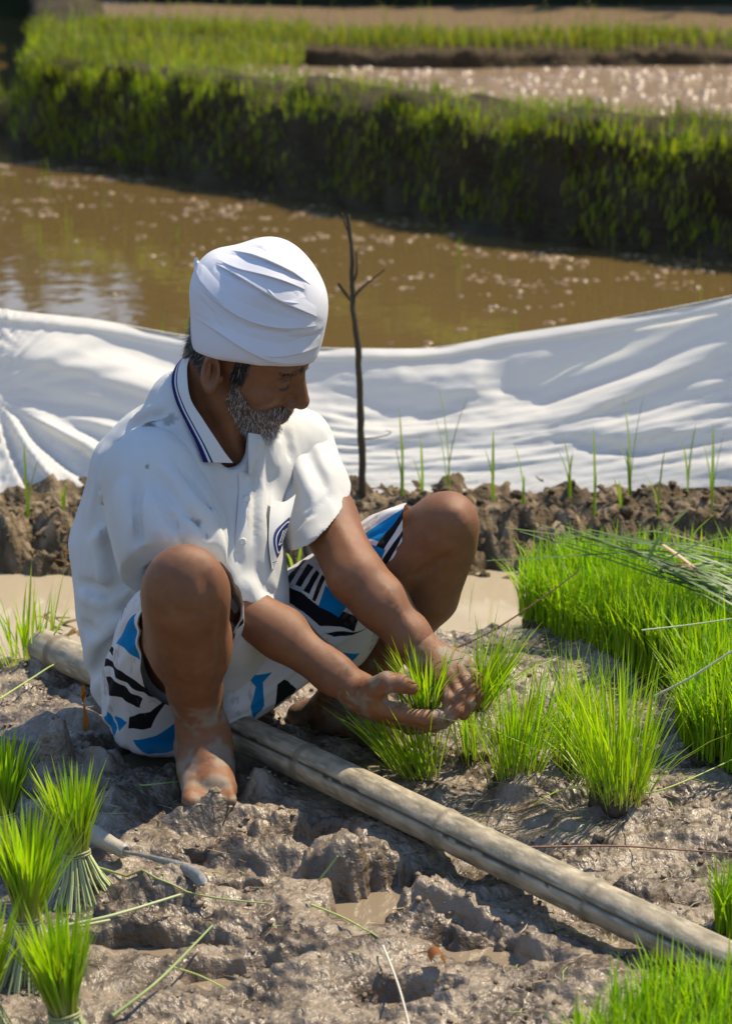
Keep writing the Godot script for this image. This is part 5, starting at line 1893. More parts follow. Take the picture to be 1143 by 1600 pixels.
const HAND_RIGHT := [
	[0, Vector3(-0.0507, 0.1821, -3.44), 0.0295, Vector3(-0.0054, 0.1549, -3.42), 0.0265, 0.02],
	[0, Vector3(-0.0054, 0.1549, -3.42), 0.0265, Vector3(0.0201, 0.139, -3.415), 0.024, 0.02],
	[0, Vector3(0.0102, 0.1508, -3.4), 0.02, Vector3(0.055, 0.1377, -3.385), 0.013, 0.011],
	[0, Vector3(0.0103, 0.1411, -3.415), 0.02, Vector3(0.0534, 0.1251, -3.405), 0.013, 0.011],
	[0, Vector3(0.0084, 0.1314, -3.43), 0.019, Vector3(0.0488, 0.1134, -3.425), 0.0125, 0.011],
	[0, Vector3(0.0064, 0.1256, -3.44), 0.017, Vector3(0.0411, 0.1034, -3.443), 0.0115, 0.011],
	[0, Vector3(0.055, 0.1377, -3.385), 0.0125, Vector3(0.0892, 0.1276, -3.39), 0.0112, 0.005],
	[0, Vector3(0.0892, 0.1276, -3.39), 0.0115, Vector3(0.1119, 0.1269, -3.4), 0.0102, 0.005],
	[0, Vector3(0.0892, 0.1276, -3.39), 0.0123, Vector3(0.0893, 0.1277, -3.3899), 0.0123, 0.005],
	[0, Vector3(0.1119, 0.1269, -3.4), 0.0105, Vector3(0.1298, 0.1336, -3.41), 0.0092, 0.005],
	[0, Vector3(0.1119, 0.1269, -3.4), 0.0112, Vector3(0.112, 0.127, -3.3999), 0.0112, 0.005],
	[0, Vector3(0.0534, 0.1251, -3.405), 0.0122, Vector3(0.0908, 0.1109, -3.412), 0.0108, 0.005],
	[0, Vector3(0.0908, 0.1109, -3.412), 0.0111, Vector3(0.1168, 0.1081, -3.425), 0.0098, 0.005],
	[0, Vector3(0.0908, 0.1109, -3.412), 0.0119, Vector3(0.0909, 0.111, -3.4119), 0.0119, 0.005],
	[0, Vector3(0.1168, 0.1081, -3.425), 0.0101, Vector3(0.1348, 0.1159, -3.435), 0.0087, 0.005],
	[0, Vector3(0.1168, 0.1081, -3.425), 0.0108, Vector3(0.1169, 0.1082, -3.4249), 0.0108, 0.005],
	[0, Vector3(0.0488, 0.1134, -3.425), 0.0112, Vector3(0.0826, 0.097, -3.435), 0.01, 0.005],
	[0, Vector3(0.0826, 0.097, -3.435), 0.0103, Vector3(0.1057, 0.0935, -3.447), 0.0091, 0.005],
	[0, Vector3(0.0826, 0.097, -3.435), 0.011, Vector3(0.0827, 0.0971, -3.4349), 0.011, 0.005],
	[0, Vector3(0.1057, 0.0935, -3.447), 0.0093, Vector3(0.1218, 0.0989, -3.455), 0.0081, 0.005],
	[0, Vector3(0.1057, 0.0935, -3.447), 0.01, Vector3(0.1058, 0.0936, -3.4469), 0.01, 0.005],
	[0, Vector3(0.0411, 0.1034, -3.443), 0.01, Vector3(0.0681, 0.0862, -3.455), 0.0089, 0.005],
	[0, Vector3(0.0681, 0.0862, -3.455), 0.0092, Vector3(0.0863, 0.0824, -3.465), 0.0081, 0.005],
	[0, Vector3(0.0681, 0.0862, -3.455), 0.0098, Vector3(0.0682, 0.0863, -3.4549), 0.0098, 0.005],
	[0, Vector3(0.0863, 0.0824, -3.465), 0.0083, Vector3(0.0984, 0.0869, -3.47), 0.0073, 0.005],
	[0, Vector3(0.0863, 0.0824, -3.465), 0.0089, Vector3(0.0864, 0.0825, -3.4649), 0.0089, 0.005],
	[0, Vector3(0.0063, 0.1692, -3.395), 0.019, Vector3(0.0315, 0.189, -3.38), 0.0165, 0.012],
	[0, Vector3(0.0315, 0.189, -3.38), 0.015, Vector3(0.0527, 0.1877, -3.378), 0.0138, 0.006],
	[0, Vector3(0.0527, 0.1877, -3.378), 0.0145, Vector3(0.0694, 0.1779, -3.385), 0.0108, 0.006]]

const HAND_LEFT := [
	[0, Vector3(0.0661, 0.2264, -3.49), 0.0315, Vector3(0.0879, 0.2016, -3.48), 0.028, 0.02],
	[0, Vector3(0.0879, 0.2016, -3.48), 0.028, Vector3(0.0997, 0.1928, -3.475), 0.026, 0.02],
	[0, Vector3(0.096, 0.1998, -3.485), 0.022, Vector3(0.1488, 0.1917, -3.46), 0.0135, 0.011],
	[0, Vector3(0.0957, 0.1949, -3.475), 0.022, Vector3(0.1384, 0.1866, -3.445), 0.0135, 0.011],
	[0, Vector3(0.0917, 0.1903, -3.47), 0.021, Vector3(0.1263, 0.1797, -3.435), 0.0135, 0.011],
	[0, Vector3(0.0896, 0.1858, -3.465), 0.018, Vector3(0.1144, 0.1718, -3.428), 0.0125, 0.011],
	[0, Vector3(0.1488, 0.1917, -3.46), 0.0112, Vector3(0.1681, 0.172, -3.445), 0.0099, 0.005],
	[0, Vector3(0.1681, 0.172, -3.445), 0.0102, Vector3(0.1709, 0.1494, -3.435), 0.0089, 0.005],
	[0, Vector3(0.1681, 0.172, -3.445), 0.0109, Vector3(0.1682, 0.1721, -3.4449), 0.0109, 0.005],
	[0, Vector3(0.1709, 0.1494, -3.435), 0.0092, Vector3(0.166, 0.1325, -3.43), 0.008, 0.005],
	[0, Vector3(0.1709, 0.1494, -3.435), 0.0098, Vector3(0.171, 0.1495, -3.4349), 0.0098, 0.005],
	[0, Vector3(0.1384, 0.1866, -3.445), 0.0112, Vector3(0.1575, 0.1645, -3.425), 0.0099, 0.005],
	[0, Vector3(0.1575, 0.1645, -3.425), 0.0102, Vector3(0.1574, 0.1411, -3.415), 0.0089, 0.005],
	[0, Vector3(0.1575, 0.1645, -3.425), 0.0109, Vector3(0.1576, 0.1646, -3.4249), 0.0109, 0.005],
	[0, Vector3(0.1574, 0.1411, -3.415), 0.0092, Vector3(0.1495, 0.1242, -3.41), 0.008, 0.005],
	[0, Vector3(0.1574, 0.1411, -3.415), 0.0098, Vector3(0.1575, 0.1412, -3.4149), 0.0098, 0.005],
	[0, Vector3(0.1263, 0.1797, -3.435), 0.0105, Vector3(0.1415, 0.1557, -3.415), 0.0093, 0.005],
	[0, Vector3(0.1415, 0.1557, -3.415), 0.0096, Vector3(0.1394, 0.1344, -3.405), 0.0084, 0.005],
	[0, Vector3(0.1415, 0.1557, -3.415), 0.0103, Vector3(0.1416, 0.1558, -3.4149), 0.0103, 0.005],
	[0, Vector3(0.1394, 0.1344, -3.405), 0.0087, Vector3(0.1296, 0.1217, -3.4), 0.0076, 0.005],
	[0, Vector3(0.1394, 0.1344, -3.405), 0.0093, Vector3(0.1395, 0.1345, -3.4049), 0.0093, 0.005],
	[0, Vector3(0.1144, 0.1718, -3.428), 0.0095, Vector3(0.1257, 0.1513, -3.41), 0.0084, 0.005],
	[0, Vector3(0.1257, 0.1513, -3.41), 0.0087, Vector3(0.1237, 0.1352, -3.403), 0.0076, 0.005],
	[0, Vector3(0.1257, 0.1513, -3.41), 0.0093, Vector3(0.1258, 0.1514, -3.4099), 0.0093, 0.005],
	[0, Vector3(0.1237, 0.1352, -3.403), 0.0078, Vector3(0.1159, 0.1259, -3.4), 0.0068, 0.005],
	[0, Vector3(0.1237, 0.1352, -3.403), 0.0084, Vector3(0.1238, 0.1353, -3.4029), 0.0084, 0.005],
	[0, Vector3(0.1001, 0.2002, -3.49), 0.017, Vector3(0.1346, 0.1887, -3.505), 0.0135, 0.012],
	[0, Vector3(0.1346, 0.1887, -3.505), 0.0125, Vector3(0.1671, 0.1637, -3.51), 0.0115, 0.006],
	[0, Vector3(0.1671, 0.1637, -3.51), 0.0115, Vector3(0.1764, 0.1453, -3.49), 0.0085, 0.006]]

const HEAD := [
	[1, Vector3(-0.175, 0.6948, -3.5517), Vector3(0.0754, 0.0866, 0.0917), Vector3(0.4044, 0.2567, -0.8778), Vector3(0.3198, 0.8595, 0.3987), Vector3(0.8569, -0.4419, 0.2655), 0.01],
	[1, Vector3(-0.163, 0.6291, -3.5654), Vector3(0.0632, 0.0713, 0.0591), Vector3(0.4044, 0.2567, -0.8778), Vector3(0.3198, 0.8595, 0.3987), Vector3(0.8569, -0.4419, 0.2655), 0.03],
	[0, Vector3(-0.21, 0.5842, -3.5537), 0.0204, Vector3(-0.1648, 0.5366, -3.5793), 0.0194, 0.02],
	[0, Vector3(-0.177, 0.6052, -3.6253), 0.0204, Vector3(-0.1549, 0.5429, -3.6008), 0.0194, 0.02],
	[1, Vector3(-0.157, 0.5362, -3.5898), Vector3(0.0224, 0.0173, 0.0183), Vector3(0.4044, 0.2567, -0.8778), Vector3(0.3198, 0.8595, 0.3987), Vector3(0.8569, -0.4419, 0.2655), 0.015],
	[1, Vector3(-0.1064, 0.6552, -3.5317), Vector3(0.0509, 0.0122, 0.0173), Vector3(0.4044, 0.2567, -0.8778), Vector3(0.3198, 0.8595, 0.3987), Vector3(0.8569, -0.4419, 0.2655), 0.02],
	[4, Vector3(-0.1116, 0.6198, -3.505), Vector3(0.0163, 0.0122, 0.0143), Vector3(0.4044, 0.2567, -0.8778), Vector3(0.3198, 0.8595, 0.3987), Vector3(0.8569, -0.4419, 0.2655), 0.012],
	[4, Vector3(-0.0836, 0.6376, -3.5658), Vector3(0.0163, 0.0122, 0.0143), Vector3(0.4044, 0.2567, -0.8778), Vector3(0.3198, 0.8595, 0.3987), Vector3(0.8569, -0.4419, 0.2655), 0.012],
	[0, Vector3(-0.1135, 0.6474, -3.5373), 0.0153, Vector3(-0.1217, 0.5973, -3.5557), 0.0173, 0.012],
	[1, Vector3(-0.1297, 0.6276, -3.5122), Vector3(0.0168, 0.0117, 0.0143), Vector3(0.4044, 0.2567, -0.8778), Vector3(0.3198, 0.8595, 0.3987), Vector3(0.8569, -0.4419, 0.2655), 0.002],
	[1, Vector3(-0.1025, 0.6448, -3.5712), Vector3(0.0168, 0.0117, 0.0143), Vector3(0.4044, 0.2567, -0.8778), Vector3(0.3198, 0.8595, 0.3987), Vector3(0.8569, -0.4419, 0.2655), 0.002],
	[0, Vector3(-0.1155, 0.6212, -3.5226), 0.002, Vector3(-0.1352, 0.6169, -3.5027), 0.0018, 0.002],
	[0, Vector3(-0.099, 0.6317, -3.5584), 0.002, Vector3(-0.0973, 0.641, -3.585), 0.0018, 0.002],
	[3, Vector3(-0.1082, 0.6317, -3.5173), 0.002, Vector3(-0.13, 0.6274, -3.4962), 0.0018, 0.003],
	[3, Vector3(-0.1142, 0.6168, -3.5245), 0.002, Vector3(-0.1358, 0.6131, -3.503), 0.0018, 0.002],
	[3, Vector3(-0.0925, 0.6416, -3.5513), 0.002, Vector3(-0.0913, 0.652, -3.5802), 0.0018, 0.003],
	[3, Vector3(-0.0986, 0.6268, -3.5585), 0.002, Vector3(-0.0971, 0.6377, -3.5871), 0.0018, 0.002],
	[1, Vector3(-0.158, 0.6051, -3.5179), Vector3(0.0224, 0.0163, 0.0224), Vector3(0.4044, 0.2567, -0.8778), Vector3(0.3198, 0.8595, 0.3987), Vector3(0.8569, -0.4419, 0.2655), 0.02],
	[1, Vector3(-0.1209, 0.6287, -3.5984), Vector3(0.0224, 0.0163, 0.0224), Vector3(0.4044, 0.2567, -0.8778), Vector3(0.3198, 0.8595, 0.3987), Vector3(0.8569, -0.4419, 0.2655), 0.02],
	[0, Vector3(-0.1037, 0.6402, -3.5348), 0.0082, Vector3(-0.0977, 0.5891, -3.547), 0.0107, 0.008],
	[1, Vector3(-0.0997, 0.5839, -3.5495), Vector3(0.0127, 0.0107, 0.0117), Vector3(0.4044, 0.2567, -0.8778), Vector3(0.3198, 0.8595, 0.3987), Vector3(0.8569, -0.4419, 0.2655), 0.006],
	[1, Vector3(-0.1179, 0.5827, -3.5425), Vector3(0.0087, 0.0082, 0.0112), Vector3(0.4044, 0.2567, -0.8778), Vector3(0.3198, 0.8595, 0.3987), Vector3(0.8569, -0.4419, 0.2655), 0.005],
	[1, Vector3(-0.1068, 0.5898, -3.5667), Vector3(0.0087, 0.0082, 0.0112), Vector3(0.4044, 0.2567, -0.8778), Vector3(0.3198, 0.8595, 0.3987), Vector3(0.8569, -0.4419, 0.2655), 0.005],
	[4, Vector3(-0.1134, 0.5722, -3.5516), Vector3(0.0031, 0.0031, 0.0041), Vector3(0.4044, 0.2567, -0.8778), Vector3(0.3198, 0.8595, 0.3987), Vector3(0.8569, -0.4419, 0.2655), 0.002],
	[4, Vector3(-0.108, 0.5756, -3.5633), Vector3(0.0031, 0.0031, 0.0041), Vector3(0.4044, 0.2567, -0.8778), Vector3(0.3198, 0.8595, 0.3987), Vector3(0.8569, -0.4419, 0.2655), 0.002],
	[1, Vector3(-0.1335, 0.5658, -3.5703), Vector3(0.0285, 0.0163, 0.0163), Vector3(0.4044, 0.2567, -0.8778), Vector3(0.3198, 0.8595, 0.3987), Vector3(0.8569, -0.4419, 0.2655), 0.012],
	[1, Vector3(-0.1213, 0.5622, -3.5658), Vector3(0.0214, 0.0056, 0.0061), Vector3(0.4044, 0.2567, -0.8778), Vector3(0.4359, 0.7897, 0.4318), Vector3(0.804, -0.5572, 0.2074), 0.004],
	[1, Vector3(-0.1266, 0.5534, -3.5708), Vector3(0.0183, 0.0059, 0.0061), Vector3(0.4044, 0.2567, -0.8778), Vector3(0.3198, 0.8595, 0.3987), Vector3(0.8569, -0.4419, 0.2655), 0.004],
	[4, Vector3(-0.1178, 0.5548, -3.5663), Vector3(0.0245, 0.0016, 0.0071), Vector3(0.4044, 0.2567, -0.8778), Vector3(0.3198, 0.8595, 0.3987), Vector3(0.8569, -0.4419, 0.2655), 0.002],
	[1, Vector3(-0.2342, 0.6421, -3.4981), Vector3(0.0082, 0.0346, 0.0219), Vector3(0.7786, 0.0014, -0.6275), Vector3(0.1797, 0.9576, 0.2251), Vector3(0.6012, -0.288, 0.7454), 0.004],
	[4, Vector3(-0.236, 0.6427, -3.4877), Vector3(0.0117, 0.0239, 0.0143), Vector3(0.7786, 0.0014, -0.6275), Vector3(0.1797, 0.9576, 0.2251), Vector3(0.6012, -0.288, 0.7454), 0.0025],
	[0, Vector3(-0.2378, 0.6241, -3.505), 0.0035, Vector3(-0.2343, 0.6548, -3.4921), 0.0031, 0.004],
	[1, Vector3(-0.2198, 0.6309, -3.4982), Vector3(0.0046, 0.0082, 0.0041), Vector3(0.4044, 0.2567, -0.8778), Vector3(0.3198, 0.8595, 0.3987), Vector3(0.8569, -0.4419, 0.2655), 0.003],
	[1, Vector3(-0.2369, 0.612, -3.5127), Vector3(0.0056, 0.0092, 0.0082), Vector3(0.4044, 0.2567, -0.8778), Vector3(0.3198, 0.8595, 0.3987), Vector3(0.8569, -0.4419, 0.2655), 0.004],
	[1, Vector3(-0.1658, 0.6855, -3.6465), Vector3(0.0082, 0.0346, 0.0219), Vector3(-0.0782, 0.4433, -0.8929), Vector3(0.0818, 0.8955, 0.4374), Vector3(0.9936, -0.0389, -0.1063), 0.004],
	[4, Vector3(-0.1597, 0.6911, -3.6531), Vector3(0.0117, 0.0239, 0.0143), Vector3(-0.0782, 0.4433, -0.8929), Vector3(0.0818, 0.8955, 0.4374), Vector3(0.9936, -0.0389, -0.1063), 0.0025],
	[0, Vector3(-0.1694, 0.6675, -3.6534), 0.0035, Vector3(-0.1643, 0.6993, -3.6441), 0.0031, 0.004],
	[1, Vector3(-0.1538, 0.6727, -3.6413), Vector3(0.0046, 0.0082, 0.0041), Vector3(0.4044, 0.2567, -0.8778), Vector3(0.3198, 0.8595, 0.3987), Vector3(0.8569, -0.4419, 0.2655), 0.003],
	[1, Vector3(-0.1718, 0.6533, -3.6541), Vector3(0.0056, 0.0092, 0.0082), Vector3(0.4044, 0.2567, -0.8778), Vector3(0.3198, 0.8595, 0.3987), Vector3(0.8569, -0.4419, 0.2655), 0.004],
	[0, Vector3(-0.2273, 0.6382, -3.5923), 0.0571, Vector3(-0.2456, 0.5031, -3.625), 0.064, 0.02],
	[0, Vector3(-0.2456, 0.5031, -3.625), 0.063, Vector3(-0.1954, 0.4439, -3.612), 0.043, 0.03],
	[0, Vector3(-0.2382, 0.6225, -3.537), 0.012, Vector3(-0.1965, 0.4942, -3.57), 0.009, 0.02]]

const TURBAN := [
	[1, Vector3(-0.1666, 0.6914, -3.555), Vector3(0.1005, 0.088, 0.106), Vector3(1, 0, 0), Vector3(0, 1, 0), Vector3(0, 0, 1), 0.02],
	[1, Vector3(-0.1587, 0.7566, -3.55), Vector3(0.088, 0.062, 0.096), Vector3(1, 0, 0), Vector3(0, 1, 0), Vector3(0, 0, 1), 0.03],
	[1, Vector3(-0.2131, 0.7595, -3.55), Vector3(0.052, 0.062, 0.07), Vector3(1, 0, 0), Vector3(0, 1, 0), Vector3(0, 0, 1), 0.03],
	[1, Vector3(-0.1156, 0.7377, -3.53), Vector3(0.055, 0.06, 0.062), Vector3(1, 0, 0), Vector3(0, 1, 0), Vector3(0, 0, 1), 0.03],
	[1, Vector3(-0.1445, 0.7848, -3.54), Vector3(0.055, 0.055, 0.07), Vector3(1, 0, 0), Vector3(0, 1, 0), Vector3(0, 0, 1), 0.03],
	[2, Vector3(-0.266, 0.6613, -3.6), Vector3(-0.1092, -0.9893, 0.097), 0.006]]

const SHIRT := [
	[0, Vector3(-0.2816, 0.5413, -3.63), 0.062, Vector3(-0.3329, 0.4365, -3.66), 0.096, 0.05],
	[0, Vector3(-0.3329, 0.4365, -3.66), 0.096, Vector3(-0.3572, 0.3217, -3.67), 0.108, 0.05],
	[0, Vector3(-0.3572, 0.3217, -3.67), 0.108, Vector3(-0.352, 0.2087, -3.65), 0.104, 0.05],
	[0, Vector3(-0.352, 0.2087, -3.65), 0.104, Vector3(-0.3444, 0.106, -3.63), 0.1, 0.05],
	[0, Vector3(-0.2338, 0.4679, -3.62), 0.088, Vector3(-0.2385, 0.3481, -3.58), 0.098, 0.05],
	[0, Vector3(-0.2385, 0.3481, -3.58), 0.098, Vector3(-0.2344, 0.2561, -3.57), 0.1, 0.05],
	[0, Vector3(-0.2344, 0.2561, -3.57), 0.1, Vector3(-0.253, 0.1711, -3.6), 0.092, 0.05],
	[0, Vector3(-0.3293, 0.4716, -3.5), 0.078, Vector3(-0.2433, 0.5043, -3.62), 0.066, 0.05],
	[0, Vector3(-0.2433, 0.5043, -3.62), 0.066, Vector3(-0.1207, 0.4689, -3.72), 0.068, 0.05],
	[0, Vector3(-0.1805, 0.4418, -3.66), 0.066, Vector3(-0.2069, 0.3734, -3.62), 0.052, 0.04],
	[0, Vector3(-0.273, 0.5607, -3.6), 0.066, Vector3(-0.2219, 0.5093, -3.6), 0.06, 0.03],
	[2, Vector3(-0.2808, 0.0619, -3.6), Vector3(0, -0.995, 0.0995), 0.01],
	[3, Vector3(-0.2256, 0.6426, -3.5903), 0.06, Vector3(-0.2409, 0.513, -3.585), 0.062, 0.012],
	[3, Vector3(-0.222, 0.5208, -3.57), 0.04, Vector3(-0.1799, 0.4835, -3.47), 0.001, 0.004]]

const SLEEVE_NEAR := [
	[0, Vector3(-0.3263, 0.4756, -3.5), 0.079, Vector3(-0.3007, 0.4051, -3.455), 0.082, 0.03],
	[0, Vector3(-0.3007, 0.4051, -3.455), 0.082, Vector3(-0.2856, 0.3175, -3.41), 0.08, 0.03],
	[3, Vector3(-0.2945, 0.371, -3.44), 0.042, Vector3(-0.2813, 0.3004, -3.4), 0.072, 0.006],
	[2, Vector3(-0.2874, 0.3487, -3.43), Vector3(0.151, -0.6831, 0.7145), 0.004]]

const SLEEVE_FAR := [
	[0, Vector3(-0.116, 0.4652, -3.735), 0.068, Vector3(-0.092, 0.4073, -3.67), 0.063, 0.025],
	[0, Vector3(-0.092, 0.4073, -3.67), 0.063, Vector3(-0.0601, 0.3323, -3.58), 0.062, 0.025],
	[3, Vector3(-0.0855, 0.3862, -3.65), 0.048, Vector3(-0.058, 0.318, -3.575), 0.054, 0.005],
	[2, Vector3(-0.0445, 0.399, -3.65), Vector3(0.6028, -0.797, -0.0378), 0.004]]

const TURBAN_FOLDS := [
	[0.011, 0.0033, [Vector3(-0.1961, 0.7964, -3.479), Vector3(-0.1707, 0.785, -3.4618), Vector3(-0.1357, 0.7633, -3.455), Vector3(-0.1011, 0.7462, -3.464), Vector3(-0.0658, 0.723, -3.4994)]],
	[0.0045, -0.0036, [Vector3(-0.1969, 0.7913, -3.4752), Vector3(-0.1716, 0.7797, -3.4597), Vector3(-0.1367, 0.7577, -3.4543), Vector3(-0.1021, 0.7406, -3.4632), Vector3(-0.0668, 0.7171, -3.4999)]],
	[0.01, 0.0033, [Vector3(-0.2258, 0.8154, -3.5199), Vector3(-0.22, 0.8078, -3.5017), Vector3(-0.1962, 0.7997, -3.4819), Vector3(-0.1556, 0.7977, -3.4657), Vector3(-0.1263, 0.7893, -3.4644), Vector3(-0.0936, 0.7792, -3.4783)]],
	[0.0045, -0.0036, [Vector3(-0.2263, 0.8111, -3.511), Vector3(-0.2207, 0.8031, -3.4957), Vector3(-0.197, 0.7946, -3.4778), Vector3(-0.1565, 0.7925, -3.4629), Vector3(-0.1272, 0.784, -3.462), Vector3(-0.0945, 0.774, -3.475)]],
	[0.01, 0.003, [Vector3(-0.2009, 0.8235, -3.5237), Vector3(-0.1561, 0.8187, -3.4829), Vector3(-0.1162, 0.8025, -3.4766), Vector3(-0.0965, 0.7891, -3.482)]],
	[0.0045, -0.0036, [Vector3(-0.2014, 0.8195, -3.5126), Vector3(-0.1569, 0.8138, -3.478), Vector3(-0.1171, 0.7975, -3.4727), Vector3(-0.0974, 0.7841, -3.4779)]],
	[0.009, 0.0024, [Vector3(-0.1622, 0.8358, -3.5189), Vector3(-0.1466, 0.8213, -3.4846), Vector3(-0.1162, 0.8067, -3.4799)]],
	[0.0045, -0.0036, [Vector3(-0.1627, 0.8319, -3.5072), Vector3(-0.1474, 0.8164, -3.4793), Vector3(-0.1171, 0.8018, -3.4755)]],
	[0.007, 0.0018, [Vector3(-0.1556, 0.7942, -3.4637), Vector3(-0.1404, 0.7736, -3.4561), Vector3(-0.1207, 0.7579, -3.4579)]],
	[0.0045, -0.0036, [Vector3(-0.1565, 0.789, -3.4612), Vector3(-0.1413, 0.7681, -3.4549), Vector3(-0.1217, 0.7523, -3.4572)]],
	[0.013, 0.0027, [Vector3(-0.245, 0.7808, -3.4963), Vector3(-0.2131, 0.7563, -3.4669), Vector3(-0.1758, 0.7281, -3.4533), Vector3(-0.1211, 0.7175, -3.4581), Vector3(-0.065, 0.7129, -3.5061)]],
	[0.0045, -0.0036, [Vector3(-0.2459, 0.7753, -3.4945), Vector3(-0.2142, 0.7505, -3.4671), Vector3(-0.1768, 0.7224, -3.453), Vector3(-0.1221, 0.7117, -3.4582), Vector3(-0.066, 0.7067, -3.5077)]],
	[0.012, 0.003, [Vector3(-0.2539, 0.7343, -3.5014), Vector3(-0.2215, 0.7199, -3.4704), Vector3(-0.1885, 0.6956, -3.4515), Vector3(-0.1368, 0.6661, -3.4582)]],
	[0.0045, -0.0036, [Vector3(-0.2552, 0.7278, -3.5048), Vector3(-0.2226, 0.7141, -3.4702), Vector3(-0.1896, 0.6898, -3.4516), Vector3(-0.1381, 0.66, -3.469)]],
	[0.007, 0.0017, [Vector3(-0.1611, 0.6805, -3.4498), Vector3(-0.1075, 0.6782, -3.47), Vector3(-0.0729, 0.6817, -3.5102)]],
	[0.0045, -0.0036, [Vector3(-0.1622, 0.6744, -3.451), Vector3(-0.1086, 0.6721, -3.4714), Vector3(-0.074, 0.675, -3.514)]],
	[0.006, 0.0015, [Vector3(-0.1212, 0.7097, -3.4586), Vector3(-0.0846, 0.7053, -3.4804), Vector3(-0.0641, 0.709, -3.5113)]],
	[0.0045, -0.0036, [Vector3(-0.1222, 0.7039, -3.4587), Vector3(-0.0857, 0.6993, -3.4816), Vector3(-0.0652, 0.7026, -3.5135)]],
	[0.006, 0.0015, [Vector3(-0.1251, 0.6972, -3.4579), Vector3(-0.097, 0.6961, -3.473), Vector3(-0.0661, 0.6998, -3.5129)]],
	[0.0045, -0.0036, [Vector3(-0.1261, 0.6915, -3.4576), Vector3(-0.098, 0.6901, -3.4737), Vector3(-0.0672, 0.6934, -3.5154)]],
	[0.006, 0.0018, [Vector3(-0.0928, 0.786, -3.4834), Vector3(-0.0936, 0.7631, -3.4717), Vector3(-0.1113, 0.7574, -3.461)]],
	[0.0045, -0.0036, [Vector3(-0.0936, 0.781, -3.4792), Vector3(-0.0945, 0.7577, -3.4695), Vector3(-0.1123, 0.7518, -3.46)]],
	[0.008, 0.0018, [Vector3(-0.25, 0.7663, -3.4963), Vector3(-0.23, 0.746, -3.4755), Vector3(-0.2107, 0.71, -3.462)]],
	[0.0045, -0.0036, [Vector3(-0.2511, 0.7605, -3.4964), Vector3(-0.2311, 0.74, -3.4765), Vector3(-0.2117, 0.7043, -3.4614)]],
	[0.006, 0.0018, [Vector3(-0.2113, 0.8092, -3.4995), Vector3(-0.1815, 0.7965, -3.4727), Vector3(-0.1432, 0.7827, -3.4585), Vector3(-0.0982, 0.7646, -3.4689)]],
	[0.0045, -0.0036, [Vector3(-0.212, 0.8044, -3.4935), Vector3(-0.1824, 0.7913, -3.4695), Vector3(-0.1441, 0.7773, -3.4567), Vector3(-0.0992, 0.7591, -3.467)]],
	[0.006, 0.003, [Vector3(-0.2605, 0.6729, -3.5242), Vector3(-0.2217, 0.6686, -3.477), Vector3(-0.1559, 0.6633, -3.4591), Vector3(-0.0976, 0.6587, -3.4885), Vector3(-0.0726, 0.6633, -3.5371)]]]

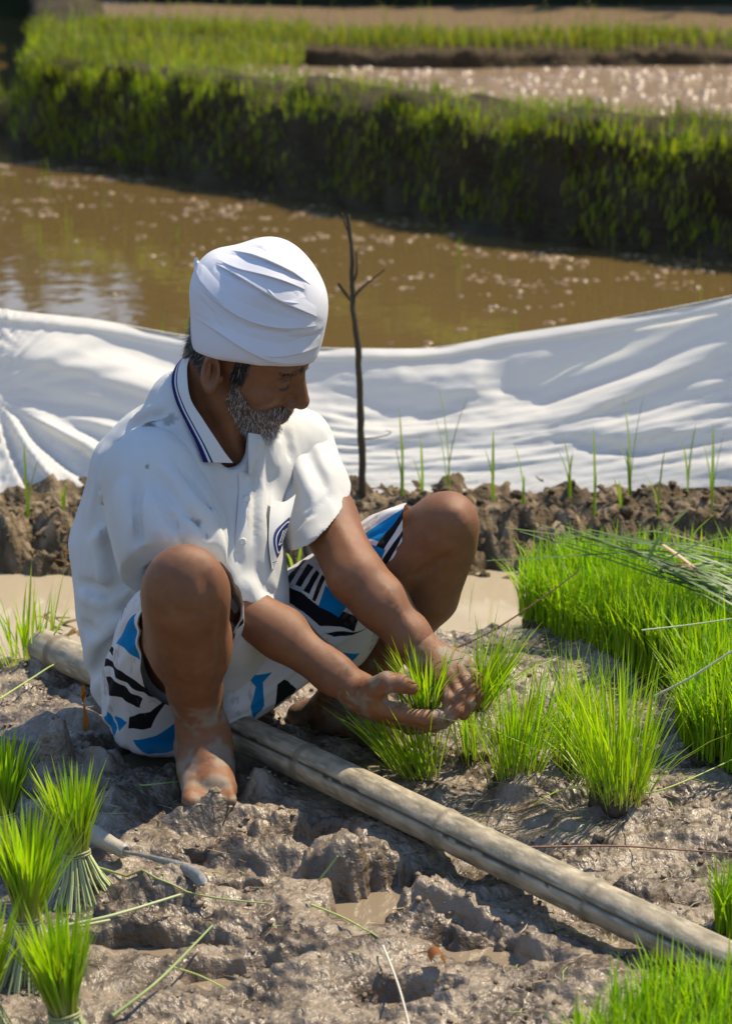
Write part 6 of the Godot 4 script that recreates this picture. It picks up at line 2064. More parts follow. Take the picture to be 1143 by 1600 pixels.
const SHIRT_FOLDS := [
	[0.006, 0.0115, [Vector3(-0.1815, 0.4655, -3.5383), Vector3(-0.1808, 0.4195, -3.5119), Vector3(-0.1871, 0.3757, -3.4861), Vector3(-0.19, 0.3472, -3.4787)]],
	[0.005, -0.0092, [Vector3(-0.1729, 0.4763, -3.5479), Vector3(-0.1723, 0.4178, -3.5179), Vector3(-0.1728, 0.3732, -3.4947)]],
	[0.009, 0.0161, [Vector3(-0.1659, 0.5097, -3.5571), Vector3(-0.1633, 0.4411, -3.5451), Vector3(-0.1642, 0.3712, -3.5013)]],
	[0.006, -0.0138, [Vector3(-0.1528, 0.5129, -3.5773), Vector3(-0.1512, 0.4452, -3.568), Vector3(-0.1549, 0.3868, -3.5184)]],
	[0.009, 0.0161, [Vector3(-0.1419, 0.5183, -3.6051), Vector3(-0.1398, 0.4605, -3.5884)]],
	[0.007, -0.0115, [Vector3(-0.1269, 0.5224, -3.6397), Vector3(-0.1176, 0.4731, -3.6201)]],
	[0.01, 0.0138, [Vector3(-0.2469, 0.4984, -3.49), Vector3(-0.2308, 0.4344, -3.4948), Vector3(-0.2217, 0.3789, -3.475), Vector3(-0.2152, 0.3301, -3.4674)]],
	[0.007, -0.0092, [Vector3(-0.2627, 0.4884, -3.4628), Vector3(-0.2413, 0.4261, -3.4881), Vector3(-0.2285, 0.3697, -3.4719)]],
	[0.006, 0.0092, [Vector3(-0.3684, 0.5401, -3.6217), Vector3(-0.3358, 0.5683, -3.5673), Vector3(-0.3039, 0.582, -3.543)]],
	[0.006, -0.0092, [Vector3(-0.3746, 0.5296, -3.6098), Vector3(-0.3348, 0.5565, -3.553), Vector3(-0.3035, 0.568, -3.5341)]],
	[0.007, 0.0092, [Vector3(-0.3795, 0.5166, -3.5953), Vector3(-0.3402, 0.5478, -3.5342), Vector3(-0.3065, 0.5552, -3.5201)]],
	[0.0025, -0.0046, [Vector3(-0.3037, 0.5749, -3.5388), Vector3(-0.2985, 0.5397, -3.4769), Vector3(-0.2768, 0.5178, -3.4652), Vector3(-0.2469, 0.4855, -3.4855)]],
	[0.014, 0.0138, [Vector3(-0.4014, 0.4716, -3.4697), Vector3(-0.4243, 0.3499, -3.5739), Vector3(-0.4151, 0.2701, -3.5593)]],
	[0.012, -0.0161, [Vector3(-0.3765, 0.4894, -3.4403), Vector3(-0.3964, 0.3641, -3.561), Vector3(-0.3871, 0.3042, -3.5513)]],
	[0.01, -0.0207, [Vector3(-0.3674, 0.306, -3.5456), Vector3(-0.4043, 0.277, -3.5543), Vector3(-0.4587, 0.2766, -3.6062)]],
	[0.012, 0.0138, [Vector3(-0.373, 0.2801, -3.5443), Vector3(-0.4099, 0.2559, -3.554), Vector3(-0.4567, 0.2567, -3.6014)]],
	[0.016, -0.0253, [Vector3(-0.3705, 0.5038, -3.4421), Vector3(-0.3791, 0.4364, -3.4511), Vector3(-0.3904, 0.3447, -3.5561), Vector3(-0.383, 0.2994, -3.5498)]],
	[0.014, 0.0276, [Vector3(-0.4495, 0.1287, -3.6169), Vector3(-0.4279, 0.1895, -3.5616), Vector3(-0.3944, 0.2278, -3.5429), Vector3(-0.3682, 0.2456, -3.5368)]],
	[0.009, -0.023, [Vector3(-0.4341, 0.1234, -3.5814), Vector3(-0.4116, 0.1829, -3.5498), Vector3(-0.3843, 0.2135, -3.5379)]],
	[0.01, -0.0161, [Vector3(-0.457, 0.2092, -3.5991), Vector3(-0.4162, 0.2086, -3.5525), Vector3(-0.3732, 0.2651, -3.5418)]],
	[0.012, 0.023, [Vector3(-0.441, 0.0862, -3.6132), Vector3(-0.4138, 0.1321, -3.5567), Vector3(-0.3848, 0.1925, -3.5372)]],
	[0.006, -0.0092, [Vector3(-0.2362, 0.4647, -3.4954), Vector3(-0.2442, 0.4072, -3.483), Vector3(-0.2366, 0.3307, -3.4654)]],
	[0.006, 0.0092, [Vector3(-0.2156, 0.4511, -3.5081), Vector3(-0.2111, 0.3875, -3.4806), Vector3(-0.2172, 0.3204, -3.4655)]],
	[0.007, 0.0115, [Vector3(-0.3567, 0.3081, -3.5388), Vector3(-0.3994, 0.2423, -3.5469), Vector3(-0.4454, 0.1881, -3.5815)]],
	[0.006, -0.0115, [Vector3(-0.3461, 0.2812, -3.5242), Vector3(-0.3842, 0.2186, -3.5384), Vector3(-0.43, 0.1491, -3.5698)]],
	[0.008, 0.0092, [Vector3(-0.4152, 0.4933, -3.6225), Vector3(-0.4244, 0.437, -3.5989), Vector3(-0.4377, 0.3662, -3.5902)]],
	[0.006, -0.0092, [Vector3(-0.3985, 0.5063, -3.6119), Vector3(-0.3928, 0.4851, -3.4564), Vector3(-0.4187, 0.3803, -3.5773)]],
	[0.008, -0.0092, [Vector3(-0.4299, 0.3389, -3.5756), Vector3(-0.4254, 0.2987, -3.5692), Vector3(-0.4379, 0.2338, -3.5729)]],
	[0.005, 0.0069, [Vector3(-0.2716, 0.4959, -3.4535), Vector3(-0.2632, 0.4589, -3.4608), Vector3(-0.2413, 0.4261, -3.4881)]],
	[0.012, 0.0207, [Vector3(-0.193, 0.3281, -3.474), Vector3(-0.174, 0.2858, -3.4771), Vector3(-0.1316, 0.2552, -3.5235)]],
	[0.009, -0.0184, [Vector3(-0.2028, 0.2998, -3.4657), Vector3(-0.1695, 0.2597, -3.4778), Vector3(-0.1364, 0.2441, -3.5157)]],
	[0.008, -0.0115, [Vector3(-0.169, 0.3434, -3.4911), Vector3(-0.1549, 0.3008, -3.4952), Vector3(-0.1314, 0.2706, -3.5245)]],
	[0.01, 0.0138, [Vector3(-0.2073, 0.3588, -3.4742), Vector3(-0.2027, 0.3096, -3.4673), Vector3(-0.1841, 0.2468, -3.4696)]]]

const SLEEVE_NEAR_FOLDS := [
	[0.011, 0.0138, [Vector3(-0.3034, 0.5181, -3.4369), Vector3(-0.2589, 0.4648, -3.4028), Vector3(-0.2135, 0.3835, -3.4186)]],
	[0.009, -0.0138, [Vector3(-0.3172, 0.5079, -3.4262), Vector3(-0.2722, 0.4546, -3.3859), Vector3(-0.2274, 0.3831, -3.4096)]],
	[0.01, 0.0115, [Vector3(-0.2948, 0.4799, -3.4018), Vector3(-0.2579, 0.4272, -3.3781), Vector3(-0.2379, 0.37, -3.4199)]],
	[0.012, 0.0138, [Vector3(-0.358, 0.4971, -3.4298), Vector3(-0.3625, 0.4495, -3.4043), Vector3(-0.3563, 0.3866, -3.3814)]],
	[0.01, -0.0138, [Vector3(-0.341, 0.4989, -3.4231), Vector3(-0.3421, 0.4533, -3.3908), Vector3(-0.333, 0.3924, -3.3784)]],
	[0.005, 0.0092, [Vector3(-0.2611, 0.494, -3.4417), Vector3(-0.2271, 0.4445, -3.4223), Vector3(-0.2104, 0.3869, -3.4481)]],
	[0.005, -0.0092, [Vector3(-0.3216, 0.4998, -3.4197), Vector3(-0.2937, 0.4559, -3.3815), Vector3(-0.2585, 0.4067, -3.3804)]],
	[0.005, 0.0092, [Vector3(-0.3505, 0.4853, -3.4184), Vector3(-0.3487, 0.435, -3.3855), Vector3(-0.3446, 0.3725, -3.395)]],
	[0.005, -0.0069, [Vector3(-0.3053, 0.4641, -3.3872), Vector3(-0.2763, 0.4203, -3.3678), Vector3(-0.2659, 0.3501, -3.469)]],
	[0.007, 0.0115, [Vector3(-0.3732, 0.4812, -3.4337), Vector3(-0.3718, 0.4293, -3.4054), Vector3(-0.3675, 0.3727, -3.3942)]],
	[0.007, -0.0115, [Vector3(-0.28, 0.5089, -3.4415), Vector3(-0.243, 0.4648, -3.4207), Vector3(-0.2121, 0.4058, -3.435)]],
	[0.012, 0.0138, [Vector3(-0.3303, 0.4792, -3.4043), Vector3(-0.3093, 0.4299, -3.3688), Vector3(-0.286, 0.348, -3.4758)]],
	[0.007, 0.0092, [Vector3(-0.3659, 0.3672, -3.3961), Vector3(-0.3242, 0.3355, -3.4598), Vector3(-0.2661, 0.3368, -3.469)]],
	[0.004, -0.0046, [Vector3(-0.3541, 0.3891, -3.3796), Vector3(-0.3149, 0.3498, -3.47), Vector3(-0.2423, 0.3746, -3.4145)]]]

const SLEEVE_FAR_FOLDS := [
	[0.009, 0.0115, [Vector3(-0.124, 0.4923, -3.6685), Vector3(-0.1026, 0.4527, -3.6184), Vector3(-0.0818, 0.4114, -3.5781)]],
	[0.007, -0.0092, [Vector3(-0.1039, 0.5095, -3.6843), Vector3(-0.0827, 0.4688, -3.637), Vector3(-0.062, 0.4308, -3.6024)]],
	[0.008, -0.0115, [Vector3(-0.1338, 0.4659, -3.6485), Vector3(-0.1175, 0.4252, -3.6038), Vector3(-0.1098, 0.3829, -3.5683)]],
	[0.004, -0.0046, [Vector3(-0.0549, 0.4259, -3.6012), Vector3(-0.0816, 0.4034, -3.5693), Vector3(-0.1169, 0.3702, -3.5687)]]]

const BODY_FOLDS := [
	[0.01, 0.0045, [Vector3(-0.2394, 0.3814, -3.179), Vector3(-0.2453, 0.2938, -3.2404), Vector3(-0.2533, 0.1749, -3.3512)]],
	[0.008, -0.006, [Vector3(-0.2101, 0.3704, -3.1982), Vector3(-0.2112, 0.2831, -3.2862), Vector3(-0.2259, 0.1864, -3.3616)]],
	[0.01, -0.004, [Vector3(-0.2786, 0.4177, -3.1835), Vector3(-0.2828, 0.3807, -3.1812), Vector3(-0.2754, 0.3443, -3.1906)]],
	[0.01, -0.004, [Vector3(-0.2284, 0.4255, -3.1889), Vector3(-0.2225, 0.3889, -3.1849), Vector3(-0.2298, 0.354, -3.1901)]],
	[0.008, -0.004, [Vector3(-0.2721, 0.3717, -3.1794), Vector3(-0.2526, 0.3597, -3.1815), Vector3(-0.2293, 0.3649, -3.1859)]],
	[0.007, -0.008, [Vector3(0.0691, 0.2941, -3.5669), Vector3(0.1039, 0.3188, -3.5551), Vector3(0.1343, 0.3468, -3.542)]],
	[0.004, -0.003, [Vector3(-0.2842, 0.0563, -3.3962), Vector3(-0.2526, 0.0603, -3.365), Vector3(-0.2211, 0.0675, -3.3784)]],
	[0.004, -0.0025, [Vector3(-0.2859, 0.0462, -3.3898), Vector3(-0.252, 0.0533, -3.354), Vector3(-0.2187, 0.0612, -3.3679)]],
	[0.012, 0.004, [Vector3(0.1179, 0.4179, -3.547), Vector3(0.1426, 0.4112, -3.5415), Vector3(0.1558, 0.3805, -3.5404)]],
	[0.01, -0.003, [Vector3(0.0883, 0.3881, -3.5499), Vector3(0.1178, 0.3742, -3.5336), Vector3(0.14, 0.3605, -3.5377)]],
	[0.006, 0.0022, [Vector3(-0.0941, 0.218, -3.6214), Vector3(-0.0504, 0.2182, -3.4317), Vector3(-0.0112, 0.1806, -3.4062)]],
	[0.006, 0.003, [Vector3(0.0183, 0.3186, -3.488), Vector3(0.0527, 0.2726, -3.4702), Vector3(0.0792, 0.231, -3.4548)]],
	[0.01, 0.003, [Vector3(-0.0518, 0.4002, -3.581), Vector3(-0.0263, 0.3631, -3.5291), Vector3(-0.0015, 0.3288, -3.4882)]]]

const WRAPS := [
	[[Vector3(-0.211, 0.8219, -3.5392), Vector3(-0.1962, 0.8207, -3.5172), Vector3(-0.182, 0.8184, -3.4998), Vector3(-0.1687, 0.8149, -3.4865), Vector3(-0.156, 0.8103, -3.4774), Vector3(-0.1438, 0.8047, -3.4719), Vector3(-0.1318, 0.7983, -3.4698), Vector3(-0.1201, 0.7912, -3.47), Vector3(-0.1086, 0.7832, -3.4722), Vector3(-0.0974, 0.7744, -3.4757), Vector3(-0.0865, 0.7649, -3.4807), Vector3(-0.0759, 0.7546, -3.4881), Vector3(-0.0656, 0.7429, -3.5024)],
		[Vector3(-0.219, 0.8175, -3.5196), Vector3(-0.2048, 0.8143, -3.5035), Vector3(-0.1909, 0.8104, -3.4895), Vector3(-0.1774, 0.8059, -3.4771), Vector3(-0.164, 0.8003, -3.4677), Vector3(-0.1509, 0.7939, -3.4621), Vector3(-0.138, 0.7868, -3.4595), Vector3(-0.1253, 0.7793, -3.4598), Vector3(-0.1126, 0.7715, -3.4622), Vector3(-0.1001, 0.7634, -3.4663), Vector3(-0.0877, 0.7547, -3.4727), Vector3(-0.0756, 0.7452, -3.4825), Vector3(-0.0638, 0.7339, -3.5011)],
		[Vector3(-0.2263, 0.8107, -3.5099), Vector3(-0.2123, 0.8071, -3.4944), Vector3(-0.1987, 0.8026, -3.4815), Vector3(-0.1853, 0.7974, -3.4696), Vector3(-0.1715, 0.7909, -3.4603), Vector3(-0.1576, 0.7836, -3.4543), Vector3(-0.144, 0.7756, -3.452), Vector3(-0.1304, 0.7677, -3.4524), Vector3(-0.1167, 0.7601, -3.4551), Vector3(-0.1028, 0.7527, -3.4594), Vector3(-0.0892, 0.7448, -3.4671), Vector3(-0.0762, 0.736, -3.4796), Vector3(-0.0637, 0.7254, -3.5026)],
		[Vector3(-0.2291, 0.808, -3.5075), Vector3(-0.2151, 0.8044, -3.4914), Vector3(-0.2016, 0.7997, -3.4787), Vector3(-0.1884, 0.7942, -3.4668), Vector3(-0.1745, 0.7873, -3.4577), Vector3(-0.1602, 0.7795, -3.4517), Vector3(-0.1463, 0.7712, -3.4494), Vector3(-0.1324, 0.7631, -3.4499), Vector3(-0.1183, 0.7555, -3.4526), Vector3(-0.1038, 0.7485, -3.457), Vector3(-0.0898, 0.7408, -3.4653), Vector3(-0.0763, 0.7325, -3.4789), Vector3(-0.0637, 0.7221, -3.5038)],
		[Vector3(-0.2296, 0.8073, -3.5072), Vector3(-0.2153, 0.8027, -3.4917), Vector3(-0.2014, 0.7973, -3.4801), Vector3(-0.1878, 0.7915, -3.4693), Vector3(-0.1741, 0.7849, -3.4605), Vector3(-0.1604, 0.7775, -3.4548), Vector3(-0.147, 0.7695, -3.4527), Vector3(-0.1335, 0.7617, -3.4532), Vector3(-0.1196, 0.7543, -3.4559), Vector3(-0.1055, 0.7473, -3.4601), Vector3(-0.0914, 0.74, -3.4673), Vector3(-0.0774, 0.7318, -3.4797), Vector3(-0.0639, 0.7215, -3.5041)],
		[Vector3(-0.2276, 0.8068, -3.5091), Vector3(-0.2135, 0.802, -3.4944), Vector3(-0.1994, 0.7966, -3.4833), Vector3(-0.1855, 0.791, -3.473), Vector3(-0.172, 0.7848, -3.4644), Vector3(-0.1591, 0.778, -3.459), Vector3(-0.1463, 0.7706, -3.457), Vector3(-0.1333, 0.7631, -3.4574), Vector3(-0.12, 0.7558, -3.46), Vector3(-0.1064, 0.7486, -3.4641), Vector3(-0.0928, 0.7414, -3.4705), Vector3(-0.0792, 0.7334, -3.4817), Vector3(-0.0657, 0.7231, -3.5044)]],
	[[Vector3(-0.2178, 0.8206, -3.5412), Vector3(-0.2057, 0.8216, -3.5299), Vector3(-0.1935, 0.8223, -3.5191), Vector3(-0.1816, 0.8226, -3.5076), Vector3(-0.1701, 0.8221, -3.4971), Vector3(-0.159, 0.8206, -3.4894), Vector3(-0.1484, 0.8181, -3.484), Vector3(-0.1381, 0.8147, -3.481), Vector3(-0.128, 0.8105, -3.48), Vector3(-0.118, 0.8057, -3.4808), Vector3(-0.1082, 0.8003, -3.4834), Vector3(-0.0984, 0.7945, -3.4875), Vector3(-0.0887, 0.7882, -3.4935)],
		[Vector3(-0.2228, 0.8191, -3.5279), Vector3(-0.2112, 0.8181, -3.515), Vector3(-0.1997, 0.8168, -3.5043), Vector3(-0.1883, 0.8155, -3.494), Vector3(-0.1766, 0.8141, -3.4848), Vector3(-0.1649, 0.8124, -3.4777), Vector3(-0.1534, 0.8102, -3.4727), Vector3(-0.1421, 0.8071, -3.4701), Vector3(-0.131, 0.8032, -3.4694), Vector3(-0.1201, 0.7987, -3.4705), Vector3(-0.1095, 0.7935, -3.4737), Vector3(-0.0991, 0.7879, -3.4782), Vector3(-0.0888, 0.7819, -3.4846)],
		[Vector3(-0.2271, 0.8154, -3.5206), Vector3(-0.216, 0.8134, -3.5054), Vector3(-0.2052, 0.8109, -3.4938), Vector3(-0.1944, 0.8086, -3.4839), Vector3(-0.1827, 0.8063, -3.4756), Vector3(-0.1706, 0.8046, -3.4689), Vector3(-0.1582, 0.8025, -3.4641), Vector3(-0.146, 0.7997, -3.4615), Vector3(-0.1339, 0.7961, -3.461), Vector3(-0.1221, 0.7919, -3.4623), Vector3(-0.111, 0.7868, -3.4662), Vector3(-0.1004, 0.7812, -3.4719), Vector3(-0.0901, 0.7753, -3.479)],
		[Vector3(-0.2287, 0.8139, -3.5186), Vector3(-0.2179, 0.8115, -3.5022), Vector3(-0.2074, 0.8086, -3.4903), Vector3(-0.1967, 0.8059, -3.4801), Vector3(-0.1851, 0.8034, -3.4722), Vector3(-0.1728, 0.8015, -3.4658), Vector3(-0.1601, 0.7996, -3.461), Vector3(-0.1475, 0.7968, -3.4584), Vector3(-0.1351, 0.7933, -3.4579), Vector3(-0.1229, 0.7892, -3.4593), Vector3(-0.1116, 0.7841, -3.4636), Vector3(-0.1009, 0.7786, -3.4697), Vector3(-0.0906, 0.7727, -3.4772)],
		[Vector3(-0.229, 0.8134, -3.5183), Vector3(-0.2179, 0.81, -3.5024), Vector3(-0.207, 0.8061, -3.4913), Vector3(-0.196, 0.8029, -3.482), Vector3(-0.1843, 0.8005, -3.4743), Vector3(-0.1721, 0.7988, -3.4682), Vector3(-0.1599, 0.7971, -3.4636), Vector3(-0.1478, 0.7945, -3.4613), Vector3(-0.1359, 0.7912, -3.4608), Vector3(-0.1242, 0.7873, -3.4621), Vector3(-0.1128, 0.7826, -3.4654), Vector3(-0.1018, 0.7776, -3.4705), Vector3(-0.0909, 0.7721, -3.477)],
		[Vector3(-0.2275, 0.8123, -3.5198), Vector3(-0.2165, 0.8086, -3.5048), Vector3(-0.2054, 0.8047, -3.4945), Vector3(-0.194, 0.8016, -3.4856), Vector3(-0.1822, 0.7996, -3.4782), Vector3(-0.1703, 0.7981, -3.472), Vector3(-0.1586, 0.7965, -3.4677), Vector3(-0.1472, 0.7941, -3.4655), Vector3(-0.136, 0.7909, -3.465), Vector3(-0.1249, 0.787, -3.4662), Vector3(-0.1139, 0.7826, -3.4689), Vector3(-0.1029, 0.7777, -3.4733), Vector3(-0.0919, 0.7725, -3.4792)]],
	[[Vector3(-0.1715, 0.8327, -3.5272), Vector3(-0.1626, 0.8335, -3.5186), Vector3(-0.1539, 0.8337, -3.5132), Vector3(-0.1456, 0.8331, -3.5096), Vector3(-0.1375, 0.8316, -3.5067), Vector3(-0.1297, 0.8289, -3.5046), Vector3(-0.1223, 0.8255, -3.5032), Vector3(-0.1151, 0.8213, -3.5025), Vector3(-0.1083, 0.8164, -3.5022), Vector3(-0.1019, 0.8109, -3.5023), Vector3(-0.0957, 0.805, -3.5032), Vector3(-0.0895, 0.7988, -3.5048), Vector3(-0.0834, 0.7924, -3.5076)],
		[Vector3(-0.1852, 0.8295, -3.5259), Vector3(-0.1753, 0.8303, -3.513), Vector3(-0.1656, 0.8303, -3.5036), Vector3(-0.156, 0.8296, -3.4967), Vector3(-0.1467, 0.8277, -3.4918), Vector3(-0.1376, 0.8248, -3.4884), Vector3(-0.1288, 0.8211, -3.4864), Vector3(-0.1204, 0.8168, -3.4857), Vector3(-0.1122, 0.8118, -3.4861), Vector3(-0.1044, 0.8062, -3.4873), Vector3(-0.097, 0.8, -3.4896), Vector3(-0.0897, 0.7936, -3.4928), Vector3(-0.0825, 0.7869, -3.4972)],
		[Vector3(-0.1967, 0.8252, -3.5247), Vector3(-0.1865, 0.826, -3.5106), Vector3(-0.1765, 0.8263, -3.4984), Vector3(-0.1663, 0.8257, -3.4889), Vector3(-0.1558, 0.8235, -3.4822), Vector3(-0.1454, 0.8204, -3.4774), Vector3(-0.1353, 0.8165, -3.4747), Vector3(-0.1255, 0.812, -3.4738), Vector3(-0.116, 0.8069, -3.4744), Vector3(-0.1068, 0.8014, -3.4761), Vector3(-0.0985, 0.7948, -3.4798), Vector3(-0.0907, 0.7879, -3.4845), Vector3(-0.083, 0.7808, -3.4905)],
		[Vector3(-0.201, 0.8237, -3.5236), Vector3(-0.1907, 0.8245, -3.5095), Vector3(-0.1807, 0.8248, -3.4969), Vector3(-0.1703, 0.8242, -3.4865), Vector3(-0.1594, 0.8218, -3.4789), Vector3(-0.1486, 0.8186, -3.4738), Vector3(-0.1379, 0.8146, -3.4706), Vector3(-0.1276, 0.8101, -3.4695), Vector3(-0.1174, 0.805, -3.4703), Vector3(-0.1077, 0.7995, -3.4722), Vector3(-0.0991, 0.7928, -3.4763), Vector3(-0.091, 0.7858, -3.4817), Vector3(-0.0832, 0.7785, -3.4884)],
		[Vector3(-0.2018, 0.8233, -3.5234), Vector3(-0.1911, 0.8229, -3.5099), Vector3(-0.1805, 0.8222, -3.4979), Vector3(-0.1699, 0.821, -3.488), Vector3(-0.1594, 0.8187, -3.4809), Vector3(-0.149, 0.8156, -3.4759), Vector3(-0.1389, 0.8118, -3.4728), Vector3(-0.1289, 0.8075, -3.4717), Vector3(-0.1192, 0.8026, -3.4724), Vector3(-0.1097, 0.7972, -3.4742), Vector3(-0.1007, 0.7911, -3.4775), Vector3(-0.092, 0.7847, -3.4821), Vector3(-0.0834, 0.7779, -3.4881)],
		[Vector3(-0.1995, 0.8219, -3.5244), Vector3(-0.1885, 0.8214, -3.5112), Vector3(-0.1777, 0.8204, -3.4999), Vector3(-0.1674, 0.819, -3.491), Vector3(-0.1573, 0.8168, -3.4842), Vector3(-0.1477, 0.8139, -3.4797), Vector3(-0.1383, 0.8104, -3.4768), Vector3(-0.1291, 0.8062, -3.4758), Vector3(-0.12, 0.8015, -3.4765), Vector3(-0.111, 0.7963, -3.4781), Vector3(-0.1022, 0.7906, -3.4808), Vector3(-0.0935, 0.7844, -3.4848), Vector3(-0.0848, 0.778, -3.49)]],
	[[Vector3(-0.2546, 0.7937, -3.5394), Vector3(-0.2375, 0.7915, -3.4995), Vector3(-0.2222, 0.7854, -3.4837), Vector3(-0.2071, 0.7786, -3.4734), Vector3(-0.1917, 0.7719, -3.4652), Vector3(-0.1763, 0.7657, -3.4583), Vector3(-0.1609, 0.7596, -3.4551), Vector3(-0.1453, 0.7538, -3.4551), Vector3(-0.1293, 0.7487, -3.4574), Vector3(-0.113, 0.7446, -3.4614), Vector3(-0.0966, 0.7415, -3.4682), Vector3(-0.0802, 0.7382, -3.4806), Vector3(-0.0639, 0.7326, -3.5065)],
		[Vector3(-0.255, 0.7862, -3.5173), Vector3(-0.2389, 0.7814, -3.4897), Vector3(-0.2237, 0.7743, -3.4755), Vector3(-0.2088, 0.7665, -3.466), Vector3(-0.1937, 0.7587, -3.459), Vector3(-0.1783, 0.7515, -3.4537), Vector3(-0.1624, 0.7451, -3.4516), Vector3(-0.1461, 0.7397, -3.4522), Vector3(-0.1294, 0.7356, -3.4543), Vector3(-0.1125, 0.7327, -3.4584), Vector3(-0.0956, 0.7307, -3.466), Vector3(-0.0787, 0.7285, -3.4794), Vector3(-0.062, 0.7237, -3.508)],
		[Vector3(-0.2547, 0.777, -3.5081), Vector3(-0.2398, 0.7711, -3.4842), Vector3(-0.2252, 0.7632, -3.4706), Vector3(-0.2108, 0.7544, -3.4613), Vector3(-0.1958, 0.7458, -3.4552), Vector3(-0.1802, 0.7382, -3.4504), Vector3(-0.1636, 0.732, -3.4485), Vector3(-0.1467, 0.7272, -3.4492), Vector3(-0.1295, 0.7237, -3.4516), Vector3(-0.112, 0.7215, -3.4561), Vector3(-0.0947, 0.7205, -3.4652), Vector3(-0.078, 0.7194, -3.4803), Vector3(-0.062, 0.7154, -3.5124)],
		[Vector3(-0.2546, 0.7734, -3.5058), Vector3(-0.2402, 0.7671, -3.4827), Vector3(-0.2259, 0.7588, -3.4691), Vector3(-0.2117, 0.7497, -3.46), Vector3(-0.1968, 0.7409, -3.4538), Vector3(-0.1809, 0.7333, -3.4489), Vector3(-0.164, 0.7273, -3.4469), Vector3(-0.1469, 0.7226, -3.4477), Vector3(-0.1294, 0.7193, -3.4503), Vector3(-0.1116, 0.7173, -3.4552), Vector3(-0.0943, 0.7166, -3.4649), Vector3(-0.0777, 0.7159, -3.4808), Vector3(-0.062, 0.7121, -3.5148)],
		[Vector3(-0.2545, 0.7726, -3.5055), Vector3(-0.2393, 0.766, -3.4835), Vector3(-0.2248, 0.7576, -3.4713), Vector3(-0.2104, 0.7485, -3.4632), Vector3(-0.1957, 0.7398, -3.4572), Vector3(-0.1803, 0.7322, -3.4524), Vector3(-0.1641, 0.7261, -3.4504), Vector3(-0.1473, 0.7216, -3.4512), Vector3(-0.1302, 0.7185, -3.4539), Vector3(-0.1128, 0.7168, -3.4586), Vector3(-0.0956, 0.7162, -3.4673), Vector3(-0.0787, 0.7155, -3.4819), Vector3(-0.0622, 0.7115, -3.5154)],
		[Vector3(-0.2527, 0.7735, -3.5073), Vector3(-0.2375, 0.7671, -3.4859), Vector3(-0.2231, 0.759, -3.4744), Vector3(-0.2087, 0.7502, -3.4669), Vector3(-0.1942, 0.7416, -3.4609), Vector3(-0.1793, 0.734, -3.4563), Vector3(-0.1639, 0.7278, -3.4545), Vector3(-0.1476, 0.7233, -3.4552), Vector3(-0.1309, 0.7204, -3.4577), Vector3(-0.114, 0.7189, -3.4622), Vector3(-0.0973, 0.7183, -3.4699), Vector3(-0.0806, 0.7174, -3.4833), Vector3(-0.0641, 0.7133, -3.5148)]],
	[[Vector3(-0.2558, 0.7612, -3.5083), Vector3(-0.2404, 0.7558, -3.4865), Vector3(-0.2258, 0.7485, -3.4752), Vector3(-0.2115, 0.7403, -3.4678), Vector3(-0.1971, 0.732, -3.4616), Vector3(-0.1825, 0.7244, -3.4562), Vector3(-0.1675, 0.7176, -3.4537), Vector3(-0.1521, 0.7117, -3.4539), Vector3(-0.1361, 0.707, -3.4566), Vector3(-0.1199, 0.7038, -3.4616), Vector3(-0.1035, 0.7015, -3.4698), Vector3(-0.0871, 0.6987, -3.4833), Vector3(-0.0708, 0.6929, -3.5117)],
		[Vector3(-0.2579, 0.7453, -3.5071), Vector3(-0.2424, 0.7404, -3.4854), Vector3(-0.2278, 0.7335, -3.4737), Vector3(-0.2135, 0.7259, -3.465), Vector3(-0.1993, 0.7181, -3.4572), Vector3(-0.1848, 0.7104, -3.4517), Vector3(-0.1698, 0.7032, -3.4488), Vector3(-0.1545, 0.6967, -3.4488), Vector3(-0.1388, 0.6912, -3.4519), Vector3(-0.1228, 0.6871, -3.4583), Vector3(-0.1066, 0.6841, -3.4681), Vector3(-0.0904, 0.681, -3.4833), Vector3(-0.0743, 0.6751, -3.5128)],
		[Vector3(-0.2586, 0.7301, -3.5107), Vector3(-0.2437, 0.7263, -3.4865), Vector3(-0.2295, 0.7204, -3.4722), Vector3(-0.2156, 0.7139, -3.4609), Vector3(-0.2012, 0.706, -3.4524), Vector3(-0.1868, 0.6978, -3.4471), Vector3(-0.172, 0.6897, -3.4449), Vector3(-0.1568, 0.6822, -3.4458), Vector3(-0.1412, 0.6758, -3.4497), Vector3(-0.1252, 0.6712, -3.4566), Vector3(-0.1094, 0.668, -3.4685), Vector3(-0.094, 0.6648, -3.486), Vector3(-0.0791, 0.6586, -3.5196)],
		[Vector3(-0.2589, 0.7244, -3.5123), Vector3(-0.2443, 0.7211, -3.4866), Vector3(-0.2303, 0.7158, -3.4712), Vector3(-0.2165, 0.7095, -3.4588), Vector3(-0.2021, 0.7013, -3.4505), Vector3(-0.1877, 0.6926, -3.4456), Vector3(-0.1729, 0.6841, -3.4439), Vector3(-0.1578, 0.6762, -3.4452), Vector3(-0.1422, 0.6695, -3.4496), Vector3(-0.1261, 0.6644, -3.457), Vector3(-0.1105, 0.6614, -3.4693), Vector3(-0.0954, 0.6584, -3.4878), Vector3(-0.081, 0.6514, -3.5266)],
		[Vector3(-0.2588, 0.7233, -3.5127), Vector3(-0.2433, 0.7201, -3.4876), Vector3(-0.2287, 0.7146, -3.4731), Vector3(-0.2148, 0.7079, -3.4617), Vector3(-0.2009, 0.6999, -3.4538), Vector3(-0.1871, 0.6915, -3.4491), Vector3(-0.1729, 0.6834, -3.4476), Vector3(-0.1583, 0.6758, -3.449), Vector3(-0.1433, 0.6693, -3.4532), Vector3(-0.1278, 0.6644, -3.4604), Vector3(-0.1122, 0.6611, -3.4716), Vector3(-0.0967, 0.6577, -3.4891), Vector3(-0.0819, 0.6501, -3.5303)],
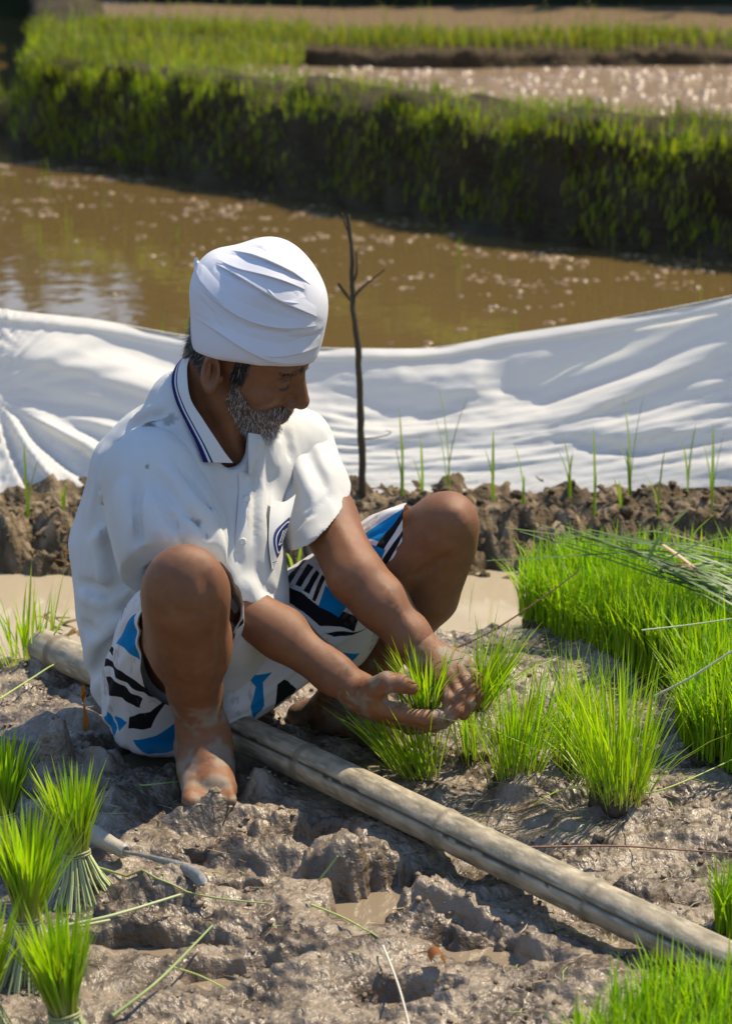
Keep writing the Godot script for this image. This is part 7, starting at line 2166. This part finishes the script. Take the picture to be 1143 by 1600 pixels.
		[Vector3(-0.2568, 0.7257, -3.5129), Vector3(-0.2412, 0.7222, -3.4893), Vector3(-0.2267, 0.7162, -3.476), Vector3(-0.2128, 0.7091, -3.4654), Vector3(-0.1994, 0.7014, -3.4576), Vector3(-0.186, 0.6935, -3.4529), Vector3(-0.1723, 0.6858, -3.4513), Vector3(-0.1582, 0.6787, -3.4523), Vector3(-0.1437, 0.6727, -3.4563), Vector3(-0.1288, 0.6682, -3.4631), Vector3(-0.1134, 0.6649, -3.4734), Vector3(-0.0978, 0.6614, -3.4896), Vector3(-0.0823, 0.6545, -3.5243)]],
	[[Vector3(-0.1628, 0.7025, -3.4518), Vector3(-0.1547, 0.7024, -3.4524), Vector3(-0.1466, 0.7021, -3.4537), Vector3(-0.1386, 0.7018, -3.4558), Vector3(-0.1305, 0.7017, -3.4581), Vector3(-0.1224, 0.7018, -3.4608), Vector3(-0.1145, 0.7025, -3.4641), Vector3(-0.1066, 0.7035, -3.4677), Vector3(-0.0988, 0.7047, -3.4719), Vector3(-0.091, 0.7056, -3.4774), Vector3(-0.0832, 0.7062, -3.4844), Vector3(-0.0755, 0.7062, -3.4941), Vector3(-0.0679, 0.705, -3.5101)],
		[Vector3(-0.1662, 0.6925, -3.4489), Vector3(-0.1578, 0.6922, -3.4489), Vector3(-0.1494, 0.6917, -3.4497), Vector3(-0.1409, 0.6911, -3.4513), Vector3(-0.1325, 0.6905, -3.4541), Vector3(-0.1243, 0.6902, -3.4574), Vector3(-0.116, 0.6905, -3.4611), Vector3(-0.1079, 0.6913, -3.4655), Vector3(-0.0998, 0.6923, -3.4706), Vector3(-0.0917, 0.6932, -3.4766), Vector3(-0.0837, 0.6938, -3.4847), Vector3(-0.0759, 0.6939, -3.4954), Vector3(-0.0683, 0.6927, -3.5126)],
		[Vector3(-0.1694, 0.6831, -3.4492), Vector3(-0.1608, 0.6824, -3.448), Vector3(-0.152, 0.6816, -3.4476), Vector3(-0.143, 0.6806, -3.4483), Vector3(-0.1343, 0.6797, -3.4511), Vector3(-0.1256, 0.6793, -3.4546), Vector3(-0.1171, 0.6794, -3.4588), Vector3(-0.1087, 0.6801, -3.4637), Vector3(-0.1003, 0.681, -3.4693), Vector3(-0.0919, 0.6818, -3.4761), Vector3(-0.0843, 0.6827, -3.4853), Vector3(-0.0771, 0.6831, -3.4973), Vector3(-0.0702, 0.682, -3.5165)],
		[Vector3(-0.1706, 0.6795, -3.4496), Vector3(-0.162, 0.6786, -3.4479), Vector3(-0.153, 0.6775, -3.4471), Vector3(-0.1438, 0.6763, -3.4475), Vector3(-0.1349, 0.6753, -3.4502), Vector3(-0.1261, 0.6748, -3.4537), Vector3(-0.1174, 0.675, -3.4581), Vector3(-0.1088, 0.6757, -3.4631), Vector3(-0.1003, 0.6766, -3.4689), Vector3(-0.0918, 0.6774, -3.4759), Vector3(-0.0844, 0.6783, -3.4856), Vector3(-0.0775, 0.6789, -3.4985), Vector3(-0.0709, 0.6779, -3.5186)],
		[Vector3(-0.1708, 0.6788, -3.4499), Vector3(-0.1623, 0.6781, -3.4494), Vector3(-0.1536, 0.6772, -3.4497), Vector3(-0.1449, 0.6761, -3.4511), Vector3(-0.1362, 0.6753, -3.4537), Vector3(-0.1277, 0.6748, -3.457), Vector3(-0.1193, 0.6749, -3.4613), Vector3(-0.1109, 0.6757, -3.4661), Vector3(-0.1026, 0.6767, -3.4718), Vector3(-0.0943, 0.6776, -3.4786), Vector3(-0.0864, 0.6783, -3.4874), Vector3(-0.0787, 0.6785, -3.4995), Vector3(-0.0713, 0.6771, -3.5191)],
		[Vector3(-0.1703, 0.6805, -3.4517), Vector3(-0.1619, 0.68, -3.4519), Vector3(-0.1536, 0.6793, -3.4528), Vector3(-0.1453, 0.6784, -3.4546), Vector3(-0.137, 0.6776, -3.4571), Vector3(-0.1289, 0.6772, -3.4603), Vector3(-0.1207, 0.6774, -3.4644), Vector3(-0.1126, 0.6782, -3.4691), Vector3(-0.1046, 0.6793, -3.4745), Vector3(-0.0966, 0.6803, -3.481), Vector3(-0.0886, 0.681, -3.489), Vector3(-0.0806, 0.681, -3.5003), Vector3(-0.0728, 0.6795, -3.5189)]],
	[[Vector3(-0.2446, 0.8069, -3.5531), Vector3(-0.244, 0.8075, -3.553), Vector3(-0.2421, 0.8091, -3.5432), Vector3(-0.2358, 0.8082, -3.5212), Vector3(-0.2305, 0.8052, -3.5091), Vector3(-0.2257, 0.8016, -3.5002), Vector3(-0.221, 0.7976, -3.493), Vector3(-0.2163, 0.7935, -3.4869), Vector3(-0.2113, 0.7895, -3.4819), Vector3(-0.2061, 0.7857, -3.4774), Vector3(-0.2008, 0.7819, -3.4732), Vector3(-0.1955, 0.7782, -3.4692), Vector3(-0.1902, 0.7743, -3.4656)],
		[Vector3(-0.2519, 0.8019, -3.5514), Vector3(-0.2517, 0.8023, -3.5413), Vector3(-0.2458, 0.8013, -3.5174), Vector3(-0.2406, 0.7982, -3.5045), Vector3(-0.2356, 0.7943, -3.4951), Vector3(-0.2306, 0.7901, -3.4879), Vector3(-0.2256, 0.7857, -3.4818), Vector3(-0.2206, 0.7814, -3.4768), Vector3(-0.2154, 0.7772, -3.4724), Vector3(-0.21, 0.7731, -3.4686), Vector3(-0.2043, 0.7691, -3.4655), Vector3(-0.1987, 0.7651, -3.4627), Vector3(-0.193, 0.7611, -3.4603)],
		[Vector3(-0.2572, 0.7944, -3.5496), Vector3(-0.2539, 0.7945, -3.5214), Vector3(-0.25, 0.7915, -3.5062), Vector3(-0.2461, 0.7876, -3.4952), Vector3(-0.2411, 0.783, -3.4871), Vector3(-0.236, 0.7783, -3.4804), Vector3(-0.2307, 0.7736, -3.4751), Vector3(-0.2253, 0.769, -3.4706), Vector3(-0.2197, 0.7646, -3.4667), Vector3(-0.214, 0.7604, -3.4634), Vector3(-0.2077, 0.7562, -3.4616), Vector3(-0.2014, 0.7522, -3.4602), Vector3(-0.1951, 0.7482, -3.4592)],
		[Vector3(-0.2591, 0.7914, -3.5477), Vector3(-0.255, 0.7909, -3.5173), Vector3(-0.2519, 0.7874, -3.5033), Vector3(-0.2484, 0.7832, -3.4927), Vector3(-0.2435, 0.7783, -3.4849), Vector3(-0.2383, 0.7735, -3.4785), Vector3(-0.2329, 0.7687, -3.4733), Vector3(-0.2273, 0.764, -3.4689), Vector3(-0.2216, 0.7595, -3.4653), Vector3(-0.2157, 0.7552, -3.4621), Vector3(-0.2091, 0.7512, -3.4606), Vector3(-0.2025, 0.7472, -3.4597), Vector3(-0.1959, 0.7433, -3.4592)],
		[Vector3(-0.2588, 0.7912, -3.5435), Vector3(-0.254, 0.7895, -3.5171), Vector3(-0.2501, 0.7855, -3.5042), Vector3(-0.2462, 0.7809, -3.4946), Vector3(-0.2415, 0.7761, -3.4872), Vector3(-0.2365, 0.7715, -3.4811), Vector3(-0.2312, 0.7669, -3.4761), Vector3(-0.2259, 0.7624, -3.472), Vector3(-0.2203, 0.758, -3.4684), Vector3(-0.2145, 0.7539, -3.4654), Vector3(-0.2084, 0.75, -3.4629), Vector3(-0.2022, 0.7461, -3.461), Vector3(-0.196, 0.7423, -3.4593)],
		[Vector3(-0.2567, 0.7908, -3.549), Vector3(-0.2515, 0.7898, -3.5193), Vector3(-0.2471, 0.7858, -3.5066), Vector3(-0.2428, 0.7814, -3.4975), Vector3(-0.2384, 0.7768, -3.4903), Vector3(-0.2336, 0.7724, -3.4843), Vector3(-0.2286, 0.7681, -3.4795), Vector3(-0.2235, 0.7637, -3.4755), Vector3(-0.2181, 0.7595, -3.472), Vector3(-0.2125, 0.7556, -3.4688), Vector3(-0.2067, 0.7518, -3.4661), Vector3(-0.2009, 0.748, -3.4636), Vector3(-0.195, 0.7442, -3.4613)]],
	[[Vector3(-0.1388, 0.7758, -3.459), Vector3(-0.1346, 0.7752, -3.4595), Vector3(-0.1304, 0.7745, -3.4602), Vector3(-0.1262, 0.7738, -3.4613), Vector3(-0.122, 0.7731, -3.4624), Vector3(-0.1178, 0.7725, -3.4637), Vector3(-0.1136, 0.7719, -3.4653), Vector3(-0.1094, 0.7714, -3.4671), Vector3(-0.1052, 0.771, -3.4692), Vector3(-0.101, 0.7705, -3.4715), Vector3(-0.0968, 0.77, -3.4743), Vector3(-0.0926, 0.7694, -3.4773), Vector3(-0.0884, 0.7688, -3.4806)],
		[Vector3(-0.1457, 0.7813, -3.4578), Vector3(-0.1414, 0.7789, -3.457), Vector3(-0.1372, 0.7764, -3.4565), Vector3(-0.1329, 0.7738, -3.4563), Vector3(-0.1287, 0.7713, -3.4567), Vector3(-0.1242, 0.769, -3.4575), Vector3(-0.1195, 0.7672, -3.4586), Vector3(-0.1145, 0.766, -3.4602), Vector3(-0.1093, 0.7651, -3.4621), Vector3(-0.104, 0.7643, -3.4645), Vector3(-0.0988, 0.7633, -3.4674), Vector3(-0.0937, 0.7623, -3.4708), Vector3(-0.0887, 0.7612, -3.4746)],
		[Vector3(-0.1521, 0.7857, -3.4591), Vector3(-0.148, 0.782, -3.4563), Vector3(-0.1437, 0.778, -3.4539), Vector3(-0.1393, 0.7738, -3.452), Vector3(-0.1349, 0.7694, -3.4518), Vector3(-0.1303, 0.7655, -3.452), Vector3(-0.1251, 0.7626, -3.4528), Vector3(-0.1193, 0.7607, -3.4543), Vector3(-0.1131, 0.7594, -3.4562), Vector3(-0.1069, 0.7582, -3.4585), Vector3(-0.1011, 0.7569, -3.4622), Vector3(-0.0955, 0.7554, -3.4665), Vector3(-0.0901, 0.7537, -3.4714)],
		[Vector3(-0.1546, 0.7873, -3.46), Vector3(-0.1504, 0.7832, -3.4561), Vector3(-0.1462, 0.7786, -3.4528), Vector3(-0.1417, 0.7738, -3.4503), Vector3(-0.1373, 0.7687, -3.4499), Vector3(-0.1326, 0.7642, -3.45), Vector3(-0.1272, 0.7608, -3.4507), Vector3(-0.1211, 0.7586, -3.4521), Vector3(-0.1146, 0.7571, -3.4539), Vector3(-0.108, 0.7559, -3.4562), Vector3(-0.1019, 0.7544, -3.4603), Vector3(-0.0962, 0.7527, -3.465), Vector3(-0.0906, 0.7509, -3.4702)],
		[Vector3(-0.155, 0.7876, -3.4603), Vector3(-0.1509, 0.7829, -3.4574), Vector3(-0.1468, 0.778, -3.4553), Vector3(-0.1426, 0.7729, -3.4538), Vector3(-0.1384, 0.7679, -3.4533), Vector3(-0.1337, 0.7634, -3.4534), Vector3(-0.1285, 0.76, -3.454), Vector3(-0.1225, 0.7578, -3.4554), Vector3(-0.1161, 0.7563, -3.4571), Vector3(-0.1096, 0.7549, -3.4593), Vector3(-0.1032, 0.7535, -3.4624), Vector3(-0.097, 0.7519, -3.466), Vector3(-0.0908, 0.7503, -3.4702)],
		[Vector3(-0.154, 0.7861, -3.4619), Vector3(-0.15, 0.7816, -3.4599), Vector3(-0.146, 0.7769, -3.4585), Vector3(-0.142, 0.7722, -3.4577), Vector3(-0.1379, 0.7676, -3.4573), Vector3(-0.1335, 0.7635, -3.4574), Vector3(-0.1284, 0.7604, -3.4581), Vector3(-0.1227, 0.7583, -3.4595), Vector3(-0.1166, 0.7568, -3.4612), Vector3(-0.1104, 0.7555, -3.4633), Vector3(-0.1042, 0.7541, -3.4658), Vector3(-0.098, 0.7526, -3.4687), Vector3(-0.0918, 0.7511, -3.4722)]]]

const COLLAR_NEAR := [[Vector3(-0.2834, 0.6456, -3.595), Vector3(-0.2803, 0.6491, -3.5794), Vector3(-0.2747, 0.651, -3.5639), Vector3(-0.27, 0.6515, -3.5554)],
	[Vector3(-0.2969, 0.6272, -3.6001), Vector3(-0.2886, 0.6328, -3.5712), Vector3(-0.2806, 0.6346, -3.556), Vector3(-0.2736, 0.6353, -3.547)],
	[Vector3(-0.2987, 0.6141, -3.5612), Vector3(-0.2879, 0.6101, -3.5418), Vector3(-0.2771, 0.6044, -3.5285), Vector3(-0.2676, 0.5982, -3.5204)],
	[Vector3(-0.2903, 0.5881, -3.5339), Vector3(-0.2758, 0.5823, -3.5206), Vector3(-0.261, 0.5749, -3.5117), Vector3(-0.2478, 0.5673, -3.5075)],
	[Vector3(-0.2738, 0.5585, -3.515), Vector3(-0.2582, 0.5523, -3.5061), Vector3(-0.242, 0.5447, -3.5016), Vector3(-0.2275, 0.5367, -3.5015)],
	[Vector3(-0.2584, 0.5327, -3.4971), Vector3(-0.2437, 0.5276, -3.4966), Vector3(-0.2282, 0.5216, -3.4982), Vector3(-0.2142, 0.5154, -3.5022)],
	[Vector3(-0.2466, 0.5052, -3.4868), Vector3(-0.2323, 0.5029, -3.4944), Vector3(-0.217, 0.5009, -3.5009), Vector3(-0.203, 0.499, -3.5073)]]

const COLLAR_FAR := [[Vector3(-0.1806, 0.5382, -3.5406), Vector3(-0.1691, 0.5348, -3.5461), Vector3(-0.1583, 0.5273, -3.5687)],
	[Vector3(-0.1805, 0.5237, -3.5337), Vector3(-0.1676, 0.5218, -3.5414), Vector3(-0.1554, 0.5154, -3.567)],
	[Vector3(-0.1806, 0.5014, -3.5293), Vector3(-0.1728, 0.5008, -3.5319), Vector3(-0.1658, 0.4963, -3.5493)],
	[Vector3(-0.1809, 0.4724, -3.5275), Vector3(-0.1783, 0.4758, -3.5262), Vector3(-0.1764, 0.4757, -3.5383)]]

const PLACKET := [[Vector3(-0.1966, 0.4785, -3.5276), Vector3(-0.1883, 0.4778, -3.5304), Vector3(-0.1812, 0.4763, -3.536), Vector3(-0.1804, 0.4753, -3.5397)],
	[Vector3(-0.1956, 0.4528, -3.5207), Vector3(-0.1864, 0.452, -3.5238), Vector3(-0.1783, 0.4503, -3.5298), Vector3(-0.1775, 0.4494, -3.5335)],
	[Vector3(-0.1971, 0.4221, -3.5025), Vector3(-0.1873, 0.4216, -3.5041), Vector3(-0.1787, 0.4202, -3.5092), Vector3(-0.1779, 0.4192, -3.5128)],
	[Vector3(-0.1995, 0.3913, -3.485), Vector3(-0.1903, 0.3911, -3.4859), Vector3(-0.1821, 0.3899, -3.4901), Vector3(-0.1813, 0.3889, -3.4935)],
	[Vector3(-0.2014, 0.3663, -3.4764), Vector3(-0.1931, 0.3662, -3.4766), Vector3(-0.1859, 0.3652, -3.48), Vector3(-0.1851, 0.3642, -3.4833)]]

const STAINS := [[Vector3(-0.328, 0.5528, -3.5302), 0.016, 0.9], [Vector3(-0.3196, 0.5602, -3.5372), 0.01, 0.7], [Vector3(-0.2971, 0.5617, -3.5268), 0.016, 0.55], [Vector3(-0.3269, 0.5129, -3.4298), 0.005, 0.8], [Vector3(-0.3594, 0.4494, -3.4013), 0.004, 0.9], [Vector3(-0.249, 0.4387, -3.3898), 0.006, 0.5], [Vector3(-0.1024, 0.44, -3.6073), 0.003, 0.9], [Vector3(-0.1076, 0.4482, -3.6157), 0.003, 0.9], [Vector3(-0.3238, 0.5523, -3.5155), 0.008, 0.6], [Vector3(-0.2379, 0.4162, -3.3888), 0.006, 0.5], [Vector3(-0.3765, 0.5338, -3.5007), 0.006, 0.3]]

const POCKET := [[Vector3(-0.147, 0.4295, -3.5576), Vector3(-0.1283, 0.4222, -3.5614), Vector3(-0.1101, 0.4264, -3.5916)],
	[Vector3(-0.1492, 0.404, -3.5304), Vector3(-0.1316, 0.3974, -3.5355), Vector3(-0.1175, 0.399, -3.5629)],
	[Vector3(-0.1498, 0.3686, -3.5103), Vector3(-0.1363, 0.3662, -3.5183), Vector3(-0.1282, 0.3645, -3.542)],
	[Vector3(-0.1451, 0.3284, -3.5066), Vector3(-0.1425, 0.3279, -3.5151), Vector3(-0.1404, 0.3241, -3.5378)]]

const SHORTS_NEAR := [
	[Vector3(-0.339, 0.2782, -3.36), Vector3(-0.2576, 0.4032, -3.3), Vector3(-0.1858, 0.2954, -3.4), Vector3(-0.2981, 0.1045, -3.5)],
	[Vector3(-0.3635, 0.2598, -3.4), Vector3(-0.268, 0.3701, -3.37), Vector3(-0.1905, 0.25, -3.46), Vector3(-0.3135, 0.0701, -3.52)],
	[Vector3(-0.3933, 0.2136, -3.46), Vector3(-0.2857, 0.3067, -3.46), Vector3(-0.1993, 0.1937, -3.54), Vector3(-0.3232, 0.03, -3.54)],
	[Vector3(-0.4171, 0.1327, -3.54), Vector3(-0.3033, 0.2168, -3.56), Vector3(-0.2076, 0.1167, -3.6), Vector3(-0.3359, -0.0063, -3.56)],
	[Vector3(-0.4268, 0.062, -3.66), Vector3(-0.3216, 0.1438, -3.68), Vector3(-0.2222, 0.0586, -3.7), Vector3(-0.3501, -0.0221, -3.66)],
	[Vector3(-0.3846, 0.0254, -3.76), Vector3(-0.3305, 0.0675, -3.77), Vector3(-0.2726, 0.0238, -3.78), Vector3(-0.3425, -0.0205, -3.76)]]

const SHORTS_FAR := [
	[Vector3(0.0569, 0.3248, -3.57), Vector3(0.0624, 0.404, -3.62), Vector3(0.0739, 0.296, -3.72), Vector3(0.0683, 0.2076, -3.67)],
	[Vector3(0.0238, 0.2969, -3.575), Vector3(0.026, 0.3851, -3.635), Vector3(0.0353, 0.2846, -3.74), Vector3(0.0298, 0.1692, -3.67)],
	[Vector3(-0.0167, 0.2651, -3.575), Vector3(-0.0149, 0.3532, -3.65), Vector3(-0.0069, 0.262, -3.76), Vector3(-0.012, 0.1175, -3.66)],
	[Vector3(-0.0727, 0.2225, -3.575), Vector3(-0.079, 0.3074, -3.66), Vector3(-0.0765, 0.2112, -3.78), Vector3(-0.064, 0.1135, -3.64)],
	[Vector3(-0.1288, 0.1813, -3.57), Vector3(-0.1361, 0.2685, -3.66), Vector3(-0.1364, 0.1711, -3.8), Vector3(-0.1262, 0.0766, -3.62)],
	[Vector3(-0.1796, 0.1471, -3.56), Vector3(-0.1872, 0.2445, -3.64), Vector3(-0.1965, 0.1142, -3.8), Vector3(-0.1776, 0.0487, -3.6)],
	[Vector3(-0.223, 0.1345, -3.55), Vector3(-0.2432, 0.2185, -3.62), Vector3(-0.2497, 0.0982, -3.78), Vector3(-0.2285, 0.031, -3.58)],
	[Vector3(-0.2802, 0.0949, -3.6), Vector3(-0.2835, 0.1396, -3.66), Vector3(-0.2906, 0.0668, -3.74), Vector3(-0.2857, 0.0284, -3.66)]]

const NEAR_PRINT := [
	[1, [Vector2(0.4583, 0.0842), Vector2(0.5, 0.3368), Vector2(0.5625, 0.0211)]],
	[2, [Vector2(0.5417, 0.3368), Vector2(0.625, 0), Vector2(0.6667, 0), Vector2(0.6354, 0.0632), Vector2(0.5625, 0.3263)]],
	[2, [Vector2(0.4792, 0.4421), Vector2(0.5104, 0.3474), Vector2(0.5208, 0.3474), Vector2(0.4792, 0.4737)]],
	[2, [Vector2(0.5, 0.4632), Vector2(0.5312, 0.3579), Vector2(0.5521, 0.3158), Vector2(0.5104, 0.4737)]],
	[2, [Vector2(0.5312, 0.4737), Vector2(0.5729, 0.3263), Vector2(0.6458, 0.1263), Vector2(0.6562, 0.2211), Vector2(0.6042, 0.3474), Vector2(0.5625, 0.4842)]],
	[2, [Vector2(0.3854, 0.2632), Vector2(0.3854, 0.2105), Vector2(0.4167, 0.3053), Vector2(0.4375, 0.3579), Vector2(0.4271, 0.3474)]],
	[2, [Vector2(0.3646, 0.1579), Vector2(0.3646, 0.1474), Vector2(0.3958, 0.2632), Vector2(0.3958, 0.2316)]],
	[1, [Vector2(0.5729, 0.6526), Vector2(0.5833, 0.5263), Vector2(0.625, 0.5263), Vector2(0.625, 0.6526)]],
	[1, [Vector2(0.6042, 0.5053), Vector2(0.6458, 0.4105), Vector2(0.6354, 0.5158)]],
	[2, [Vector2(0.6458, 0.3579), Vector2(0.6875, 0.1579), Vector2(0.6979, 0), Vector2(0.7083, 0), Vector2(0.7083, 0.2737), Vector2(0.6562, 0.4316)]],
	[1, [Vector2(0.6771, 0.4737), Vector2(0.7396, 0.3053), Vector2(0.7708, 0.2211), Vector2(0.7917, 0.4842), Vector2(0.7292, 0.5474)]],
	[2, [Vector2(0.1354, 0.1895), Vector2(0.125, 0.1579), Vector2(0.0833, 0.3474), Vector2(0.1042, 0.4)]],
	[2, [Vector2(0.0938, 0.4), Vector2(-0.0208, 0.0211), Vector2(-0.0312, 0.0421), Vector2(0.0938, 0.4316)]],
	[2, [Vector2(0.9583, 0.0105), Vector2(0.9583, 0.0947), Vector2(0.9375, 0.0211)]],
	[2, [Vector2(0.9062, 0.1474), Vector2(0.9583, 0.3053), Vector2(0.9896, 0.4947), Vector2(0.9167, 0.2842)]],
	[1, [Vector2(0.9062, 0.4526), Vector2(0.9896, 0.5368), Vector2(0.9688, 0.6316), Vector2(0.9167, 0.5474)]]]

const FAR_PRINT := [
	[1, [Vector2(0.3333, 0.1789), Vector2(0.3229, 0), Vector2(0.3542, 0.0105), Vector2(0.4167, 0.1263), Vector2(0.3333, 0.2737)]],
	[2, [Vector2(0.3333, 0), Vector2(0.3646, 0), Vector2(0.4688, 0.1895), Vector2(0.4375, 0.2316)]],
	[2, [Vector2(0.4062, 0), Vector2(0.4271, 0), Vector2(0.4792, 0.1053), Vector2(0.5417, 0), Vector2(0.5521, 0), Vector2(0.4688, 0.1579)]],
	[2, [Vector2(0.4479, 0), Vector2(0.4792, 0), Vector2(0.4896, 0.0421), Vector2(0.5104, 0), Vector2(0.5208, 0), Vector2(0.4792, 0.0737)]],
	[1, [Vector2(0.3854, 0.2211), Vector2(0.4375, 0.1158), Vector2(0.4688, 0.1579), Vector2(0.4062, 0.2632)]],
	[2, [Vector2(0.5104, 0.1263), Vector2(0.5625, 0), Vector2(0.6771, 0), Vector2(0.6771, 0.0316)]],
	[2, [Vector2(0.3125, 0.5684), Vector2(0.3854, 0.4947), Vector2(0.4688, 0.4211), Vector2(0.5521, 0.2737), Vector2(0.5729, 0.2947), Vector2(0.5104, 0.4316), Vector2(0.4375, 0.4947), Vector2(0.3646, 0.5684)]],
	[2, [Vector2(0.2083, 0.4842), Vector2(0.2396, 0.4632), Vector2(0.3229, 0.5368), Vector2(0.2917, 0.5579)]],
	[2, [Vector2(0.2812, 0.4632), Vector2(0.3229, 0.4421), Vector2(0.3646, 0.4947), Vector2(0.3438, 0.5158)]],
	[2, [Vector2(0.3438, 0.4316), Vector2(0.3646, 0.4211), Vector2(0.4062, 0.4632), Vector2(0.3854, 0.4842)]],
	[2, [Vector2(0.375, 0.4105), Vector2(0.3958, 0.4), Vector2(0.4375, 0.4421), Vector2(0.4271, 0.4526)]],
	[1, [Vector2(0.4167, 0.4), Vector2(0.5104, 0.3263), Vector2(0.5208, 0.3579), Vector2(0.4583, 0.4316)]],
	[1, [Vector2(0.3958, 0.6), Vector2(0.4167, 0.5684), Vector2(0.4896, 0.5053), Vector2(0.5521, 0.4421), Vector2(0.5521, 0.4632), Vector2(0.4792, 0.5368), Vector2(0.4271, 0.6)]],
	[2, [Vector2(0.5417, 0.4105), Vector2(0.5938, 0.2316), Vector2(0.5833, 0.2737), Vector2(0.5625, 0.3789)]],
	[1, [Vector2(0.5938, 0.4316), Vector2(0.6458, 0.2737), Vector2(0.6667, 0.3579), Vector2(0.6354, 0.4105)]],
	[1, [Vector2(0.5, 0.7579), Vector2(0.5208, 0.7053), Vector2(0.5417, 0.6316), Vector2(0.5521, 0.6737), Vector2(0.625, 0.6737), Vector2(0.6771, 0.7263), Vector2(0.5938, 0.7368), Vector2(0.5521, 0.7053)]],
	[2, [Vector2(0.5833, 0.6105), Vector2(0.5833, 0.5789), Vector2(0.6458, 0.5368), Vector2(0.6667, 0.5579), Vector2(0.6979, 0.6105), Vector2(0.6979, 0.6316)]]]
